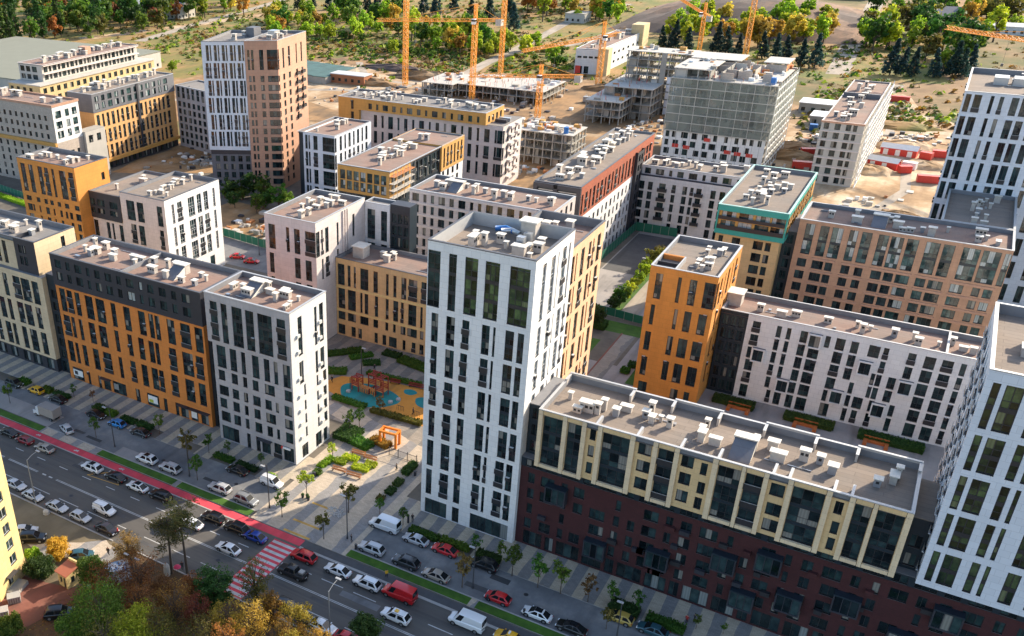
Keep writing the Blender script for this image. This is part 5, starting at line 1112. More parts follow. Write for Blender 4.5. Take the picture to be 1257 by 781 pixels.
B.roof(-280.1, 242.2, -267.2, 286.8, 29, .4, M_ROOF, M_COPING)
B.vents(-279.5, 243.5, -268, 286, 28.6, 14, 6, size=1.3)
B.finish()
B = Building('apartment_block', 'grey unfinished block with a terracotta roof edge at the left picture edge', loc=(-282, 226, 0))
B.block(-320, 220.2, -263.7, 232.4, 0, 29, M_BLOCK, front=rep(cols(-318, -265, (1.3, 1.3), 1.8), [(24, 25.8), (20.8, 22.6), (17.6, 19.4)]) + rep(cols(-318, -265, (1.2,), 2.6), floors(1, 5)), skip='r', kind='raw')
B.face('white_side', (-263.7, 220.2), (-263.7, 232.4), 16.5, 29, [(a, b, c, c + 2.4) for c in (18, 21.4, 25) for a, b in ((1, 3.8), (5.6, 7.4), (8.8, 11))], M_WHITE, 'bright')
B.face('wall', (-263.7, 220.2), (-263.7, 232.4), 0, 16.5, [(a, b, c, c + 1.8) for c in (2, 5, 8, 11) for a, b in ((1, 2.8), (5.6, 7.4), (8.8, 10))], M_BLOCK, 'raw')
B.slab('scaffold_band', -320, 219.2, -263.5, 220.15, 15.4, 16.6, M_OCHRE)
B.block(-320.2, 220.0, -263.5, 232.6, 29, 29.7, M_TERRA, part='terracotta_edge')
B.roof(-320.2, 220, -263.5, 232.6, 29.7, .5, M_ROOF_R, M_TERRA, M_TERRA)
B.vents(-318, 221.5, -265, 232, 29.2, 16, 7, size=1.3)
B.block(-267.3, 232.6, -262.5, 242.3, 0, 17.8, M_CONC_L, front=[], right=[(234, 236, 13.8, 16.4), (238, 240, 13.8, 16.4)], part='plastered_annex'); B.slab('annex_roof', -267.3, 232.6, -262.5, 242.3, 17.8, 18.0, M_CONC)
B.finish()
B = Building('apartment_block', 'long pale yellow unfinished block with open top storeys at the upper left', loc=(-322, 290, 0))
B.block(-330, 255.5, -311, 322, 0, 25.4, wall_mat('pale_yellow_block', (0.66, 0.50, 0.25)), right=rep(cols(257, 321, (1.9,), 1.7), [(22.3, 24.4), (18.8, 21), (15, 17)]), front=rep(cols(-329, -312, (1.9,), 1.9), [(22.2, 24.4), (18, 20)]), kind='raw')
B.slab('terrace_slab', -330, 255.3, -310.6, 322.2, 25.4, 25.8, M_CONC_L)
B.block(-330, 262, -316, 317, 25.8, 32.2, M_CONC_L, right=rep(cols(263, 316.5, (2.0, 1.2), .8), [(26.2, 28.2), (29.2, 31.4)]), front=rep([(-329, -326.5), (-325.5, -323), (-322, -319)], [(26.2, 28.2), (29.2, 31.4)]), part='open_storeys', kind='raw')
for z in (28.6, 31.8): B.slab('balcony_slab', -316, 262, -314.7, 317, z, z + .35, M_PINK2)
B.roof(-330.2, 261.8, -314.7, 317.2, 32.4, .3, M_ROOF_R, M_PINK2)
B.vents(-329, 264, -317, 315, 32.1, 20, 8, size=1.3); B.slab('stair_house', -324, 290, -319.5, 293, 32.1, 35, M_TERRA)
B.finish()
B = Building('apartment_block', 'grey link block with regular windows left of the white slate-based tower', loc=(-245, 292, 0))
B.quad([(-266.9, 286.9), (-228.5, 279.0), (-226.5, 290), (-264.9, 299)], 0, 24.6, M_GREY, ([(a, b, c, c + 2) for a, b in cols(1, 38, (1.8,), 1.35) for c in (1.5, 4.5, 7.5, 10.5, 13.5, 16.5, 20, 22.2)], (), (), ()))
B.roof(0, 0, 0, 0, 24.6, .4, M_ROOF_G, M_COPING, pts=[(-266.9, 286.9), (-228.5, 279.0), (-226.5, 290), (-264.9, 299)])
B.vents(-262, 288, -230, 289, 24.2, 0, 9)
B.finish()
# --- yellow block cut by the left edge (near)
B = Building('apartment_block', 'sunlit yellow block with coral panels in the bottom left corner', loc=(-112, 60, 0))
a_, b_ = Vector((-103.2, 52.0)), Vector((-108.6, 70.6)); u_ = (b_ - a_).normalized(); n_ = Vector((u_.y, -u_.x))
q = [a_, b_, b_ - n_ * 14, a_ - n_ * 14]
ln = (b_ - a_).length
w = [(ln - 3.3 - 4.6 * k, ln - 1.7 - 4.6 * k, 4.0 + FL * i, 5.7 + FL * i, 'pale') for k in range(4) for i in range(14)] + [(ln - 4.6, ln - 3.4, .9, 3.0, 'door'), (ln - 9.5, ln - 7.5, 1.0, 2.6, 'pale'), (ln - 14, ln - 12, 1.0, 2.6, 'pale')]
B.quad(q, 0, 46, M_YELLOW, (w, (), (), ()))
for i in range(14):
    c = b_ - u_ * 6.0 + n_ * .03; d = b_ - u_ * 14.0 + n_ * .03
    if i != 0: pm = B.mb('coral_panel'); z0 = 2.6 + FL * i; pm.poly([B.L((c.x, c.y, z0)), B.L((c.x, c.y, z0 + 1.2)), B.L((d.x, d.y, z0 + 1.2)), B.L((d.x, d.y, z0))][::-1], M_CORAL)
for k in range(9):
    c = b_ + n_ * .03; d = b_ - u_ * 3.2 + n_ * .03; z0 = .3 + .34 * k
    B.mb('rusticated_band').poly([B.L((d.x, d.y, z0)), B.L((c.x, c.y, z0)), B.L((c.x, c.y, z0 + .18)), B.L((d.x, d.y, z0 + .18))], M_TAN)
for k in range(2):
    c = b_ - u_ * (2.4 + 7 * k); d = c + n_ * 1.8; e = d - u_ * 3.2; f_ = c - u_ * 3.2
    bm_ = B.mb('entrance_canopy'); z = .75
    for aa, bb in ((c, d), (d, e), (e, f_)): bm_.poly([B.L((aa.x, aa.y, 0)), B.L((bb.x, bb.y, 0)), B.L((bb.x, bb.y, z)), B.L((aa.x, aa.y, z))], M_CONC_L)
    bm_.poly([B.L((c.x, c.y, z)), B.L((d.x, d.y, z)), B.L((e.x, e.y, z)), B.L((f_.x, f_.y, z))], M_GALV)
B.roof(0, 0, 0, 0, 46, .6, M_ROOF_G, M_COPING, pts=q)
B.finish()

# ------------------------------------------------------------------ concrete frames under construction
def frame_block(name, label, x0, y0, x1, y1, H, nfl, bay=4.6, net=None, top=True, clutter=0, seed=1, cat='building shell'):
    root = thing(name, label, cat, ((x0 + x1) / 2, (y0 + y1) / 2, 0)); ox, oy = root.location.x, root.location.y
    fh = H / nfl; rnd = random.Random(seed)
    sl = MB(); cl = []; wl = MB()
    for k in range(nfl + 1):
        z = k * fh
        if k: sl.box(x0 - ox - .25, y0 - oy - .25, z - .28, x1 - ox + .25, y1 - oy + .25, z, M_CONC_L if k == nfl else M_CONC)
    nx = max(2, round((x1 - x0) / bay)); ny = max(2, round((y1 - y0) / bay))
    for i in range(nx + 1):
        for j in range(ny + 1):
            x = x0 - ox + .3 + (x1 - x0 - .6) * i / nx; y = y0 - oy + .3 + (y1 - y0 - .6) * j / ny
            cl.append((x, y))
    for k in range(nfl):                                # partitions and infill between columns
        for i in range(nx):
            for j in range(ny):
                if rnd.random() < .45:
                    xa = x0 - ox + .6 + (x1 - x0 - .6) * i / nx; ya = y0 - oy + .9 + (y1 - y0 - .6) * j / ny
                    w_ = (x1 - x0) / nx - .7; d_ = (y1 - y0) / ny - .9
                    mm = rnd.choice((M_BLOCK, M_CONC, M_CONC, M_BLOCK))
                    if rnd.random() < .5: wl.box(xa, ya, k * fh, xa + w_ * rnd.uniform(.3, 1), ya + .2, (k + 1) * fh - .3, mm)
                    else: wl.box(xa, ya, k * fh, xa + .2, ya + d_, (k + 1) * fh - .3, mm)
    sl.build('floor_slab', root); cmb = MB(); cmb.box(-.22, -.22, 0, .22, .22, H - .28, M_CONC); cme = cmb.mesh('column'); cl = sorted(cl, key=lambda c: c[1])[:100]; [link('column', cme, root, (cx2, cy2, 0)) for cx2, cy2 in cl]; o = wl.build('partition', root); o['kind'] = 'stuff'
    rb = MB()
    if top:
        for _ in range(int((x1 - x0) * (y1 - y0) / 14)):
            x = rnd.uniform(x0, x1) - ox; y = rnd.uniform(y0, y1) - oy; h = rnd.uniform(.8, 1.9)
            rb.box(x - .07, y - .07, H, x + .07, y + .07, H + h, rnd.choice((M_GALV, M_CONC, M_WOOD, M_REDP)))
    for _ in range(clutter):
        x = rnd.uniform(x0 + 1, x1 - 2) - ox; y = rnd.uniform(y0 + 1, y1 - 2) - oy
        rb.box(x, y, H, x + rnd.uniform(.8, 3), y + rnd.uniform(.6, 2.2), H + rnd.uniform(.25, 1.5), rnd.choice((M_WOOD, M_CONC_L, M_BLOCK, M_OCHRE, M_CONC, M_WHITEP)))
    if rb.f: o = rb.build('formwork', root); o['kind'] = 'stuff'
    if net:
        nb = MB(); z0, z1 = net
        n = max(6, int((x1 - x0) / 2.3))
        for i in range(n + 1):
            x = x0 - ox - .2 + (x1 - x0 + 1.2) * i / n; nb.bar((x, y0 - oy - 1.3, 0), (x, y0 - oy - 1.3, z1 + 1), .10, M_GALV)
        for k in range(int(z0 / fh), int(z1 / fh) + 1):
            nb.box(x0 - ox - .2, y0 - oy - 1.45, k * fh - .1, x1 - ox + 1, y0 - oy - .5, k * fh, M_CONC)
            nb.bar((x0 - ox - .2, y0 - oy - 1.4, k * fh + 1), (x1 - ox + 1, y0 - oy - 1.4, k * fh + 1), .07, M_GALV)
        for k in range(int(z0 / fh), int(z1 / fh) + 1):
            nb.box(x0 - ox - .2, y0 - oy - 1.62, k * fh - .12, x1 - ox + 1, y0 - oy - 1.55, k * fh + .12, M_CONC_L)
        for i in range(0, n + 1, 2):
            x = x0 - ox - .2 + (x1 - x0 + 1.2) * i / n; nb.bar((x, y0 - oy - 1.62, z0), (x, y0 - oy - 1.62, z1), .16, M_CONC_L)
        nb.build('scaffold', root)
        for k in range(int(z0 / fh), int(z1 / fh)):
            mm = MB(); ya = y0 - oy - 1.52; xa, xb = x0 - ox - .2, x1 - ox + 1.0; yb = y1 - oy; za, zb = k * fh + .04, (k + 1) * fh - .06
            mm.poly([(xa, ya, za), (xb, ya, za), (xb, ya, zb), (xa, ya, zb)], M_NET)
            mm.poly([(xb, ya, za), (xb, yb, za), (xb, yb, zb), (xb, ya, zb)], M_NET)
            mm.build('safety_net', root)
    return root
t = frame_block('building_shell', 'tall concrete frame wrapped in grey green netting with white walls on its lower floors', -89.7, 357, -54.7, 394, 31, 10, 4.2, (12.4, 31), True, 40, 5)
ox, oy = t.location.x, t.location.y
BW = Building.__new__(Building); BW.root = t; BW.loc = Vector(t.location); BW.parts = {}; BW.wins = []; BW.onroof = []
rnd = random.Random(4); wl_ = []
for k in range(4):
    x = .8
    while x < 33:
        wv = rnd.choice((1.3, 1.3, 2.0, 2.4)); wl_.append((x, x + wv, .5 + 3.1 * k, 2.7 + 3.1 * k, 'raw')); x += wv + rnd.uniform(.9, 2.6)
BW.face('white_wall', (-89.9, 356.3), (-54.5, 356.3), 0, 12.35, wl_, M_WHITE)
BW.finish()
for x, z in ((-14, 6.2), (-10, 6.0), (4.5, 6.0), (8, 5.8), (12, 5.7), (-3, 9.5)): m = MB(); m.box(x, -19.35, z, x + 2.3, -19.26, z + 1.3, M_REDP); m.build('red_panel', t)
m = MB(); rnd = random.Random(12)
for i in range(5):
    for j in range(6):
        x, y = -17 + 4.0 * i, -17.5 + 6.8 * j
        m.box(x - .25, y - .25, 31, x + .25, y + .25, 34.0, M_CONC)
        if rnd.random() < .55: m.box(x, y - .1, 31, x + 4.0, y + .1, 33.7, rnd.choice((M_CONC, M_BLOCK, M_CONC_L)))
        if rnd.random() < .45: m.box(x - .1, y, 31, x + .1, y + 6.6, 33.7, rnd.choice((M_CONC, M_BLOCK)))
m.build('upper_storey', t)['kind'] = 'stuff'
m = MB(); m.box(-17.6, -18.2, 34.0, -4.5, 2, 34.3, M_CONC_L); m.build('upper_slab', t); m = MB(); m.box(-17.6, 4.5, 34.0, 0.5, 18.5, 34.3, M_CONC_L); m.build('upper_slab', t); m = MB(); m.box(8, 6, 34, 16.5, 18.4, 34.3, M_CONC_L); m.build('upper_slab', t)
m = MB()
for x, y, a, b_ in ((3, -12, 5, .3), (3, -12, .3, 7), (8, -8, .3, 9), (12, -14, 3, .3), (9, 6.2, 7, .3), (9, 12, .3, 6), (15.5, 8, .3, 9), (5, 3, 4, .3)): m.box(x, y, 31, x + a, y + b_, 33.6, rnd.choice((M_CONC, M_BLOCK, M_CORAL)))
for _ in range(60): x, y = rnd.uniform(-17, 17), rnd.uniform(-18, 18); z = 34.3 if (x < -5 and y < 1.5) else 31; m.box(x, y, z, x + rnd.uniform(.5, 2.4), y + rnd.uniform(.4, 1.5), z + rnd.uniform(.2, 1.0), rnd.choice((M_WOOD, M_CONC, M_WHITEP, M_GALV, M_CHAR)))
m.build('deck_clutter', t)['kind'] = 'stuff'
m = MB()
for k in range(11):
    m.bar((17.9 + .5, -18.5, 3.1 * k * .95), (17.9 + .5, 19, 3.1 * k * .95), .35, M_WHITEP)
for j in range(9): m.bar((18.5, -18.5 + 4.6 * j, 0), (18.5, -18.5 + 4.6 * j, 31), .25, M_WHITEP)
m.build('side_scaffold', t)
m = MB(); m.box(15.2, -17, 31, 16.8, -15.4, 33.2, M_BLUE); m.build('site_toilet', t)
t = frame_block('building_shell', 'narrow grey concrete frame with open top floors left of the netted tower', -129, 431, -101, 443, 26.4, 8, 4.5, None, False, 10, 7)
m = MB()
for k in range(5):
    for i in range(3): m.box(4.6 + 3.1 * i, -6.3, .4 + 3.3 * k, 6.4 + 3.1 * i, -6.22, 3.2 + 3.3 * k, M_COOL)
m.box(1.0, -6.35, 0, 3.4, -6.2, 26.2, M_CONC); m.build('infill_wall', t)
frame_block('building_shell', 'low concrete frame with red props on its deck beside the lattice crane', -136.4, 403, -121, 452, 9.6, 3, 4.4, None, True, 12, 9)
frame_block('building_shell', 'upper deck of a stepped concrete frame behind the red props', -133, 416, -112, 458, 13.5, 4, 4.6, None, True, 6, 10)
frame_block('building_shell', 'grey scaffolded concrete frame with a littered deck and a blue tank in the middle', -137.6, 331.3, -115.6, 346, 12.3, 4, 3.7, None, True, 46, 11)
m = MB(); m.tube([(-119, 333.5, 12.3), (-119, 333.5, 14.6)], [.9, .9], M_BLUE, 12); tag(m.build('water_tank'), 'blue tank standing on the littered deck of the middle concrete frame', 'tank')
frame_block('building_shell', 'low concrete frame with white columns far behind the pale block', -208, 424, -164, 452, 6.2, 2, 4.6, None, True, 18, 12)
frame_block('building_shell', 'low left wing of a concrete frame beside the red site cabin', -226, 420, -209, 446, 6.2, 2, 4.6, None, True, 8, 13)
# narrow block at right with white side scaffold
B = Building('apartment_block', 'narrow concrete block with a white scaffold along its right side by the sandy site', loc=(-31, 390, 0))
B.block(-38.2, 355.5, -25.2, 432, 0, 21.3, M_CONC_L, front=rep([(-37.3, -35.7), (-34, -32.2), (-30.6, -29), (-28.4, -27.2)], floors(.8, 7, 2.0, 3.0)), left=rep(cols(357, 431, (1.6,), 2.4), floors(.8, 7, 2, 3)), right=rep(cols(357, 431, (1.6,), 2.4), floors(.8, 7, 2, 3)))
for k in range(1, 7): B.slab('floor_band', -38.3, 355.3, -25.1, 355.52, 3 * k - .1, 3 * k + .25, M_PINK2)
B.slab('red_edge', -38.4, 355.2, -25, 355.5, 20.9, 21.5, M_TERRA)
B.roof(-38.2, 355.5, -25.2, 432, 21.4, .4, M_ROOF_R, M_PINK2)
B.slab('stair_house', -37.8, 400, -25.6, 401, 21, 22.6, M_SLATE)
B.vents(-37, 358, -27, 430, 21, 16, 9, size=1.3)
sm = MB()
for k in range(9): sm.bar((6.9, -34.5, 2.6 * k), (6.9, 42, 2.6 * k), .28, M_WHITEP); 
for j in range(17):
    sm.bar((6.9, -34.5 + 4.7 * j, 0), (6.9, -34.5 + 4.7 * j, 22.4), .22, M_WHITEP)
    if j < 16: sm.bar((6.9, -34.5 + 4.7 * j, 2.6 * (j % 8)), (6.9, -29.8 + 4.7 * j, 2.6 * (j % 8) + 2.6), .16, M_WHITEP)
sm.build('scaffold', B.root)
B.finish()
# old industrial building
B = Building('industrial_building', 'old white industrial building with a pale yellow end wall behind the orange crane', 'industrial building', loc=(-170, 540, 0))
B.quad([(-178.5, 503.6), (-165.5, 505.4), (-164.0, 572), (-180, 574)], 0, 12.6, M_WHITE2, ([(a, a + 2.2, 8.2, 9.2) for a in (1, 4, 7, 10)] + [(1, 4, .3, 4), (5, 7.4, .3, 4)], [(a, a + 3, c, c + 1.2) for a in (8, 14, 20, 27, 34, 42, 50, 58) for c in (3, 7.5)], (), ()))
B.slab('yellow_end', -165.8, 503.4, -160.8, 509.5, 0, 13.6, wall_mat('straw_render', (0.72, 0.55, 0.30)))
B.slab('yellow_tower', -169, 566, -162, 577, 0, 17.5, wall_mat('straw_render', (0.72, 0.55, 0.30)))
B.slab('red_door', -178.0, 503.2, -175.2, 503.6, 0, 4.2, M_REDP)
B.roof(0, 0, 0, 0, 12.9, .3, M_ROOF_R, M_WHITEP, pts=[(-178.5, 503.6), (-165.5, 505.4), (-164.0, 572), (-180, 574)])
B.vents(-177, 508, -167, 570, 12.6, 9, 4, size=1.4)
B.finish()
def shed(name, label, x0, y0, x1, y1, h, wm, rm, ridge=0.0, cat='shed', win=True):
    B = Building(name, label, cat, loc=((x0 + x1) / 2, (y0 + y1) / 2, 0))
    fw = rep(cols(x0 + 1, x1 - 1, (1.6,), 2.4), [(1.2, min(2.8, h - .5))]) if win else []
    B.block(x0, y0, x1, y1, 0, h, wm, front=fw, right=rep(cols(y0 + 1, y1 - 1, (1.6,), 2.4), [(1.2, min(2.8, h - .5))]) if win else [])
    if ridge:
        mb = B.mb('roof'); ym = (y0 + y1) / 2; A = lambda x, y, z: B.L((x, y, z))
        mb.poly([A(x0 - .5, y0 - .5, h), A(x1 + .5, y0 - .5, h), A(x1 + .5, ym, h + ridge), A(x0 - .5, ym, h + ridge)], rm)
        mb.poly([A(x1 + .5, y1 + .5, h), A(x0 - .5, y1 + .5, h), A(x0 - .5, ym, h + ridge), A(x1 + .5, ym, h + ridge)], rm)
        for x in (x0, x1): B.mb('gable').poly([A(x, y0, h), A(x, y1, h), A(x, ym, h + ridge)], wm)
    else: B.slab('roof', x0 - .3, y0 - .3, x1 + .3, y1 + .3, h, h + .35, rm)
    return B.finish()
M_TIN = plain('pale_tin_roof', (0.52, 0.52, 0.53), .6, .2, scale=.2); M_GRN = plain('grey_green_roof', (0.20, 0.205, 0.16), .9, scale=.15)
M_BRICKR = plain('old_brick', (0.33, 0.13, 0.06), .9, scale=.4); M_TILE = plain('clay_tile', (0.40, 0.13, 0.07), .85, scale=.6)
shed('warehouse', 'flat grey green roofed warehouse behind the grey unfinished block at the left edge', -520, 318, -395, 415, 9, M_CONC_L, M_GRN, 0, 'warehouse')
shed('long_hall', 'long pale roofed hall among the trees at the top left', -640, 570, -520, 590, 9, M_CONC_L, M_TIN, 2.5, 'hall')
shed('brick_shed', 'small brown brick shed with a grey roof on the waste ground behind the salmon tower', -283, 424, -262, 432, 4.5, M_BRICKR, M_TIN, 0)
shed('red_cabin', 'small red cabin on the sand beside the salmon tower', -262, 356, -257, 360, 2.6, M_REDP, M_TILE, 1.0, 'cabin', False)
shed('site_cabin', 'red cabin beside the low concrete frame', -226, 452, -221, 456, 2.6, M_REDP, M_REDP, 0, 'cabin', False)
shed('site_cabin', 'green cabin next to the red cabin by the low concrete frame', -218, 449, -213, 453, 2.6, M_TEAL, M_TEAL, 0, 'cabin', False)
shed('grey_house', 'large house with a dark grey pitched roof among the trees at the upper right', -40, 740, -14, 766, 8, M_CONC_L, M_SLATE, 5, 'house')
shed('tin_hall', 'low hall with a white tin roof at the top right of the conifers', -108, 880, -80, 900, 6, M_CONC, M_TIN, 3, 'hall')
shed('timber_house', 'yellowish house between trees at the top right', -34, 860, -22, 900, 7, M_YELLOW, M_TIN, 3, 'house')
shed('red_roof_house', 'house with a red tiled roof at the top right corner', 4, 860, 40, 880, 6, M_WHITE2, M_TILE, 4, 'house')
shed('white_house', 'small white gabled house right of the grey roofed house', 0, 800, 16, 815, 6, M_WHITE2, M_SLATE, 4, 'house')
shed('blue_roof_shed', 'low shed with a pale blue roof left of the grey roofed house', -18, 690, -8, 698, 4, M_CONC_L, M_BLUE, 0)
shed('long_white_shed', 'long low white shed by the crane jib at the right edge', 2, 735, 45, 748, 5, M_WHITE2, M_TIN, 1.5)
shed('workers_hut', 'workers hut with white roof beside the netted tower', -52, 440, -38, 450, 4, M_CONC, M_WHITEP, 0, 'hut')
shed('workers_hut', 'long white roofed hut behind the netted tower', -60, 462, -44, 472, 4.5, M_CONC, M_WHITEP, 0, 'hut')
shed('grey_kiosk', 'small grey flat building by the track beside the lorry park', -250, 676, -236, 690, 6, M_CONC_L, M_CONC, 0, 'building')
for i, (x, y, a, c, lab) in enumerate([(-330, 792, 0, M_GRN, 'grey green lorry trailer on the dirt track at the top'), (-150, 700, .4, M_CONC, 'grey container at the foot of the dark spoil hill')]):
    mb = MB(); mb.box(-6, -1.3, 1.0, 6, 1.3, 3.8, c); mb.box(6.1, -1.2, .8, 8, 1.2, 3, M_CONC_L)
    for wx in (-4, -2.6, 6.8):
        mb.tube([(wx, -1.3, .5), (wx, 1.3, .5)], [.5, .5], M_TYRE, 10)
    o = mb.build('lorry'); o.location = (x, y, 0); o.rotation_euler = (0, 0, a); tag(o, lab, 'lorry')
track('dirt_track', [(-12, 300), (-16, 330), (-9, 360), (-12, 400), (-22, 440), (-24, 500)], 3.2, 0.10, M_TRACK)
track('dirt_track', [(-330, 350), (-290, 400), (-255, 415), (-225, 395)], 5, 0.09, M_TRACK)
track('dirt_track', [(-300, 480), (-270, 440), (-240, 440)], 4, 0.092, M_TRACK)
# red-white hoarded yard, trucks and containers on the sand
def container(x, y, a, mat, lab, L_=6.0, w=2.4, h=2.6, cat='container'):
    mb = MB(); mb.box(-L_ / 2, -w / 2, .15, L_ / 2, w / 2, h, mat)
    n = int(L_ / .5)
    for k in range(n):
        xx = -L_ / 2 + .1 + k * .5
        for s_ in (-1, 1): mb.box(xx, min(s_ * w / 2, s_ * (w / 2 + .05)), .3, xx + .25, max(s_ * w / 2, s_ * (w / 2 + .05)), h - .15, mat)
    for s_ in (-1, 1): mb.box(L_ / 2, s_ * w / 4 - .04, .2, L_ / 2 + .05, s_ * w / 4 + .04, h - .1, M_GALV)
    o = mb.build('container'); o.location = (x, y, .06); o.rotation_euler = (0, 0, a); return tag(o, lab, cat)
def big_tent(x, y, a, L_, w, lab, name='marquee'):
    r_ = thing(name, lab, 'marquee', (x, y, .06), a)
    b1 = MB(); b1.box(-L_ / 2, -w / 2, 0, L_ / 2, w / 2, 2.6, M_REDP); b1.build('wall', r_)
    b2 = MB(); b2.poly([(-L_ / 2 - .3, -w / 2 - .3, 2.6), (L_ / 2 + .3, -w / 2 - .3, 2.6), (L_ / 2 + .3, 0, 4), (-L_ / 2 - .3, 0, 4)], M_WHITEP); b2.poly([(L_ / 2 + .3, w / 2 + .3, 2.6), (-L_ / 2 - .3, w / 2 + .3, 2.6), (-L_ / 2 - .3, 0, 4), (L_ / 2 + .3, 0, 4)], M_WHITEP); b2.build('roof', r_)
    b3 = MB()
    for k in range(int(L_ / 4)): b3.box(-L_ / 2 + 1 + 4 * k, -w / 2 - .05, .1, -L_ / 2 + 2.6 + 4 * k, -w / 2 + .02, 2.2, M_WHITEP)
    b3.build('panel', r_)
big_tent(-15.5, 408, -.10, 12, 4.5, 'long red and white site canopy nearer the blue-white tower')
big_tent(-18.5, 387, -.25, 10, 4, 'red and white site canopy nearer the narrow concrete block')
container(-6.5, 406, -.3, M_REDP, 'small red container right of the long canopy', 4)
container(-11.5, 383, .5, M_REDP, 'small red container right of the nearer canopy', 4)
container(-10.5, 389, -.2, M_WHITEP, 'white container between the two canopies', 4.5)
container(-3.5, 374, .2, M_REDP, 'red container lorry body at the edge of the sandy site', 7)
container(-2.0, 411, .1, M_REDP, 'red container beside the long canopy')
container(-43, 372, .2, M_REDP, 'red container left of the narrow concrete block', 7)
container(-44, 392, .4, M_REDP, 'red container farther left of the narrow concrete block')
container(-25, 505, 0, M_REDP, 'red container at the far end of the sandy site', 9)
container(-49, 432, .1, M_BLUE, 'blue container behind the netted tower', 3)
container(-175.5, 396, .2, M_REDP, 'red container beside the low concrete frame and crane', 7)
container(-147, 440, 0, M_GALV, 'grey container near the stepped concrete frame')
for i, (x, y, c) in enumerate([(-8.5, 300, M_TEAL), (-11.2, 299, plain('green_bag', (.10, .26, .15), .8)), (-14, 301, plain('green_bag', (.10, .26, .15), .8))]):
    mb = MB(); mb.tube([(0, 0, 0), (0, 0, .8), (.3, 0, 1.6), (.4, .1, 2.2)], [1.5, 1.6, 1.1, .3], c, 9); o = mb.build('tarp_heap'); o.location = (x, y, .06)
    tag(o, ('teal tarpaulin heap on the sand behind the brown block', 'pale green tarpaulin heap next to the teal one', 'pale green tarpaulin heap farthest from the teal one')[i], 'tarpaulin')
mb = MB(); rnd = random.Random(8)
for _ in range(900):
    zx, zy, sx, sy = rnd.choice([(-50, 375, 8, 35), (-15, 432, 10, 8), (-20, 320, 10, 25), (-160, 380, 25, 40), (-190, 430, 30, 40), (-243, 275, 12, 14), (-44, 415, 5, 25), (-110, 400, 8, 30), (-175, 222, 18, 8), (-245, 410, 22, 30), (-140, 320, 15, 8)])
    x = rnd.gauss(zx, sx * .6); y = rnd.gauss(zy, sy * .6); s = rnd.uniform(.4, 2.2)
    if -90.5 < x < -53 and 355 < y < 396: continue
    if -184 < x < -127 and 294 < y < 312: continue
    mb.box(x, y, .05, x + s, y + s * rnd.uniform(.3, 1.5), rnd.uniform(.2, 1.3), rnd.choice((M_CONC_L, M_CONC, M_WOOD, M_WHITEP, M_BLOCK, M_GALV, M_CHAR)))
struct('building_rubble', mb, 'stuff')
# green site hoardings and teal fences
def fence(pts, h, mat, label, name='hoarding', cat='fence'):
    r_ = thing(name, label, cat, (*pts[0], 0)); p0 = Vector(pts[0]); pan = MB(); post = MB()
    for a, b in zip(pts, pts[1:]):
        a = Vector(a) - p0; b = Vector(b) - p0; n = max(1, round((b - a).length / 2.4)); d = (b - a).normalized(); nn = Vector((-d.y, d.x)) * .04
        for k in range(n):
            u = a + (b - a) * k / n + d * .03; v = a + (b - a) * (k + 1) / n - d * .03
            z0 = .12 + .03 * (k % 3)
            pan.poly([(u.x - nn.x, u.y - nn.y, z0), (v.x - nn.x, v.y - nn.y, z0), (v.x - nn.x, v.y - nn.y, h), (u.x - nn.x, u.y - nn.y, h)], mat)
            pan.poly([(u.x + nn.x, u.y + nn.y, z0), (u.x + nn.x, u.y + nn.y, h), (v.x + nn.x, v.y + nn.y, h), (v.x + nn.x, v.y + nn.y, z0)], mat)
            pan.poly([(u.x - nn.x, u.y - nn.y, h), (v.x - nn.x, v.y - nn.y, h), (v.x + nn.x, v.y + nn.y, h), (u.x + nn.x, u.y + nn.y, h)], mat)
            post.bar((u.x, u.y, 0), (u.x, u.y, h + .08), .1, M_GALV)
    pan.build('panel', r_); post.build('post', r_)
fence([(-187, 210.8), (-181.8, 210.7), (-164.5, 208.6), (-150, 207)], 2.6, M_GREENF, 'dark green hoarding behind the red parked cars')
fence([(-300, 209), (-282, 206.8), (-266, 204.3), (-220, 199)], 2.6, M_GREENF, 'dark green hoarding behind the amber block at the left')
fence([(-75.0, 242), (-74.3, 277.9), (-62, 278.2)], 2.8, M_GREENF, 'teal green fence around the far sports court')
fence([(-75.2, 216), (-64, 214.4), (-50, 212.9), (-42.5, 212)], 2.2, M_GREENF, 'teal green fence crossing the courtyard behind the orange block')
fence([(17.5, 268), (30, 266)], 3.0, M_GREENF, 'teal green fence right of the rear wing')
M_TNET = plain('teal_roof_net', (0.05, 0.115, 0.11), .8, var=.5, scale=.2)
B_ = MB()
for i in range(10):
    x0_ = -372 + 9 * i
    B_.box(x0_, 432 - i * 1.5, 0, x0_ + 8.6, 462 - i * 1.5, 3.4, M_CONC); B_.box(x0_ - .1, 431.8 - i * 1.5, 3.4, x0_ + 8.7, 462.2 - i * 1.5, 3.7, M_TNET)
o = B_.build('garage_row'); tag(o, 'row of low garages with teal roofs at the upper left', 'garages')

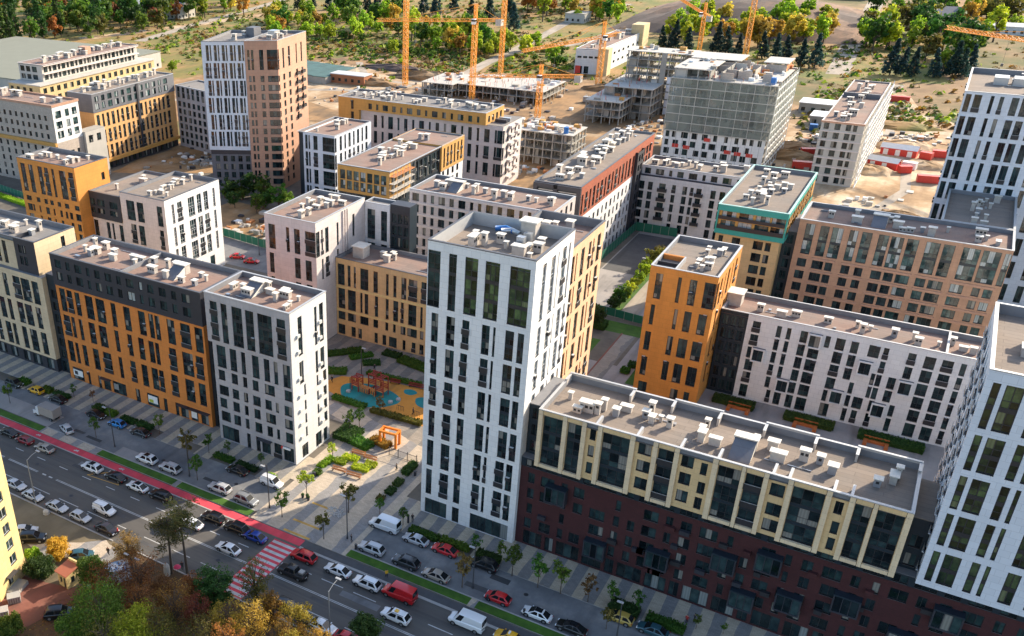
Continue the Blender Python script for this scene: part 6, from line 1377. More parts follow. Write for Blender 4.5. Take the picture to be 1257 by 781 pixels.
# ------------------------------------------------------------------ tower cranes
def lattice(mb, a, b, w, mat, step, th=.16, n=4):
    a = Vector(a); b = Vector(b); d = (b - a); L_ = d.length; d.normalize()
    up = Vector((0, 0, 1)) if abs(d.z) < .9 else Vector((1, 0, 0)); x = d.cross(up).normalized(); y = d.cross(x).normalized()
    cs = [x * (w / 2) + y * (w / 2), -x * (w / 2) + y * (w / 2), -x * (w / 2) - y * (w / 2), x * (w / 2) - y * (w / 2)] if n == 4 else [x * (w / 2) + y * (w * .4), -x * (w / 2) + y * (w * .4), -y * (w * .5)]
    for c in cs: mb.bar(a + c, b + c, th * 1.5, mat)
    k = max(1, int(L_ / step))
    for i in range(k):
        p = a + d * (L_ * i / k); q = a + d * (L_ * (i + 1) / k)
        for j in range(n):
            c, e = cs[j], cs[(j + 1) % n]
            mb.bar(p + c, q + e, th, mat); mb.bar(p + c, p + e, th, mat); mb.bar(p + e, q + c, th * .8, mat)
def crane(x, y, H, jib, az, label, apex=7, cjib=13, luff=0.0, w=2.0):
    r_ = thing('tower_crane', label, 'crane', (x, y, 0), 0, 'orange tower cranes over the building sites')
    m1 = MB(); lattice(m1, (0, 0, 0), (0, 0, H), w, M_CRANE, 2.6, .13); m1.box(-2.6, -2.6, 0, 2.6, 2.6, .8, M_CONC); m1.build('mast', r_)
    d = Vector((math.cos(az), math.sin(az), 0)); e = d * math.cos(luff) + Vector((0, 0, math.sin(luff)))
    m2 = MB(); top = Vector((0, 0, H + .8)); lattice(m2, top + d * 1.0, top + e * jib, 1.5, M_CRANE, 2.4, .115, 3); m2.build('jib', r_)
    m3 = MB(); lattice(m3, top - d * 1.0, top - d * cjib, 1.3, M_CRANE, 2.4, .14, 4); m3.build('counter_jib', r_)
    m4 = MB(); q = top - d * (cjib - 2); m4.box(q.x - 1.4, q.y - 1.4, q.z - 2.4, q.x + 1.4, q.y + 1.4, q.z + .4, M_CONC_L); m4.build('counterweight', r_)
    m5 = MB(); lattice(m5, top, top + Vector((0, 0, apex)), 1.2, M_CRANE, 2.0, .15); m5.build('apex', r_)
    m6 = MB(); n = Vector((-d.y, d.x, 0)); c = top + n * 1.6 + d * .6; m6.box(c.x - .9, c.y - .9, c.z - 1.6, c.x + .9, c.y + .9, c.z + .7, M_WHITEP); m6.box(c.x - .95, c.y - .95, c.z - .4, c.x + .95, c.y + .95, c.z + .5, M_CARGLASS); m6.build('cab', r_)
    m7 = MB(); ap = top + Vector((0, 0, apex))
    for f in (.45, .85): m7.bar(ap, top + e * jib * f, .14, M_CRANE)
    m7.bar(ap, top - d * (cjib - 1.5), .14, M_CRANE); m7.build('tie_rod', r_)
    m8 = MB(); hk = top + e * jib * .6; m8.bar(hk, hk - Vector((0, 0, 9)), .07, M_STEEL); m8.box(hk.x - .4, hk.y - .4, hk.z - 10, hk.x + .4, hk.y + .4, hk.z - 9, M_STEEL); m8.build('hook', r_)
crane(-241.7, 431.3, 46, 45, 1.75, 'orange tower crane with a bare upright mast at the left of the group')
crane(-197.4, 417.7, 36, 46, R(-156.5), 'orange tower crane with a white cab and a long jib reaching left')
crane(-210.8, 480.2, 47, 42, 1.4, 'orange tower crane behind the one with the white cab')
crane(-155.7, 397.8, 17.8, 31, R(-156), 'short orange tower crane whose jib spans the low concrete frame', 5, 18)
crane(-155.3, 475.3, 23.5, 58, R(-109.5), 'orange tower crane before the old industrial building with its jib reaching to the left front', 7, 13, 0, 2.4)
crane(-133.3, 580.3, 22.5, 70, R(116), 'leaning orange crane left of the conifers behind the netted tower', 6, 14)
crane(-106.8, 573.5, 54, 45, 1.3, 'tall orange crane mast behind the netted tower', 7, 13, 0, 2.4)
crane(40, 403, 40, 68, R(140.5), 'yellow orange crane jib entering at the upper right edge')


# ------------------------------------------------------------------ vegetation
def leaf_mat(name, a, b_, c_):
    m = bpy.data.materials.new(name); nt, b = nodes_of(m)
    g_ = nt.nodes.new('ShaderNodeNewGeometry'); oi = nt.nodes.new('ShaderNodeObjectInfo')
    r = ramp(nt, g_.outputs['Random Per Island'], [(0.0, a), (0.5, b_), (1.0, c_)])
    hs = nt.nodes.new('ShaderNodeHueSaturation')
    nt.links.new(r, hs.inputs['Color'])
    nt.links.new(math_n(nt, 'ADD', math_n(nt, 'MULTIPLY', oi.outputs['Random'], .06), .47), hs.inputs['Hue'])
    wnz = nt.nodes.new('ShaderNodeTexWhiteNoise'); wnz.noise_dimensions = '1D'; nt.links.new(oi.outputs['Random'], wnz.inputs['W'])
    nt.links.new(math_n(nt, 'ADD', math_n(nt, 'MULTIPLY', wnz.outputs['Value'], .6), .7), hs.inputs['Value'])
    nt.links.new(hs.outputs[0], b.inputs['Base Color']); b.inputs['Roughness'].default_value = .7
    tr = nt.nodes.new('ShaderNodeBsdfTranslucent'); nt.links.new(hs.outputs[0], tr.inputs['Color'])
    mx = nt.nodes.new('ShaderNodeMixShader'); mx.inputs[0].default_value = .5
    nt.links.new(b.outputs[0], mx.inputs[1]); nt.links.new(tr.outputs[0], mx.inputs[2])
    nt.links.new(mx.outputs[0], nt.nodes['Material Output'].inputs['Surface'])
    return m
LEAF = {
 'green': leaf_mat('leaf_green', (.036, .095, .008), (.085, .180, .016), (.16, .26, .03)),
 'darkg': leaf_mat('leaf_dark_green', (.024, .065, .012), (.048, .105, .018), (.085, .155, .028)),
 'lime': leaf_mat('leaf_lime', (.17, .28, .008), (.34, .46, .020), (.50, .56, .05)),
 'yellow': leaf_mat('leaf_yellow', (.30, .19, .022), (.47, .30, .035), (.58, .40, .07)),
 'gold': leaf_mat('leaf_gold', (.34, .22, .015), (.52, .36, .02), (.62, .46, .06)),
 'orange': leaf_mat('leaf_orange', (.25, .10, .02), (.38, .17, .03), (.46, .25, .05)),
 'rust': leaf_mat('leaf_rust', (.14, .050, .018), (.24, .085, .028), (.32, .14, .04)),
 'bare': leaf_mat('leaf_dry', (.16, .09, .03), (.25, .14, .045), (.33, .19, .06)),
 'olive': leaf_mat('leaf_olive', (.080, .085, .014), (.15, .145, .024), (.24, .20, .036)),
 'conifer': leaf_mat('needle_blue_green', (.014, .042, .040), (.026, .066, .058), (.046, .095, .075)),
 'pine': leaf_mat('needle_olive', (.06, .07, .02), (.12, .12, .035), (.19, .16, .05)),
}
def tree_meshes(seed, H, R_, kind, leaf, n_clump, per, shape='round', trunk_r=.18, crown0=.3):
    """trunk with limbs (mesh 1) and a crown of leaf faces grouped in clumps (mesh 2)"""
    rnd = random.Random(seed); tb = MB(); cb = MB(); mat = LEAF[kind]
    lean = Vector((rnd.uniform(-.05, .05) * H, rnd.uniform(-.05, .05) * H, 0))
    def axis(t): return Vector((0, 0, H * t)) + lean * t * t
    pts = [axis(t) for t in (0, .15, .35, .6, .85)]
    tb.tube(pts, [trunk_r * (1.25, 1, .8, .5, .15)[i] for i in range(5)], M_BARK, 7)
    cs = []
    for i in range(n_clump):
        if shape == 'cone':
            t = crown0 + (1 - crown0) * (i + rnd.random()) / n_clump; rr = R_ * (1 - (t - crown0) / (1 - crown0)) ** .8
            an = rnd.uniform(0, 6.283); rad = rr * rnd.uniform(.35, 1.0); c = axis(t) + Vector((math.cos(an) * rad, math.sin(an) * rad, -rad * .18))
            s = max(.16 * R_, rr * .42)
        elif shape == 'column':
            t = crown0 + (1 - crown0) * (i + rnd.random()) / n_clump; e = math.sin(math.pi * min(1, .12 + .88 * (t - crown0) / (1 - crown0))) ** .6
            an = rnd.uniform(0, 6.283); rad = R_ * e * rnd.uniform(.3, .95); c = axis(t) + Vector((math.cos(an) * rad, math.sin(an) * rad, 0)); s = R_ * .42
        else:
            z = rnd.uniform(-1, 1); an = rnd.uniform(0, 6.283); q = math.sqrt(1 - z * z); rad = rnd.uniform(.45, 1.0)
            hz = H * (1 - crown0) / 2; c = axis((1 + crown0) / 2) + Vector((math.cos(an) * q * R_ * rad, math.sin(an) * q * R_ * rad, z * hz * rad)); s = R_ * rnd.uniform(.26, .42)
        cs.append((c, s))
        t0 = max(.12, min(.8, c.z / H - .22)); a = axis(t0)
        if shape != 'cone' or i % 3 == 0:
            mid = a.lerp(c, .55) + Vector((0, 0, .06 * H * (0 if shape == 'cone' else 1)))
            tb.tube([a, mid, c], [trunk_r * .38, trunk_r * .22, trunk_r * .06], M_BARK, 5, False)
    for c, s in cs:
        sh = rnd.uniform(.75, 1.15)
        for k in range(per):
            d = Vector((rnd.gauss(0, 1), rnd.gauss(0, 1), rnd.gauss(0, .8))); d.normalize(); p = c + d * s * sh * rnd.random() ** .45
            n_ = (d + Vector((rnd.gauss(0, .6), rnd.gauss(0, .6), rnd.gauss(.3, .6)))).normalized()
            u = n_.orthogonal().normalized(); v = n_.cross(u); an = rnd.uniform(0, 6.283); u, v = u * math.cos(an) + v * math.sin(an), v * math.cos(an) - u * math.sin(an)
            l = leaf * rnd.uniform(.6, 1.35)
            cb.poly([p - u * l * .5 - v * l * .32, p + u * l * .5 - v * l * .2, p + u * l * .42 + v * l * .34, p - u * l * .45 + v * l * .3], mat)
    return tb.mesh('trunk'), cb.mesh('crown')
def place_tree(name, meshes, x, y, sc, rz, label, group, cat='tree', z=0, sz=None):
    r_ = thing(name, label, cat, (x, y, z), rz, group); r_.scale = (sc, sc, sc if sz is None else sz)
    link('trunk', meshes[0], r_); link('crown', meshes[1], r_)
    return r_
FAR = {}
for k, (kd, H, R_, sh, lf, nc, per) in {'green': ('green', 15, 5.5, 'round', 1.3, 26, 26), 'autumn': ('rust', 14, 5.2, 'round', 1.3, 24, 26), 'autumn_o': ('orange', 13, 5, 'round', 1.3, 24, 26), 'autumn_y': ('yellow', 12, 4.6, 'round', 1.2, 24, 26),
        'olive': ('olive', 13, 5.4, 'round', 1.3, 24, 26), 'lime': ('lime', 10, 4.0, 'round', 1.0, 26, 26), 'lime_t': ('lime', 14, 3.4, 'round', 1.0, 28, 26), 'shrub': ('green', 5, 3.2, 'round', .8, 18, 26), 'conifer': ('conifer', 18, 4.4, 'cone', 1.1, 70, 18), 'poplar': ('darkg', 30, 4.4, 'column', 1.3, 46, 26), 'darkg': ('darkg', 15, 6, 'round', 1.3, 28, 26)}.items():
    FAR[k] = [tree_meshes(hash_ + 17 * len(k), H, R_, kd, lf, nc, per, sh, .3, .12 if sh != 'round' else .22) for hash_ in (1, 2)]
TZ = {"autumn":[[-538,594],[-512,545],[-566,547],[-600,717],[-657,575],[-755,595],[-512,616],[-616,700],[-774,643],[-603,548],[-568,631],[-543,543],[-516,629],[-738,624],[-638,573],[-609,653],[-563,646],[-593,578],[-599,743],[-600,662],[-560,532],[-755,604],[-550,496],[-559,634],[-577,574],[-539,463],[-630,576],[-529,498],[-680,615],[-755,613],[-577,666],[-527,657],[-651,567],[-572,558],[-609,734],[-609,707],[-530,602],[-584,513],[-584,679],[-489,612],[-584,575],[-701,587],[-714,654],[-523,588],[-530,551],[-612,665],[-546,611],[-520,635],[-698,548],[-592,633],[-561,591],[-536,506],[-510,533],[-558,555],[-506,585],[-555,598],[-599,639],[-551,619],[-615,530],[-632,669],[-606,626],[-743,647],[-702,636],[-707,562],[-586,608],[-617,739],[-672,597],[-659,686],[-557,608],[-569,589],[-590,599],[-545,570],[-672,643],[-549,679],[-533,662],[-585,527],[-660,588],[-528,593],[-646,647],[-577,623],[-611,510],[-645,625],[-613,617],[-557,540],[-558,575],[-577,552],[-595,538],[-548,474],[-583,655],[-667,559],[-606,528],[-534,577],[-520,568],[-559,508],[-591,713]],"green":[[-617,568],[-654,518],[-659,529],[-502,527],[-594,550],[-516,487],[-575,455],[-553,556],[-406,631],[-593,577],[-613,589],[-547,492],[-529,549],[-606,620],[-592,586],[-424,652],[-540,443],[-639,544],[-392,618],[-573,575],[-564,500],[-517,522],[-534,588],[-531,519],[-555,435],[-612,651],[-518,580],[-622,585],[-608,503],[-579,647],[-628,547],[-588,502],[-546,620],[-397,629],[-578,664],[-560,488],[-631,524],[-644,551],[-542,629],[-596,560],[-592,617],[-501,510],[-516,475],[-565,448]],"lime":[[-357,605],[-257,751],[-392,525],[-285,604],[-423,564],[-407,570],[-447,596],[-264,727],[-381,664],[-410,554],[-235,698],[-417,551],[-289,573],[-264,539],[-370,543],[-424,573],[-347,554],[-437,594],[-315,590],[-277,562],[-417,601],[-340,585],[-265,560],[-256,556],[-241,531],[-257,567],[-269,571],[-423,579],[-267,579],[-230,729],[-397,580],[-259,785],[-293,542],[-328,585],[-374,532],[-358,620],[-244,556],[-264,781],[-266,717],[-275,578],[-418,589],[-284,543],[-409,587],[-226,702],[-305,587],[-271,788],[-400,539],[-251,697],[-352,547],[-378,564],[-282,574],[-224,694],[-258,545],[-294,578],[-269,553],[-364,604],[-261,533],[-299,556],[-243,680],[-311,597],[-348,594],[-271,751],[-360,553],[-229,715],[-352,610],[-278,595],[-313,579],[-269,547],[-241,762],[-230,691],[-436,587],[-241,540],[-234,534],[-434,581],[-377,554],[-353,561],[-345,545],[-309,559],[-396,614],[-415,559],[-273,743],[-378,524],[-341,570],[-241,721],[-403,533],[-255,576],[-247,527],[-266,737],[-398,588],[-367,624],[-249,775],[-337,545],[-253,796],[-253,536],[-357,534],[-297,569],[-268,533],[-392,593],[-291,594],[-297,603],[-291,601],[-432,571],[-325,570],[-370,554],[-217,690],[-384,525],[-277,532],[-362,546],[-395,566],[-353,571],[-368,644],[-359,588],[-280,770],[-363,573],[-293,585],[-286,778],[-322,586],[-429,608],[-378,644],[-367,611]],"autumn2":[[-312,774],[-274,702],[-295,716],[-283,709],[-244,717],[-265,672],[-284,731],[-286,750],[-299,735],[-235,697]],"lime2":[[-87,708],[-144,684],[-90,665],[-82,686],[-106,686],[-104,674],[-165,655],[-79,653],[-128,691],[-156,685],[-79,641],[-152,621],[-119,664],[-110,624],[-147,644],[-130,642],[-131,627],[-163,679],[-126,661],[-97,660],[-144,630],[-147,604],[-106,635],[-110,699],[-146,659],[-117,629],[-156,649],[-96,650],[-118,641],[-101,698],[-160,615],[-99,710],[-91,659],[-113,686]],"mixed":[[-58,669],[12,773],[-45,663],[-33,665],[-39,789],[-30,775],[-56,653],[-43,714],[3,765],[16,752],[-19,637],[-62,723],[-53,777],[-63,706],[-32,728],[-17,652],[-6,787],[-53,791],[-27,678],[-6,598],[-6,616],[-52,745],[12,844],[15,805],[-32,635],[1,687],[-66,789],[14,785],[-7,811],[-10,756],[-32,692],[-22,667],[-9,735],[-9,638],[3,782],[-51,708],[-37,753],[-26,789],[-51,640],[-33,716],[-23,620],[-45,649],[7,792],[-25,647],[6,702],[-44,735],[-13,590],[1,819],[-49,680],[-4,802]],"shrub":[[-201,497],[-265,535],[-225,546],[-194,250],[-229,553],[-299,526],[-187,238],[-285,535],[-245,534],[-267,507],[-225,563],[-271,539],[-281,523],[-270,515],[-293,507],[-299,517],[-278,510],[-204,512],[-238,555],[-194,517],[-193,526],[-217,562],[-199,242],[-203,549],[-198,521],[-213,554],[-286,518],[-206,241],[-217,569],[-212,529]],"conifer":[[-468,656],[-459,665],[-444,666],[-427,658],[-407,647],[-406,662],[-396,661],[-382,653],[-378,664],[-363,675],[-352,675],[-348,697],[-324,678],[-303,664],[-267,626],[-298,689],[-161,604],[-153,601],[-144,599],[-128,598],[-122,597],[-114,590],[-101,590],[-93,586],[-87,580],[-78,574],[-71,573],[-35,571],[-30,571],[-25,571],[-16,573],[-8,579],[-4,577],[-1,588]],"poplar":[[-533,413],[-532,420],[-545,436],[-539,453],[-539,469],[-526,491],[-543,534],[-545,543],[-510,587]]}
rnd = random.Random(77)
def scatter(key, kinds, name, label, group, s0=.75, s1=1.2):
    for x, y in TZ[key]:
        k = rnd.choice(kinds); s = rnd.uniform(s0, s1)
        lab = label[k] if isinstance(label, dict) else label
        place_tree(name, rnd.choice(FAR[k]), x, y, s, rnd.uniform(0, 6.28), lab, (group + ' ' + k.replace('_', ' ')) if isinstance(label, dict) else group, 'tree' if name != 'shrub' else 'shrub')
AUT = {'autumn': 'rust brown tree in the autumn wood at the top left', 'autumn_o': 'orange tree in the autumn wood at the top left', 'autumn_y': 'yellow tree in the autumn wood at the top left', 'olive': 'olive tree in the autumn wood at the top left', 'green': 'green tree in the autumn wood at the top left', 'lime_t': 'slim yellow green tree in the autumn wood at the top left'}
scatter('autumn', ['autumn', 'autumn_o', 'lime_t', 'olive', 'green', 'autumn_y', 'green'], 'broadleaf_tree', AUT, 'autumn wood top left', 1.0, 1.5)
scatter('green', ['green', 'darkg', 'green', 'olive'], 'broadleaf_tree', {'green': 'leafy green tree at the edge of the wood by the dirt track', 'darkg': 'dark green round tree at the edge of the wood by the dirt track', 'olive': 'olive tree at the edge of the wood by the dirt track'}, 'green wood edge', .8, 1.3)
scatter('lime', ['lime', 'lime', 'lime_t', 'shrub', 'green', 'autumn_y'], 'young_tree', {'lime': 'yellow green young tree in the thicket behind the cranes', 'lime_t': 'tall slim yellow green tree in the thicket behind the cranes', 'shrub': 'low green bush in the thicket behind the cranes', 'green': 'mid green tree in the thicket behind the cranes', 'autumn_y': 'yellow young tree in the thicket behind the cranes'}, 'thicket behind the cranes', .8, 1.35)
scatter('autumn2', ['autumn_y', 'autumn_o', 'lime_t'], 'broadleaf_tree', {'autumn_y': 'golden tree beside the lorry track at the top', 'autumn_o': 'orange tree beside the lorry track at the top', 'lime_t': 'yellow green tree beside the lorry track at the top'}, 'trees by the lorry track', 1.2, 1.7)
scatter('lime2', ['lime_t', 'lime_t', 'lime', 'autumn_y'], 'broadleaf_tree', {'lime_t': 'tall yellow green tree between the conifers behind the netted tower', 'lime': 'round yellow green tree between the conifers behind the netted tower', 'autumn_y': 'golden tree between the conifers behind the netted tower'}, 'trees between the conifers', 1.1, 1.6)
scatter('mixed', ['green', 'lime', 'olive', 'darkg', 'autumn_y', 'lime_t'], 'broadleaf_tree', {'green': 'green tree among the houses at the top right', 'lime': 'yellow green tree among the houses at the top right', 'olive': 'olive tree among the houses at the top right', 'darkg': 'dark green tree among the houses at the top right', 'autumn_y': 'yellow tree among the houses at the top right', 'lime_t': 'slim yellow green tree among the houses at the top right'}, 'trees among the houses', 1.0, 1.6)
scatter('shrub', ['shrub', 'shrub', 'lime'], 'shrub', {'shrub': 'green bush on the waste ground', 'lime': 'yellow green bush on the waste ground'}, 'bushes on the waste ground', .6, 1.2)
for x, y in TZ['conifer']:
    lab = 'dark blue green conifer in the row behind the thicket at the top' if x < -170 else ('dark blue green conifer in the row behind the netted tower' if x < -70 else 'dark blue green conifer by the sandy site at the upper right')
    place_tree('conifer', rnd.choice(FAR['conifer']), x, y, rnd.uniform(.75, 1.1) * (1.0 if x < -170 else .9), rnd.uniform(0, 6.28), lab, lab.replace('dark blue green conifer', 'conifers'))
for x, y in TZ['poplar']: place_tree('poplar', rnd.choice(FAR['poplar']), x, y, rnd.uniform(.8, 1.0), rnd.uniform(0, 6.28), 'tall dark poplar at the top left', 'tall poplars at the top left')
for x, y, s, k, lab in [(-378, 405, .7, 'lime', 'yellow green tree before the teal roofed garages'), (-352, 422, .6, 'autumn_y', 'yellow tree right of the teal roofed garages'), (-392, 448, .6, 'lime', 'small yellow green tree among the teal roofed garages')]:
    place_tree('young_tree', FAR[k][0], x, y, s, 1, lab, None)
for i, (x, y, s, k) in enumerate([(-197, 246, .62, 'darkg'), (-190, 243, .6, 'green'), (-182, 240, .58, 'green'), (-203, 241, .5, 'darkg'), (-175, 236, .55, 'green'), (-186, 233, .45, 'green'), (-196, 234, .4, 'darkg'), (-168, 240, .5, 'green')]):
    place_tree('broadleaf_tree', FAR[k][i % 2], x, y, s, i, 'deep green tree at the foot of the salmon tower' if k == 'green' else 'dark green tree at the foot of the slate base', 'trees at the foot of the towers ' + k)
for i, (x, y, s, k) in enumerate([(-60.6, 217, .30, 'darkg'), (-60.2, 220, .36, 'green'), (-60.6, 223, .34, 'green'), (-60.1, 226, .32, 'lime'), (-60.6, 229, .4, 'lime'), (-60.2, 232, .38, 'lime'), (-60.6, 236, .42, 'lime'), (-60.2, 240, .5, 'lime'), (-60.5, 244.5, .5, 'lime'), (-60.2, 249, .5, 'olive'), (-60.5, 254, .45, 'olive'), (-64.5, 207.5, .38, 'green'), (-61.5, 206, .36, 'darkg')]):
    place_tree('broadleaf_tree', FAR[k][i % 2], x, y, s, i * 1.3, ('bright yellow green tree in the courtyard planting strip' if k == 'lime' else 'olive tree at the far end of the courtyard planting strip' if k == 'olive' else 'green tree at the near end of the courtyard planting strip' if k == 'green' else 'dark green bush by the courtyard fence'), 'courtyard strip trees ' + k)
# low scrub over the waste land: nobody could count it
mb = MB(); rnd = random.Random(99)
ZN = [(-400, 620, 130, 70, 3), (-330, 520, 70, 60, 5), (-250, 560, 60, 60, 4), (-230, 500, 60, 40, 4), (-150, 560, 40, 50, 2), (-60, 600, 40, 90, 2), (-20, 480, 18, 30, 1), (-46, 480, 8, 40, 2), (-420, 500, 60, 60, 3), (-520, 560, 120, 80, 3), (-20, 700, 50, 120, 2), (-300, 720, 90, 60, 3)]
for _ in range(5200):
    zx, zy, sx, sy, w_ = rnd.choices(ZN, [z_[4] for z_ in ZN])[0]
    x = rnd.gauss(zx, sx * .6); y = rnd.gauss(zy, sy * .6); s_ = rnd.uniform(.5, 2.1)
    if -232 < x < -160 and 415 < y < 460 or -182 < x < -160 and 498 < y < 578 or abs(x + 234 - (y - 540) * -.1) < 6: continue
    mt = LEAF[rnd.choice(('lime', 'green', 'olive', 'olive', 'green', 'lime', 'bare', 'orange'))]
    for k in range(9):
        d = Vector((rnd.gauss(0, 1), rnd.gauss(0, 1), abs(rnd.gauss(0, .8)))); p = Vector((x, y, 0)) + d * s_ * .6; n_ = (d + Vector((0, 0, .6))).normalized(); u = n_.orthogonal().normalized(); v = n_.cross(u); l = s_ * rnd.uniform(.3, .65)
        mb.poly([p - u * l - v * l * .6, p + u * l - v * l * .5, p + u * l * .8 + v * l * .7, p - u * l * .9 + v * l * .6], mt)
struct('scrub', mb, 'stuff')
# near trees (bottom of the picture)
NEAR = [[-87.4,75.1,6,3.5,"rust"],[-94.5,80.2,5,2.3,"bare"],[-94.4,72.6,6,2.2,"green"],[-106.6,75.7,2.2,1.8,"gold"],[-84.9,64.8,7,3.8,"green"],[-78.5,65.1,7,3.0,"lime"],[-77.3,71.8,7,3.1,"rust"],[-78.5,77.6,6,2.1,"rust"],[-74.6,77.9,8,2.1,"dark"],[-68.6,73.7,8,2.8,"yellow"],[-70.9,69.9,7,2.7,"olive"],[-70.3,82.1,9,2.1,"olive"],[-65.5,75.7,8,3.0,"yellow"],[-65.2,79.7,8,2.0,"orange"],[-60.9,80.4,7,2.7,"yellow"],[-60.2,76.6,7,2.6,"orange"],[-56.3,78.7,6,2.0,"yellow"],[-76.4,68.0,7,2.7,"olive"],[-105.8,71.0,2,2.0,"darkg"],[-109.9,73.0,1.2,1.2,"lime"],[-99.4,59.3,2,1.9,"green"],[-87.2,62.1,5,2.1,"green"],[-53.1,85.5,4,1.7,"dark"],[-91.5,71.5,6,2.6,"rust"],[-82.5,70,7,2.8,"rust"],[-83,75.5,5,2.0,"bare"],[-80.5,61.5,8,3.0,"olive"],[-66,70.5,8,2.6,"orange"],[-73.5,73,8,2.2,"rust"],[-58,74.5,7,2.4,"yellow"]]
LABN = {'rust': 'rust brown half bare tree near the zebra crossing', 'bare': 'bare twiggy tree beside the painted box truck', 'green': 'dense green tree at the bottom edge', 'gold': 'golden yellow bush behind the yellow kiosk', 'lime': 'sunlit yellow green tree at the bottom edge', 'dark': 'dark green tree by the main road', 'yellow': 'yellow autumn tree at the bottom edge', 'orange': 'orange autumn tree at the bottom edge', 'olive': 'olive half bare tall tree at the bottom edge', 'darkg': 'dark green shrub left of the yellow kiosk'}
for i, (x, y, h, r_, k) in enumerate(NEAR):
    r_ *= (1.05 if x < -91 else (1.05 if k in ('rust', 'bare') else (.92 if k in ('yellow', 'orange') else 1.25))) if h > 3 else 1.1
    Ht = (h + r_ * (1.0 if h > 3 else .9)); sparse = k in ('rust', 'bare', 'olive', 'yellow', 'orange')
    ms = tree_meshes(100 + i, Ht, r_, {'lime': 'lime', 'dark': 'darkg'}.get(k, k), (.21 if not sparse else .18), 60 if not sparse else 54, 150 if not sparse else 56, 'round', .2 if h > 3 else .07, .3 if h > 3 else .08)
    nm = 'broadleaf_tree' if h > 3 else 'shrub'
    place_tree(nm, ms, x, y, 1, 0, LABN[k], 'near trees ' + k, 'tree' if h > 3 else 'shrub')
def pine(x, y, H, seed, label):
    rnd = random.Random(seed); ms = None
    tb = MB(); cb = MB(); lean = Vector((rnd.uniform(-.6, .6), rnd.uniform(-.6, .6), 0))
    ax = lambda t: Vector((0, 0, H * t)) + lean * t
    tb.tube([ax(t) for t in (0, .3, .6, .95)], [.24, .19, .14, .05], M_BARK, 8)
    for i in range(26):
        t = rnd.uniform(.55, 1.0); an = rnd.uniform(0, 6.28); l = rnd.uniform(.7, 2.6) * (1.15 - .6 * abs(t - .75) * 2)
        a = ax(t * .95); c = a + Vector((math.cos(an) * l, math.sin(an) * l, rnd.uniform(-.1, .6)))
        tb.tube([a, a.lerp(c, .5) + Vector((0, 0, .15)), c], [.06, .04, .015], M_BARK, 5, False)
        for k in range(70):
            d = Vector((rnd.gauss(0, .55), rnd.gauss(0, .55), rnd.gauss(0, .32))); p = c + d
            u = Vector((rnd.gauss(0, 1), rnd.gauss(0, 1), rnd.gauss(0, .6))).normalized() * .2; v = u.orthogonal().normalized() * .07
            cb.poly([p - u - v, p + u - v * .4, p + u + v * .4, p - u + v], LEAF['pine'])
    place_tree('pine_tree', (tb.mesh('trunk'), cb.mesh('crown')), x, y, 1, 0, label, None)
pine(-86.2, 84.3, 14.2, 3, 'tallest pine with an olive crown over the main road')
pine(-88.3, 82.9, 11.5, 5, 'lower pine left of the tallest pine by the main road')
# street trees
SM = {k: [tree_meshes(300 + i + 10 * j, 5.0, 1.15, kd, .26, 20, 20, 'round', .06, .42) for i in range(2)] for j, (k, kd) in enumerate({'g': 'green', 'o': 'olive', 'y': 'lime', 'l': 'lime', 'b': 'bare'}.items())}
LABS = {'g': 'young green street tree in a paved bay', 'o': 'thin olive street tree near a lamp post', 'y': 'thin yellow green sapling on the sunlit plaza', 'l': 'bright lime tree by the plaza benches', 'b': 'nearly bare young street tree'}
rnd = random.Random(5)
for x, y, h, k in [[-155.4,105.9,5.1,"g"],[-129.2,105.8,4.9,"g"],[-145.3,114.9,3.4,"g"],[-140.4,115.8,2.9,"b"],[-106.0,113.3,4.6,"g"],[-107.4,108.9,7.3,"o"],[-101.9,105.1,5.6,"g"],[-102.4,114.8,3.2,"g"],[-94.5,115.0,3.0,"g"],[-119.1,113.5,4.7,"g"],[-81.4,111.3,6.0,"y"],[-81.8,104.3,5.6,"g"],[-72.2,103.1,5.8,"o"],[-72.6,111.5,6.8,"o"],[-67.6,113.8,3.7,"g"],[-62.7,113.4,3.9,"g"],[-47.1,104.6,6.4,"b"],[-48.8,112.7,4.3,"g"],[-44.8,113.8,3.8,"g"],[-41.6,111.2,6.2,"g"],[-37.1,110.8,6.2,"g"],[-33.6,111.3,6.3,"g"],[-29.4,111.8,5.4,"b"],[-26.0,112.7,4.6,"g"],[-22.4,113.3,4.4,"g"],[-25.1,107.6,4.1,"o"],[-14.0,114.6,2.8,"g"],[-10.4,115.6,2.2,"g"],[-84.0,123.8,4.2,"l"],[-86.5,133.8,5.4,"g"],[-85.8,136.3,4.8,"g"],[-99.8,175.4,3.7,"g"],[-85.0,143.1,4.4,"b"],[-86.2,84.4,14.4,"pine"],[-88.2,83.1,11.3,"pine"]]:
    if k == 'pine': continue
    s = h / 5.0
    place_tree('street_tree', rnd.choice(SM[k]), x, y, s * 1.05, rnd.uniform(0, 6.28), LABS[k], 'street trees ' + k, 'tree', .1, s)
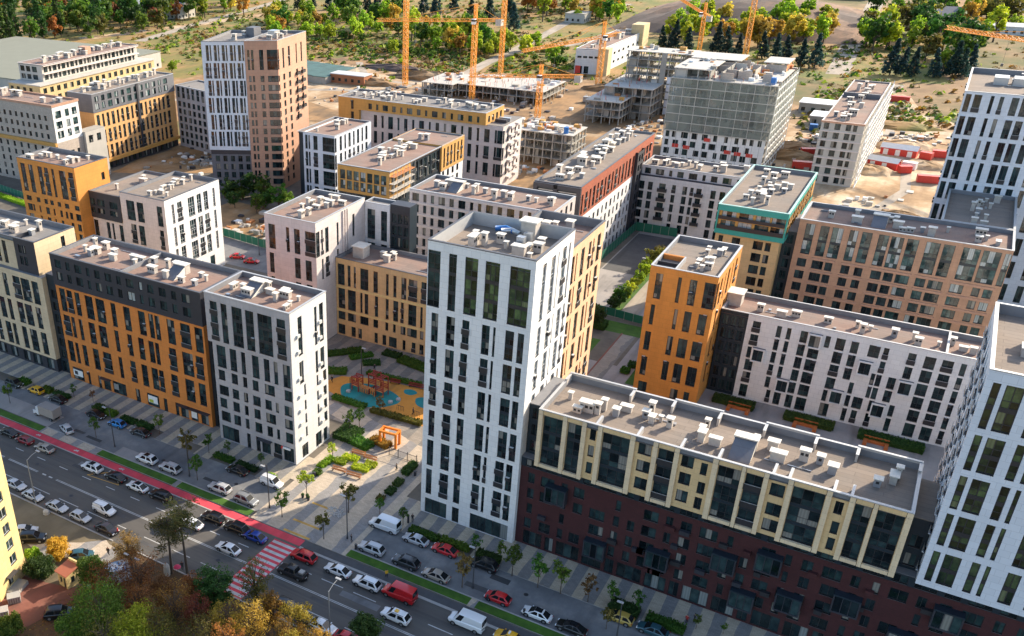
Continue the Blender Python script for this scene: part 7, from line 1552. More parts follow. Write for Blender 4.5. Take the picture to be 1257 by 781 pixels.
# clipped hedges and planting beds
def hedge_mesh(l, w, h, kind, seed, dens=46, leaf=.28):
    rnd = random.Random(seed); mb = MB()
    mb.box(-l / 2 + .15, -w / 2 + .15, 0, l / 2 - .15, w / 2 - .15, h - .2, LEAF[kind])
    for _ in range(int((l * w + 2 * (l + w) * h) * dens * .55)):
        f = rnd.random(); 
        if f < .5: p = Vector((rnd.uniform(-l / 2, l / 2), rnd.uniform(-w / 2, w / 2), h - rnd.uniform(0, .22) + .08 * math.sin(p_ * 9) if False else h - rnd.uniform(0, .25)))
        elif f < .75: p = Vector((rnd.uniform(-l / 2, l / 2), rnd.choice((-1, 1)) * w / 2 * rnd.uniform(.9, 1.04), rnd.uniform(.05, h)))
        else: p = Vector((rnd.choice((-1, 1)) * l / 2 * rnd.uniform(.95, 1.02), rnd.uniform(-w / 2, w / 2), rnd.uniform(.05, h)))
        n_ = Vector((rnd.gauss(0, 1), rnd.gauss(0, 1), rnd.gauss(.6, .8))).normalized(); u = n_.orthogonal().normalized(); v = n_.cross(u); L_ = leaf * rnd.uniform(.6, 1.4)
        mb.poly([p - u * L_ * .5 - v * L_ * .3, p + u * L_ * .5 - v * L_ * .25, p + u * L_ * .45 + v * L_ * .3, p - u * L_ * .4 + v * L_ * .3], LEAF[kind])
    return mb.mesh('hedge')
for i, (x, y, l, w, h, k, a, lab) in enumerate([
    (-58.3, 112.9, 5.4, 1.5, .9, 'green', 0, 'clipped hedge behind the silver sedan before the tall white tower'),
    (-52.6, 113.2, 5.2, 1.5, .9, 'green', 0, 'clipped hedge behind the red coupe before the tall white tower'),
    (-18.0, 113.0, 5.4, 1.8, 1.0, 'green', 0, 'clipped hedge behind the teal sedan before the brick base'),
    (-102.2, 113.3, 4.4, 1.5, .8, 'green', 0, 'clipped hedge before the grey block, left one'),
    (-96.5, 113.2, 4.6, 1.4, .8, 'darkg', 0, 'clipped hedge before the grey block beside the black sedan'),
    (-24.6, 184.9, 8.0, 3.0, 1.1, 'darkg', 0, 'hedge with an orange bench before the low white block, left'),
    (-10.3, 184.9, 9.0, 3.0, 1.1, 'darkg', 0, 'hedge with an orange bench before the low white block, middle'),
    (4.2, 184.9, 11.0, 3.0, 1.1, 'darkg', 0, 'hedge with an orange bench before the low white block, right'),
    (-93, 143.9, 8.0, 1.6, .9, 'green', -.02, 'long hedge along the near side of the playground, left'),
    (-81.5, 143.7, 11.5, 1.6, .9, 'olive', .05, 'long hedge along the near side of the playground, right'),
    (-104, 153.5, 7, 2.6, .9, 'green', .45, 'hedge at the left end of the playground'),
    (-90, 157.6, 13, 1.5, .8, 'green', .08, 'hedge along the far side of the playground'),
    (-106.5, 163, 8.5, 2.6, .7, 'green', .8, 'slanting planting strip before the tan yellow block, left'),
    (-102.0, 163.2, 5.5, 2.0, .7, 'green', .85, 'slanting planting strip before the tan yellow block, middle'),
    (-98.3, 161.6, 4.0, 2.4, .7, 'darkg', .6, 'small slanting planting strip before the tan yellow block'),
    (-96.4, 167.6, 4.2, 2.6, .7, 'darkg', 0, 'round planting bed at the wall of the tan yellow block'),
    (-88.5, 165.8, 10, 3.2, .8, 'green', -.15, 'large planting bed before the tan yellow block, right'),
    (-82.3, 123.9, 2.4, 1.6, .8, 'lime', .1, 'yellow green planter shrub on the plaza, near left'),
    (-81.3, 126.0, 3.2, 1.5, .8, 'lime', .1, 'yellow green planter shrub on the plaza, far left'),
    (-77.9, 124.1, 3.4, 1.8, .8, 'lime', .1, 'yellow green planter shrub on the plaza, near right'),
    (-76.9, 126.1, 2.2, 1.5, .8, 'lime', .1, 'yellow green planter shrub on the plaza, far right'),
    (-84.6, 122.4, 1.6, 4.0, .7, 'lime', -.1, 'yellow green strip beside the lime tree on the plaza'),
    (-84.0, 118.6, 1.5, 1.3, .8, 'green', 0, 'round planter shrub beside the black bin on the plaza'),
    (-86.2, 132.8, 4.5, 5.0, 1.3, 'darkg', 0, 'dark shrub bed beside the grey block side wall'),
    (-82.2, 131.2, 4.5, 2.8, 1.2, 'green', -.2, 'shrub bed behind the plaza benches'),
    (-79.2, 133.6, 4.4, 2.2, 1.0, 'yellow', -.2, 'yellow shrub bed before the orange gateway frame'),
    (-69.9, 128.6, 1.6, 4.0, 1.1, 'darkg', 0, 'tall shrub strip beside the white tower, farthest'),
    (-69.5, 123.6, 1.5, 2.2, .8, 'darkg', 0, 'shrub beside the white tower, second from the gate'),
    (-69.4, 120.6, 1.5, 2.0, .8, 'darkg', 0, 'shrub beside the white tower, third from the gate'),
    (-69.8, 117.9, 1.3, 1.4, .7, 'olive', 0, 'shrub beside the white tower, nearest the road'),
    (-159.9, 113.6, 3.0, 1.8, 1.1, 'green', 0, 'round bush beside the dark green SUV'),
    (-152.4, 113.8, 2.6, 1.8, 1.0, 'green', 0, 'round bush behind the yellow hatchback'),
    (-147.9, 113.7, 4.4, 1.6, .9, 'darkg', 0, 'low hedge right of the yellow hatchback'),
    (-136.6, 114.0, 2.8, 1.8, 1.1, 'darkg', 0, 'round bush behind the black sedan before the orange facade'),
    (-133.0, 113.9, 2.6, 1.7, 1.0, 'green', 0, 'round bush behind the sky-blue hatchback'),
    (-127.9, 113.8, 3.8, 1.6, .9, 'darkg', 0, 'low hedge right of the sky-blue hatchback'),
    (-123.4, 113.9, 3.6, 1.6, 1.0, 'darkg', 0, 'low hedge behind the graphite sedan'),
    (-90.6, 113.0, 2.0, 1.4, .7, 'lime', 0, 'yellow green shrub by the small white van'),
    (-46.5, 112.9, 4.0, 1.8, 1.2, 'darkg', 0, 'dark bush above the black parked SUV'),
    (-24.1, 112.7, 4.2, 2.4, 1.3, 'darkg', 0, 'dark bush above the gold hatchback'),
    (-47.5, 190.5, 1.8, 2.0, 1.0, 'darkg', 0, 'round dark bush left of the narrow orange block, farther one'),
    (-48.0, 187.0, 1.8, 2.0, 1.0, 'green', 0, 'round green bush left of the narrow orange block, nearer one'),
    (-61.5, 206.5, 5.0, 3.5, 1.6, 'darkg', 0, 'dark shrub bed before the teal green courtyard fence'),
    (-59.0, 178.5, 2.0, 2.0, 1.0, 'lime', 0, 'lime green bush behind the slim peach wing'),
    (-268, 201, 30, 2.2, 1.2, 'lime', -.13, 'yellow green hedge row before the green hoarding at the left'),
    ]):
    o = link('hedge', hedge_mesh(l, w, h, k, i), None, (x, y, .05), a); tag(o, lab, 'hedge')
# leaf litter and small fallen leaves would be ground texture; low scrub between near trees
mb = MB(); rnd = random.Random(31)
for _ in range(5200):
    x = rnd.uniform(-99, -50); y = rnd.uniform(54, 83); p = Vector((x, y, rnd.uniform(.03, .12)))
    n_ = Vector((rnd.gauss(0, .3), rnd.gauss(0, .3), 1)).normalized(); u = n_.orthogonal().normalized(); v = n_.cross(u); l = rnd.uniform(.06, .15)
    mb.poly([p - u * l - v * l * .6, p + u * l - v * l * .5, p + u * l + v * l * .6, p - u * l + v * l * .5], LEAF[rnd.choice(('orange', 'yellow', 'rust', 'olive'))])
struct('fallen_leaves', mb, 'stuff')

# ------------------------------------------------------------------ vehicles
def paint(name, col):
    if name in MATS: return MATS[name]
    m = bpy.data.materials.new(name); nt, b = nodes_of(m)
    b.inputs['Base Color'].default_value = (*col, 1); b.inputs['Roughness'].default_value = .28; b.inputs['Metallic'].default_value = .15
    b.inputs['Coat Weight'].default_value = .7; b.inputs['Coat Roughness'].default_value = .08
    MATS[name] = m; return m
PAINT = {k: paint('car_paint_' + k, c) for k, c in dict(black=(.008, .008, .010), white=(.78, .79, .80), silver=(.50, .51, .53), grey=(.26, .27, .28), graphite=(.035, .037, .042), champagne=(.36, .31, .26), brown=(.030, .020, .020), darkgreen=(.010, .020, .016),
    darkred=(.22, .010, .016), red=(.60, .012, .018), blue=(.008, .045, .30), skyblue=(.02, .22, .56), teal=(.025, .085, .11), yellow=(.80, .42, .008), gold=(.48, .33, .07)).items()}
# half profile stations: x, half width, z sill, z belt  | cabin: x of (windscreen base, roof front, roof rear, rear base), roof height
CAR = {
 'sedan': dict(L=4.6, W=1.80, st=[(-2.30, .70, .38, .62), (-2.18, .82, .26, .78), (-1.5, .90, .20, .92), (.0, .90, .18, .93), (1.35, .90, .20, .90), (2.05, .84, .24, .76), (2.30, .70, .36, .58)], cab=(1.25, .30, -.95, -1.95), roof=1.45, rw=.64, wx=(-1.38, 1.42)),
 'hatch': dict(L=4.1, W=1.76, st=[(-2.05, .74, .36, .80), (-1.95, .84, .25, .95), (-1.3, .88, .20, .97), (.0, .88, .18, .95), (1.2, .88, .20, .90), (1.85, .82, .24, .76), (2.05, .70, .36, .58)], cab=(1.2, .35, -1.30, -1.98), roof=1.50, rw=.63, wx=(-1.22, 1.28)),
 'suv': dict(L=4.65, W=1.88, st=[(-2.32, .80, .44, .90), (-2.22, .90, .32, 1.05), (-1.4, .94, .26, 1.08), (.0, .94, .24, 1.07), (1.35, .94, .26, 1.02), (2.1, .88, .30, .92), (2.32, .76, .42, .72)], cab=(1.3, .5, -1.70, -2.25), roof=1.70, rw=.70, wx=(-1.40, 1.45)),
 'pickup': dict(L=5.2, W=1.9, st=[(-2.6, .86, .44, .98), (-2.5, .92, .34, 1.08), (-1.2, .94, .28, 1.08), (.3, .94, .26, 1.07), (1.6, .94, .28, 1.03), (2.4, .88, .32, .94), (2.6, .78, .44, .74)], cab=(1.35, .75, -.75, -1.0), roof=1.78, rw=.70, wx=(-1.65, 1.65)),
 'minivan': dict(L=4.4, W=1.82, st=[(-2.2, .86, .36, 1.1), (-2.12, .90, .26, 1.25), (-1.2, .91, .22, 1.25), (.2, .91, .20, 1.1), (1.3, .91, .22, 1.0), (2.0, .84, .26, .86), (2.2, .72, .38, .66)], cab=(1.25, .55, -2.05, -2.14), roof=1.82, rw=.76, wx=(-1.35, 1.4)),
 'van': dict(L=5.6, W=2.02, st=[(-2.8, .98, .40, 1.3), (-2.74, 1.0, .30, 1.4), (-1.2, 1.01, .26, 1.35), (.8, 1.01, .24, 1.28), (1.8, 1.0, .26, 1.16), (2.6, .92, .30, .98), (2.8, .80, .42, .76)], cab=(1.95, 1.05, -2.70, -2.76), roof=2.45, rw=.86, wx=(-1.75, 1.85)),
}
def wheel_mesh(r):
    mb = MB(); mb.tube([(0, -.11, 0), (0, .11, 0)], [r, r], M_TYRE, 16)
    m2 = MB(); m2.tube([(0, -.125, 0), (0, .125, 0)], [r * .62, r * .62], M_RIM, 12)
    return mb.mesh('wheel'), m2.mesh('rim')
def put_wheel(w, parent, loc):
    o = link('wheel', w[0], parent, loc); link('rim', w[1], o); return o
WHEEL = wheel_mesh(.33); WHEEL_B = wheel_mesh(.37)
def car_parts(ty, seed=0):
    c = CAR[ty]; PM = PAINT['white']; parts = []
    mb = MB(); rings = []
    for x, w, zs, zb in c['st']:
        rings.append([(x, -w * .86, zs), (x, -w, zs + .16), (x, -w, zb - .14), (x, -w * .90, zb), (x, w * .90, zb), (x, w, zb - .14), (x, w, zs + .16), (x, w * .86, zs)])
    for a, b in zip(rings, rings[1:]):
        for k in range(8): mb.poly([a[k], a[(k + 1) % 8], b[(k + 1) % 8], b[k]], PM)
    mb.poly(rings[0][::-1], PM); mb.poly(rings[-1], PM)
    x0, x1, x2, x3 = c['cab']; H = c['roof']; rw = c['rw']
    belt = lambda x: next((a[3] + (b[3] - a[3]) * (x - a[0]) / (b[0] - a[0]) for a, b in zip(c['st'], c['st'][1:]) if a[0] <= x <= b[0]), 1.0) - .02
    bw = c['st'][3][1] * .88
    A = [(x0, -bw, belt(x0)), (x1, -rw, H), (x2, -rw, H - .02), (x3, -bw, belt(x3))]
    Bq = [(p[0], -p[1], p[2]) for p in A]
    mb.poly([A[0], A[1], Bq[1], Bq[0]], PM)
    xm = (x1 + x2) / 2
    mb.poly([A[1], (xm, -rw, H + .05), (xm, rw, H + .05), Bq[1]], PM); mb.poly([(xm, -rw, H + .05), A[2], Bq[2], (xm, rw, H + .05)], PM)
    mb.poly([A[2], A[3], Bq[3], Bq[2]], PM); mb.poly([A[0], A[3], A[2], A[1]], PM); mb.poly([Bq[0], Bq[1], Bq[2], Bq[3]], PM)
    mb.poly([A[1], A[2], (xm, -rw, H + .05)], PM); mb.poly([Bq[2], Bq[1], (xm, rw, H + .05)], PM)
    for s in (-1, 1): mb.box(x0 - .32, min(s * (bw + .02), s * (bw + .22)), belt(x0) - .02, x0 - .18, max(s * (bw + .02), s * (bw + .22)), belt(x0) + .13, PM)
    if ty == 'pickup': mb.box(-2.45, -.78, 1.06, -1.1, .78, 1.09, M_BLACK); mb.box(-2.2, -.5, 1.09, -1.4, .4, 1.5, M_GALV)
    for xw in c['wx']:                        # dark arches
        for s in (-1, 1): mb.tube([(xw, s * (c['W'] / 2 - .16), .36), (xw, s * (c['W'] / 2 + .004), .36)], [.43, .43], M_BLACK, 14)
    mb.box(-c['L'] / 2 + .05, -c['W'] * .43, .24, c['L'] / 2 - .05, c['W'] * .43, .34, M_BLACK)
    me = mb.mesh('body')
    bm = bmesh.new(); bm.from_mesh(me); bmesh.ops.remove_doubles(bm, verts=bm.verts, dist=1e-3); bmesh.ops.recalc_face_normals(bm, faces=bm.faces)
    es = [e for e in bm.edges if len(e.link_faces) == 2 and e.calc_face_angle(0) > .45 and e.link_faces[0].material_index == 0 and e.link_faces[1].material_index == 0 and e.calc_length() > .25]
    bmesh.ops.bevel(bm, geom=es, offset=.13, segments=3, affect='EDGES', profile=.6)
    for f in bm.faces: f.smooth = f.material_index == 0
    bm.to_mesh(me); bm.free()
    me.set_sharp_from_angle(angle=R(38)) if hasattr(me, 'set_sharp_from_angle') else None
    parts.append(('body', me, None))
    def inset(P, t0, t1, off, name):
        P = [Vector(p) for p in P]; cen = sum(P, Vector()) / len(P); n = (P[1] - P[0]).cross(P[-1] - P[0]).normalized()
        if n.dot(cen - Vector((xm, 0, 1.0))) < 0: n = -n
        q = MB(); q.poly([p + (cen - p) * t0 + n * off for p in P], M_CARGLASS); parts.append((name, q.mesh(name), None))
    inset([A[0], A[1], Bq[1], Bq[0]], .10, 0, .012, 'windscreen')
    inset([A[3], A[2], Bq[2], Bq[3]], .14, 0, .012, 'rear_window')
    for Q in (A, Bq):
        P = [Vector(p) for p in Q]
        lo = lambda t: P[0].lerp(P[3], t); hi = lambda t: P[1].lerp(P[2], t)
        segs = ((.04, .47), (.52, .93)) if ty not in ('van', 'minivan') else ((.05, .28),)
        for s0, s1 in segs: inset([lo(s0 + .02), lo(s1), hi(s1 * .98), hi(max(.03, s0))], .08, 0, .012, 'side_window')
    if ty in ('suv', 'minivan') or seed:
        q = MB()
        for s in (-1, 1): q.bar((x1 - .1, s * rw * .92, H + .09), (x2 + .1, s * rw * .92, H + .09), .05, M_RAIL)
        parts.append(('roof_rail', q.mesh('roof_rail'), None))
    xf = c['L'] / 2; zf = c['st'][-2][3] - .14
    for s in (-1, 1):
        q = MB(); q.box(xf - .22, s * .60 - .2, zf - .09, xf - .035, s * .60 + .2, zf + .06, M_HEAD); parts.append(('headlight', q.mesh('headlight'), None))
        zr = c['st'][1][3] - .18; q = MB(); q.box(-xf + .03, s * .64 - .18, zr - .1, -xf + .2, s * .64 + .18, zr + .1, M_TAIL); parts.append(('tail_light', q.mesh('tail_light'), None))
    q = MB(); q.box(xf - .12, -.45, .36, xf - .015, .45, .52, M_BLACK); q.box(xf - .02, -.26, .40, xf + .005, .26, .50, M_WHITEP); q.box(-xf - .005, -.26, .52, -xf + .03, .26, .62, M_WHITEP)
    parts.append(('grille_and_plate', q.mesh('grille_and_plate'), None))
    for xw in c['wx']:
        for s in (-1, 1): parts.append(('wheel', WHEEL_B if ty in ('suv', 'pickup', 'van') else WHEEL, (xw, s * (c['W'] / 2 - .12), .35)))
    return parts
CP = {k: car_parts(k) for k in CAR}
q = MB(); q.poly([(.3, -.5, 1.50), (.3, .5, 1.50), (-.8, .5, 1.50), (-.8, -.5, 1.50)], M_CARGLASS); SUNROOF = q.mesh('sunroof')
def place_car(ty, col, x, y, yaw, label, z=.03):
    r_ = thing('parked_car' if ty not in ('van', 'minivan', 'pickup') else ('pickup_truck' if ty == 'pickup' else 'van'), label, {'van': 'van', 'minivan': 'van', 'pickup': 'pickup truck'}.get(ty, 'car'), (x, y, z), R(yaw), 'vehicles on the street')
    for nm, me, lc in CP[ty]:
        if nm == 'wheel': put_wheel(me, r_, lc); continue
        o = link(nm, me, r_, lc)
        if nm == 'body':
            o.material_slots[0].link = 'OBJECT'; o.material_slots[0].material = PAINT[col]
    if ty in ('sedan', 'suv', 'hatch') and ('sunroof' in label or 'roof panel' in label or 'glass roof' in label or 'dark roof' in label):
        o = link('sunroof', SUNROOF, r_, (0, 0, CAR[ty]['roof'] - 1.50 + .065))
    if 'yellow spot' in label: b = MB(); b.box(-.5, -.3, 1.76, .1, .3, 1.86, PAINT['yellow']); b.build('roof_sign', r_)
    if 'taxi' in label: b = MB(); b.box(-.1, -.3, 1.5, .15, .3, 1.66, M_WHITEP); b.build('roof_sign', r_)
    return r_
for ty, col, x, y, yaw, label in [["suv", "darkgreen", -160.98, 111.78, 0, "dark green SUV parked beside the round bush at the far left kerb"],
 ["hatch", "yellow", -154.29, 112.19, 180, "small bright yellow hatchback parked before the cream block"],
 ["sedan", "black", -147.17, 112.03, 180, "black sedan parked next to the yellow hatchback"],
 ["truck", "white", -144.14, 106.33, 180, "white cab box truck with a grey cargo box on the service lane"],
 ["hatch", "silver", -136.21, 104.46, 160, "silver hatchback stopped beside the grey box truck"],
 ["sedan", "black", -135.29, 111.71, 0, "black sedan parked before the orange facade left of the sky-blue car"],
 ["hatch", "skyblue", -128.82, 111.36, 180, "sky-blue hatchback parked before the orange facade"],
 ["sedan", "graphite", -122.3, 111.39, 180, "graphite sedan parked right of the sky-blue hatchback"],
 ["suv", "white", -114.37, 104.84, 180, "white SUV with dark roof on the service lane beside the long lawn strip"],
 ["suv", "silver", -108.37, 104.86, 180, "silver SUV behind the white SUV on the service lane"],
 ["sedan", "black", -145.35, 97.34, 180, "black sedan beside the red cycle lane at the left picture edge"],
 ["hatch", "darkred", -140.17, 97.06, 180, "dark red hatchback in the line beside the red cycle lane"],
 ["sedan", "champagne", -134.41, 97.13, 180, "champagne sedan behind the dark red hatchback"],
 ["suv", "white", -121.21, 97.16, 180, "white SUV with black roof panel beside the red cycle lane"],
 ["sedan", "black", -115.19, 97.38, 180, "black sedan between two white cars beside the red cycle lane"],
 ["sedan", "white", -109.42, 97.17, 180, "long white sedan with dark glass roof beside the red cycle lane"],
 ["suv", "black", -103.83, 97.26, 180, "black SUV behind the long white sedan"],
 ["sedan", "black", -97.09, 111.07, 180, "black sedan parked in the shade before the grey block"],
 ["suv", "silver", -96.17, 104.73, 180, "silver SUV nose to the end of the second lawn strip"],
 ["suv", "grey", -89.9, 104.46, 0, "grey SUV half in sunlight beside the plaza"],
 ["sedan", "silver", -129.39, 85.73, 0, "silver sedan half hidden by the yellow building"],
 ["sedan", "silver", -123.99, 85.08, 0, "silver sedan behind the near bent lamp post"],
 ["sedan", "silver", -117.59, 85.11, 0, "silver sedan third from left in the near kerb line"],
 ["hatch", "silver", -111.71, 85.19, 0, "silver hatchback in the near kerb line ahead of the dark brown sedan"],
 ["minivan", "white", -109.55, 88.89, 0, "small white panel van alone in the middle lane"],
 ["sedan", "brown", -105.26, 85.23, 0, "dark brown sedan beside the person in the red coat"],
 ["suv", "black", -91.42, 97.21, 180, "black SUV waiting behind the tall pine crown"],
 ["suv", "black", -86.27, 97.14, 180, "black SUV with roof rails behind the blue car"],
 ["sedan", "blue", -82.17, 96.97, 180, "deep blue sedan stopped before the red zebra crossing"],
 ["sedan", "black", -96.91, 91.75, 180, "black sedan partly under the tall pine"],
 ["sedan", "white", -93.73, 94.1, 180, "white sedan partly under the tall pine"],
 ["sedan", "white", -83.98, 92.13, 180, "white sedan driving alone towards the red zebra crossing"],
 ["suv", "black", -114.33, 76.65, 35, "black SUV parked against the yellow building"],
 ["sedan", "silver", -117.11, 77.29, 35, "silver car half hidden behind the yellow building corner"],
 ["hatch", "teal", -103.7, 77.92, 40, "dark teal hatchback behind the golden bush"],
 ["suv", "black", -96.29, 66.38, 40, "black SUV with roof rails on the lane below the brick-red path"],
 ["minivan", "white", -89.12, 111.2, 0, "small white van parked in the sun beside the plaza"],
 ["van", "white", -64.97, 111.08, 180, "white panel van before the tall white tower"],
 ["sedan", "silver", -58.64, 110.62, 180, "silver sedan between the white van and the red coupe"],
 ["suv", "silver", -63.69, 104.66, 180, "silver estate car with roof rails at the end of the lawn strip"],
 ["sedan", "red", -53.28, 110.79, 180, "red low coupe parked along the hedge"],
 ["suv", "graphite", -57.19, 104.68, 180, "dark graphite hatchback in the service lane before the red coupe"],
 ["sedan", "champagne", -51.64, 104.45, 180, "grey beige sedan beside the third lawn strip"],
 ["suv", "black", -46.24, 110.76, 180, "black SUV parked under the dark bush"],
 ["suv", "red", -72.15, 97.06, 180, "red SUV just past the red zebra crossing"],
 ["pickup", "black", -71.44, 92.96, 180, "black pickup truck with a load in its bed"],
 ["sedan", "white", -65.49, 97.19, 180, "white sedan behind the red SUV"],
 ["suv", "white", -59.87, 96.96, 180, "white hatchback in front of the red van"],
 ["van", "red", -54.35, 97.48, 180, "red high-roof van on the main road"],
 ["suv", "white", -52.39, 93.0, 180, "white SUV with a yellow spot on its roof on the main road"],
 ["hatch", "red", -41.14, 104.83, 180, "red hatchback on the service lane before the brick base"],
 ["van", "white", -42.78, 97.47, 180, "white high-roof panel van on the main road"],
 ["sedan", "yellow", -36.21, 97.99, 180, "yellow taxi at the bottom picture edge"],
 ["suv", "graphite", -67.36, 86.03, 0, "dark grey SUV half hidden under the autumn trees"],
 ["sedan", "white", -60.62, 85.45, 0, "white sedan half hidden under the yellow autumn trees"],
 ["sedan", "red", -56.05, 85.26, 0, "red car cut by the bottom picture edge"],
 ["sedan", "white", -34.7, 104.71, 180, "white sedan with black sunroof on the service lane before the brick base"],
 ["sedan", "black", -29.32, 104.68, 180, "black sedan behind the white sedan with sunroof"],
 ["hatch", "gold", -24.04, 110.47, 180, "gold hatchback parked under a street tree"],
 ["sedan", "teal", -19.12, 110.52, 180, "teal sedan parked beside the rectangular hedge"],
 ["sedan", "red", -166.2, 197.96, 20, "red car parked along the green fence"],
 ["sedan", "red", -160.33, 197.05, 20, "red car beside the thin pole near the green fence"]]:
    if ty == 'truck':
        r_ = thing('box_truck', label, 'truck', (x, y, .03), R(yaw), 'vehicles on the street')
        b = MB(); b.box(-3.3, -1.15, .9, 1.2, 1.15, 2.9, plain('truck_canvas', (.30, .27, .245), .8)); b.build('cargo_box', r_)
        b = MB(); b.box(1.35, -1.0, .5, 3.1, 1.0, 1.35, PAINT['white']); b.poly([(1.35, -1, 1.35), (2.3, -.92, 2.2), (2.3, .92, 2.2), (1.35, 1, 1.35)], PAINT['white']); b.box(1.35, -.95, 1.35, 2.25, .95, 2.2, PAINT['white']); b.build('cab', r_)
        b = MB(); b.poly([(3.0, -.85, 1.37), (2.28, -.8, 2.14), (2.28, .8, 2.14), (3.0, .85, 1.37)][::-1], M_CARGLASS); b.build('windscreen', r_)
        b = MB(); b.box(-3.2, -.5, .5, 1.4, .5, .9, M_BLACK); b.build('chassis', r_)
        for xw in (-2.2, 2.3):
            for s in (-1, 1): put_wheel(WHEEL_B, r_, (xw, s * .95, .36))
    else: place_car(ty, col, x, y, yaw, label)
# box truck with a painted side, under the trees
M_MURAL = bpy.data.materials.new('painted_truck_side'); nt, b_ = nodes_of(M_MURAL)
tc = nt.nodes.new('ShaderNodeTexCoord').outputs['Object']
c_ = ramp(nt, noise(nt, 1.3, 5, tc, .7), [(.3, (.02, .07, .22)), (.42, (.12, .30, .55)), (.5, (.62, .66, .70)), (.62, (.75, .76, .78)), (.72, (.05, .10, .12))]); nt.links.new(c_, b_.inputs['Base Color']); b_.inputs['Roughness'].default_value = .5
r_ = thing('box_truck', 'box truck with blue and white painted sides parked under the bare tree', 'truck', (-94.8, 75.6, .03), R(238), 'vehicles on the street')
b = MB(); b.box(-3.4, -1.2, .9, 2.4, 1.2, 3.3, M_MURAL); b.build('cargo_box', r_)
b = MB(); b.box(2.5, -1.05, .5, 4.3, 1.05, 1.5, PAINT['darkgreen']); b.box(2.5, -1.0, 1.5, 3.6, 1.0, 2.4, PAINT['white']); b.build('cab', r_)
b = MB(); b.poly([(4.2, -.9, 1.52), (4.2, .9, 1.52), (3.62, .85, 2.32), (3.62, -.85, 2.32)], M_CARGLASS); b.build('windscreen', r_)
for xw in (-2.2, 3.3):
    for s in (-1, 1): put_wheel(WHEEL_B, r_, (xw, s * 1.0, .37))

# ------------------------------------------------------------------ street furniture
def lamp(x, y, H, label, arms=((2.0, 0),), mat=None, z=.1, group='street lamps'):
    mat = mat or M_STEEL; r_ = thing('street_lamp', label, 'street lamp', (x, y, z), 0, group)
    b = MB(); b.tube([(0, 0, 0), (0, 0, H)], [.11, .07], mat, 8); b.tube([(0, 0, 0), (0, 0, .5)], [.17, .17], mat, 8); b.build('pole', r_)
    for l, a in arms:
        d = Vector((math.cos(a), math.sin(a), 0))
        b = MB(); b.tube([(0, 0, H - .1), tuple(d * l * .5 + Vector((0, 0, H + .35))), tuple(d * l + Vector((0, 0, H + .45)))], [.05, .045, .04], mat, 6); b.build('arm', r_)
        e = d * (l + .35); b = MB(); b.box(e.x - .45, e.y - .18, H + .37, e.x + .45, e.y + .18, H + .50, M_COPING); b.box(e.x - .36, e.y - .13, H + .34, e.x + .36, e.y + .13, H + .37, M_HEAD); b.build('lamp_head', r_)
for x, lab in ((-104.0, 'dark lamp post before the grey block, at the gap between lawn strips'), (-85.3, 'dark lamp post on the plaza corner beside the small white van'), (-68.9, 'tall dark lamp post in the middle of the plaza'), (-45.6, 'dark lamp post at the gap between the right lawn strips'), (-22.9, 'dark lamp post beside the gold hatchback'), (-123.5, 'dark lamp post before the orange block')):
    lamp(x, 105.3, 9.2 if x < -60 else 8.5, lab, ((.8, -math.pi / 2),))
lamp(-122.1, 84.1, 9.5, 'bent galvanised lamp post in the near kerb line at the left', ((2.2, 1.57),), M_GALV, .02)
lamp(-88.9, 83.8, 10.5, 'galvanised lamp post left of the pines', ((2.2, 1.57),), M_GALV, .02)
lamp(-58.3, 84.0, 9.5, 'galvanised lamp post in front of the yellow trees', ((2.2, 1.57),), M_GALV, .02)
lamp(-91.6, 78.0, 5.0, 'short lamp post with a double head under the rust trees', ((.8, 0), (.8, 3.14)), M_STEEL, .02)
lamp(-97.2, 155.5, 6.5, 'black lamp post at the back of the playground', ((.3, 0),))
lamp(-61.5, 240, 6, 'thin lamp post in the far courtyard', ((.3, 0),))
lamp(-162.0, 203, 6, 'thin lamp post beside the red cars by the green hoarding', ((.3, 0),))
for i, (x, y, h) in enumerate([(-62.3, 114.5, 1.6), (-42.5, 104, 1.0), (-36.5, 104, 1.1), (-66.2, 103.7, 1.0)]):
    b = MB(); b.box(-.14, -.14, 0, .14, .14, h, M_CHAR); b.box(-.17, -.17, h, .17, .17, h + .06, M_STEEL); o = b.build('bollard'); o.location = (x, y, .1); tag(o, 'square black post on the pavement', 'bollard', 'square black posts')
def bench(x, y, a, L_, label, mat=None, back=True, z=.1):
    r_ = thing('bench', label, 'bench', (x, y, z), a); mat = mat or M_WOOD
    b = MB()
    for k in range(4): b.box(-L_ / 2, -.28 + .15 * k, .42, L_ / 2, -.16 + .15 * k, .47, mat)
    b.build('seat', r_)
    if back:
        b = MB()
        for k in range(3): b.box(-L_ / 2, .32, .58 + .14 * k, L_ / 2, .36, .68 + .14 * k, mat)
        b.build('backrest', r_)
    for s in (-1, 1): b = MB(); b.box(s * L_ * .42 - .05, -.25, 0, s * L_ * .42 + .05, .33, .42, M_CHAR); b.build('leg', r_)
bench(-80.9, 121.2, .08, 3.0, 'long timber bench on the plaza, near left one'); bench(-77.6, 121.1, .08, 3.0, 'long timber bench on the plaza, near right one')
bench(-80.8, 127.9, .08, 3.0, 'long timber bench on the plaza, far left one'); bench(-78.0, 127.6, .08, 2.8, 'long timber bench on the plaza, far right one')
M_OBEN = plain('orange_bench', (.46, .13, .03), .6)
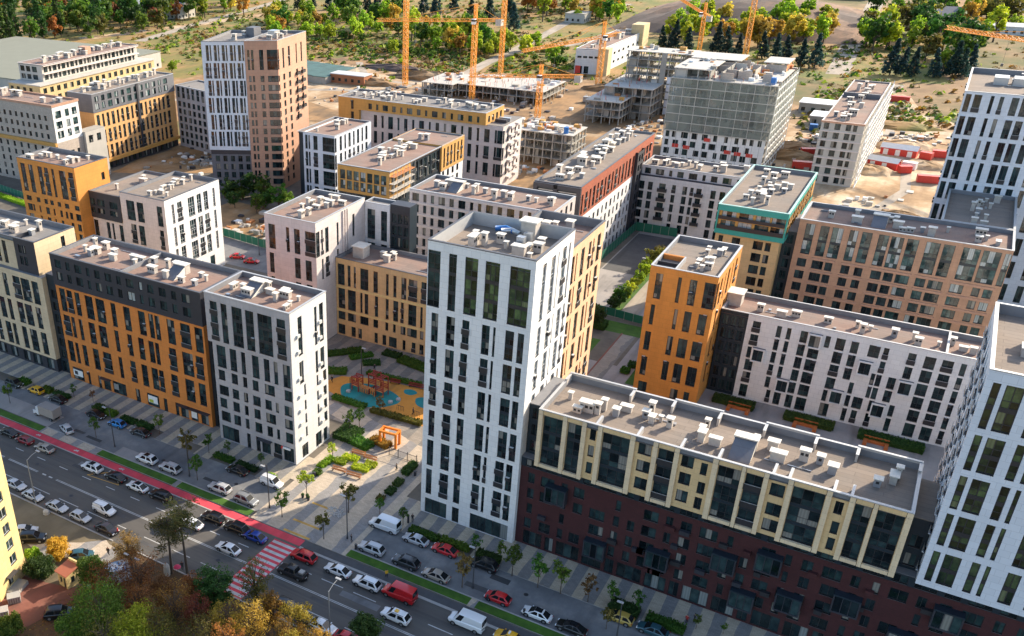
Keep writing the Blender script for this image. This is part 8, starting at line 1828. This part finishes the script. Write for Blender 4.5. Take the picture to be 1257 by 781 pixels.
for x, lab in ((-23.2, 'left'), (-10.6, 'middle'), (1.9, 'right')):
    r_ = thing('u_bench', 'orange U-shaped bench before the low white block, ' + lab, 'bench', (x, 182.4, .03)); r_.scale = (1.35, 1.2, 1.1); b = MB()
    b.box(-1.6, .5, 0, 1.6, 1.0, .5, M_OBEN); b.box(-1.6, .98, .5, 1.6, 1.05, 1.1, M_OBEN); b.build('seat', r_)
    for s in (-1, 1): b = MB(); b.box(s * 1.35 - .25, -.7, 0, s * 1.35 + .25, .5, .5, M_OBEN); b.build('arm', r_)
# plaza: gate fence, orange frame, bins
r_ = thing('gate_fence', 'dark metal bar fence with gate across the plaza', 'fence', (-72.8, 131.1, .1)); b = MB()
for k in range(25): b.bar((-3.0 + .25 * k, 0, 0), (-3.0 + .25 * k, 0, 1.7), .035, M_CHAR)
for z in (.15, 1.6): b.bar((-3.0, 0, z), (3.0, 0, z), .06, M_CHAR)
b.build('bars', r_)
for x in (-3, -1, 1, 3): b = MB(); b.box(x - .06, -.06, 0, x + .06, .06, 1.95, M_CHAR); b.build('post', r_)
r_ = thing('gateway_frame', 'orange double arch frame standing behind the plaza garden', 'sculpture', (-77.6, 134.4, .1), .1); M_ORF = plain('orange_steel', (.75, .22, .02), .45)
for y in (-.9, .9):
    b = MB(); b.box(-1.9, y - .2, 0, -1.45, y + .2, 2.9, M_ORF); b.box(1.45, y - .2, 0, 1.9, y + .2, 2.9, M_ORF); b.box(-1.9, y - .2, 2.9, 1.9, y + .2, 3.3, M_ORF); b.build('arch', r_)
b = MB(); b.box(-1.9, -.7, 3.0, -1.5, .7, 3.25, M_ORF); b.box(1.5, -.7, 3.0, 1.9, .7, 3.25, M_ORF); b.build('tie_beam', r_)
for x, y, lab in ((-84.0, 117.6, 'black litter bin beside the round planter shrub'), (-68.2, 127.6, 'black litter bin by the shrubs beside the white tower')):
    b = MB(); b.tube([(0, 0, 0), (0, 0, .9)], [.25, .28], M_CHAR, 10); o = b.build('litter_bin'); o.location = (x, y, .1); tag(o, lab, 'bin')
for x, y in ((-82.0, 110.9), (-81.2, 111.2), (-80.7, 110.8)):
    b = MB(); b.tube([(0, 0, 0), (0, 0, .7)], [.22, .3], M_CHAR, 9); b.tube([(0, 0, .7), (0, 0, .95)], [.34, .2], LEAF['darkg'], 9); o = b.build('flower_pot'); o.location = (x, y, .1); tag(o, 'small dark flower pot at the foot of the sapling on the plaza', 'pot', 'flower pots on the plaza')
# white chalk-like drawing on the paving
mb = MB(); rnd = random.Random(6)
for k in range(46):
    x = -74.6 + rnd.uniform(-1.5, 1.5); y = 110.3 + rnd.uniform(-1.1, 1.1); a = rnd.uniform(0, 3.1); l = rnd.uniform(.3, .9)
    mb.bar((x, y, .115), (x + l * math.cos(a), y + l * math.sin(a), .115), .10, M_MARK)
struct('pavement_drawing', mb)
# playground
r_ = thing('play_tower', 'red and timber climbing castle on the turquoise playground surface', 'playground tower', (-91.5, 150.0, .05), -.08)
M_PRED = plain('play_red', (.26, .03, .022), .6); M_PWOOD = plain('play_timber', (.50, .22, .07), .7)
for nm, x, y, w_, h in (('tower', 2.6, .6, 1.9, 4.2), ('tower', -.6, 2.4, 1.9, 3.4), ('tower', -3.2, -.4, 1.7, 3.2)):
    b = MB()
    for sx in (-1, 1):
        for sy in (-1, 1): b.box(x + sx * w_ / 2 - .09, y + sy * w_ / 2 - .09, 0, x + sx * w_ / 2 + .09, y + sy * w_ / 2 + .09, h, M_PRED)
    b.box(x - w_ / 2, y - w_ / 2, 1.2, x + w_ / 2, y + w_ / 2, 1.32, M_PWOOD)
    for z in (1.5, 1.9, 2.3):
        b.box(x - w_ / 2, y - w_ / 2 - .05, z, x + w_ / 2, y - w_ / 2 + .02, z + .22, M_PRED); b.box(x - w_ / 2, y + w_ / 2 - .02, z, x + w_ / 2, y + w_ / 2 + .05, z + .22, M_PRED)
    b.box(x - w_ / 2 - .1, y - w_ / 2 - .1, h, x + w_ / 2 + .1, y - w_ / 2 + .08, h + .2, M_PRED); b.box(x - w_ / 2 - .1, y + w_ / 2 - .08, h, x + w_ / 2 + .1, y + w_ / 2 + .1, h + .2, M_PRED)
    for k in range(3): b.box(x - w_ / 2 + .3 + .5 * k, y - w_ / 2, h + .02, x - w_ / 2 + .5 + .5 * k, y + w_ / 2, h + .14, M_PRED)
    b.build('tower', r_)
b = MB(); b.box(-2.3, -.9, 1.1, 1.7, .1, 1.22, M_PWOOD)
for k in range(9): b.box(-2.2 + .47 * k, -.95, 0, -2.0 + .47 * k, -.85, 2.0, M_PWOOD)
b.build('bridge', r_)
b = MB(); b.poly([(.4, 1.6, 1.3), (1.3, 1.6, 1.3), (1.4, -1.2, .2), (.5, -1.2, .2)], M_PLAYT); b.box(.35, -1.2, .2, .42, 1.6, 1.5, M_PRED); b.build('slide', r_)
b = MB(); 
for k in range(7): b.bar((-4.8, -1 + .3 * k, 0), (-4.8, -1 + .3 * k, 2.6), .06, M_CHAR); b.bar((-4.8, -1, .4 * k), (-4.8, .8, .4 * k), .05, M_PRED)
b.build('climbing_net', r_)
for i, (x, y) in enumerate(((-84.8, 150.4), (-85.7, 148.6), (-95.8, 147.9))):
    b = MB(); b.tube([(0, 0, 0), (0, 0, .35), (0, 0, .5)], [.55, .5, .2], M_COPING, 12); o = b.build('rubber_dome'); o.location = (x, y, .05); tag(o, 'pale dome on the turquoise playground surface', 'dome', 'playground domes')
bench(-83.7, 157.0, .12, 4.5, 'long red timber bench at the back of the playground', M_PRED)
bench(-89.0, 156.2, .12, 2.4, 'short red timber bench at the back of the playground', M_PRED)
for i, (x, y, lab) in enumerate(((-78.4, 146.6, 'right'), (-82.3, 146.8, 'left'))):
    b = MB()
    for k in range(5): b.bar((-.8 + .4 * k, 0, 0), (-.8 + .4 * k, 0, 1.1), .05, M_CHAR)
    b.bar((-.8, 0, 1.1), (.8, 0, 1.1), .06, M_CHAR); o = b.build('play_railing'); o.location = (x, y, .05); tag(o, 'low dark bar railing on the orange playground surface, ' + lab, 'railing')
# kiosk and bins by the yellow block
B = Building('kiosk', 'small yellow kiosk with a red sloping roof', 'kiosk', loc=(-100.6, 72.3, 0))
q_ = [(-101.9, 71.4), (-99.7, 71.2), (-99.4, 73.6), (-101.6, 73.8)]
B.quad(q_, 0, 2.7, M_YELLOW, ([(.5, 1.0, 1.0, 1.9), (1.35, 1.85, .2, 2.1)], [(.8, 1.5, 1.0, 2.0)], (), ()))
rf = B.mb('roof'); A_ = [B.L((x, y, z)) for (x, y), z in zip([(-102.2, 71.1), (-99.4, 70.9), (-99.1, 73.9), (-101.9, 74.1)], (2.7, 2.7, 3.3, 3.3))]; rf.poly(A_, M_TILE); rf.poly([tuple(Vector(p) + Vector((0, 0, .12))) for p in A_], M_TILE)
B.slab('rear_wall', -101.7, 73.75, -99.3, 74.05, 0, 3.8, M_YELLOW)
B.finish()
blob('brick_red_path', [(-108.3, 69.6), (-104, 70.6), (-97.6, 72.4), (-97.0, 70.8), (-98.2, 64), (-100, 57), (-104.5, 55)], .040, M_CLAYP, .15)
blob('concrete_apron', [(-114.2, 75.3), (-110, 78.6), (-103.5, 83.2), (-99.4, 82.4), (-99.0, 79.5), (-104, 78.4), (-109.5, 75.0)], .046, M_PLAZA, .2)
for i, (x, y, w_, lab) in enumerate(((-104.9, 64.9, 1.9, 'grey metal waste container beside the yellow block, far one'), (-104.0, 61.6, 2.2, 'grey metal waste container beside the yellow block, near one'))):
    b = MB(); b.box(-w_ / 2, -.7, 0, w_ / 2, .7, 1.1, M_GALV); b.box(-w_ / 2 - .05, -.75, 1.1, w_ / 2 + .05, .75, 1.2, M_COPING)
    for k in range(5): b.box(-w_ / 2 + .2 + k * .35, -.72, .1, -w_ / 2 + .28 + k * .35, -.69, 1.05, M_STEEL)
    o = b.build('waste_container'); o.location = (x, y, .04); o.rotation_euler = (0, 0, .9); tag(o, lab, 'waste container')
b = MB(); b.tube([(0, 0, 0), (0, 0, .7), (0, 0, 1.9), (0, 0, 2.4)], [.45, .55, .5, .2], M_CONC_L, 8); o = b.build('stone_stele'); o.location = (-88.6, 82.2, .02); tag(o, 'pale upright stone beside the pine trunks', 'stone')
b = MB(); b.tube([(0, 0, 0), (0, 0, .6), (.1, 0, .9)], [.6, .55, .2], M_CONC_L, 7); o = b.build('concrete_block'); o.location = (-118.2, 83.1, .02); tag(o, 'pale concrete block at the near kerb', 'block')
r_ = thing('umbrella', 'pink open umbrella by the pine trunks', 'umbrella', (-86.9, 82.9, 0)); b = MB(); P_ = plain('pink_cloth', (.62, .04, .12), .6)
for k in range(10):
    a, c = 6.283 * k / 10, 6.283 * (k + 1) / 10
    b.poly([(0, 0, 2.35), (.38 * math.cos(a), .38 * math.sin(a), 2.2), (.38 * math.cos(c), .38 * math.sin(c), 2.2)], P_); b.poly([(.38 * math.cos(a), .38 * math.sin(a), 2.2), (.62 * math.cos(a), .62 * math.sin(a), 1.95), (.62 * math.cos(c), .62 * math.sin(c), 1.95), (.38 * math.cos(c), .38 * math.sin(c), 2.2)], P_)
b.build('canopy', r_); b = MB(); b.bar((0, 0, 1.0), (0, 0, 2.4), .03, M_CHAR); b.build('shaft', r_)
# ------------------------------------------------------------------ people
def person_mat(i, coat, legs):
    m = bpy.data.materials.new('clothes_%d' % i); nt, b = nodes_of(m)
    z = sep(nt, nt.nodes.new('ShaderNodeTexCoord').outputs['Object'])[2]
    n = nt.nodes.new('ShaderNodeValToRGB'); e = n.color_ramp.elements; n.color_ramp.interpolation = 'CONSTANT'
    st = [(0, (.02, .018, .018)), (.05, legs), (.47, coat), (.815, (.42, .24, .17)), (.90, (.03, .02, .015))]
    while len(e) < len(st): e.new(.5)
    for el, (p_, c) in zip(e, st): el.position = p_; el.color = (*c, 1)
    nt.links.new(math_n(nt, 'DIVIDE', z, 1.78), n.inputs[0]); nt.links.new(n.outputs[0], b.inputs['Base Color']); b.inputs['Roughness'].default_value = .8
    return m
def person(x, y, yaw, label, coat, legs, i):
    V = [(0, 0, .93), (0, 0, 1.15), (.01, 0, 1.40), (.02, 0, 1.50), (.03, 0, 1.60), (.03, 0, 1.72),
         (.0, .10, .88), (.14, .11, .48), (-.02, .11, .08), (.14, .12, .03), (0, -.10, .88), (.04, -.11, .48), (-.24, -.11, .10), (-.10, -.12, .04),
         (.0, .19, 1.40), (-.06, .24, 1.12), (.05, .25, .88), (0, -.19, 1.40), (.10, -.24, 1.13), (.24, -.23, .94)]
    E_ = [(0, 1), (1, 2), (2, 3), (3, 4), (4, 5), (0, 6), (6, 7), (7, 8), (8, 9), (0, 10), (10, 11), (11, 12), (12, 13), (2, 14), (14, 15), (15, 16), (2, 17), (17, 18), (18, 19)]
    Rr = [.15, .15, .16, .06, .10, .085, .11, .075, .05, .045, .11, .075, .05, .045, .08, .055, .04, .08, .055, .04]
    me = bpy.data.meshes.new('person'); me.from_pydata(V, E_, []); me.skin_vertices.new() if hasattr(me.skin_vertices, 'new') else None
    o = link('person', me, None, (x, y, .1), yaw)
    md = o.modifiers.new('skin', 'SKIN')
    if me.skin_vertices:
        for k, sv in enumerate(me.skin_vertices[0].data):
            sv.radius = (Rr[k], Rr[k]); sv.use_root = (k == 0)
    s = o.modifiers.new('smooth', 'SUBSURF'); s.levels = 1; s.render_levels = 1
    me.materials.append(person_mat(i, coat, legs))
    return tag(o, label, 'person')
CO = [(.025, .025, .03), (.02, .02, .022), (.02, .02, .02), (.75, .42, .02), (.28, .02, .02), (.03, .03, .035), (.015, .015, .015), (.50, .02, .03), (.03, .03, .04), (.02, .02, .02), (.03, .03, .04), (.05, .04, .05)]
for i, (x, y, lab) in enumerate([[-71.9, 127.1, "person in dark clothes walking across the plaza towards the gate"], [-61.8, 115.1, "person in black coat walking by the corner of the tall white tower"], [-67.8, 104.9, "person in black standing beside the tall plaza lamp post"], [-58.3, 100.3, "person in a yellow jacket on the cycle path"], [-15.5, 115.0, "person in a dark red jacket beside the hedge"], [-14.6, 115.9, "person in dark clothes walking next to the one in dark red"], [-100.3, 80.7, "person in black standing on the sunlit concrete"], [-102.9, 85.5, "person in a red coat beside the dark brown sedan"], [-95.9, 159.0, "person in dark clothes on the playground path"], [-101.1, 149.5, "person in black at the left edge of the playground"], [-79.2, 146.7, "person in dark clothes pushing along the orange playground surface"], [-87.4, 84.5, "person under a pink umbrella by the pine trunks"]]):
    person(x, y, i * 1.9, lab, CO[i], (.02, .022, .03), i)
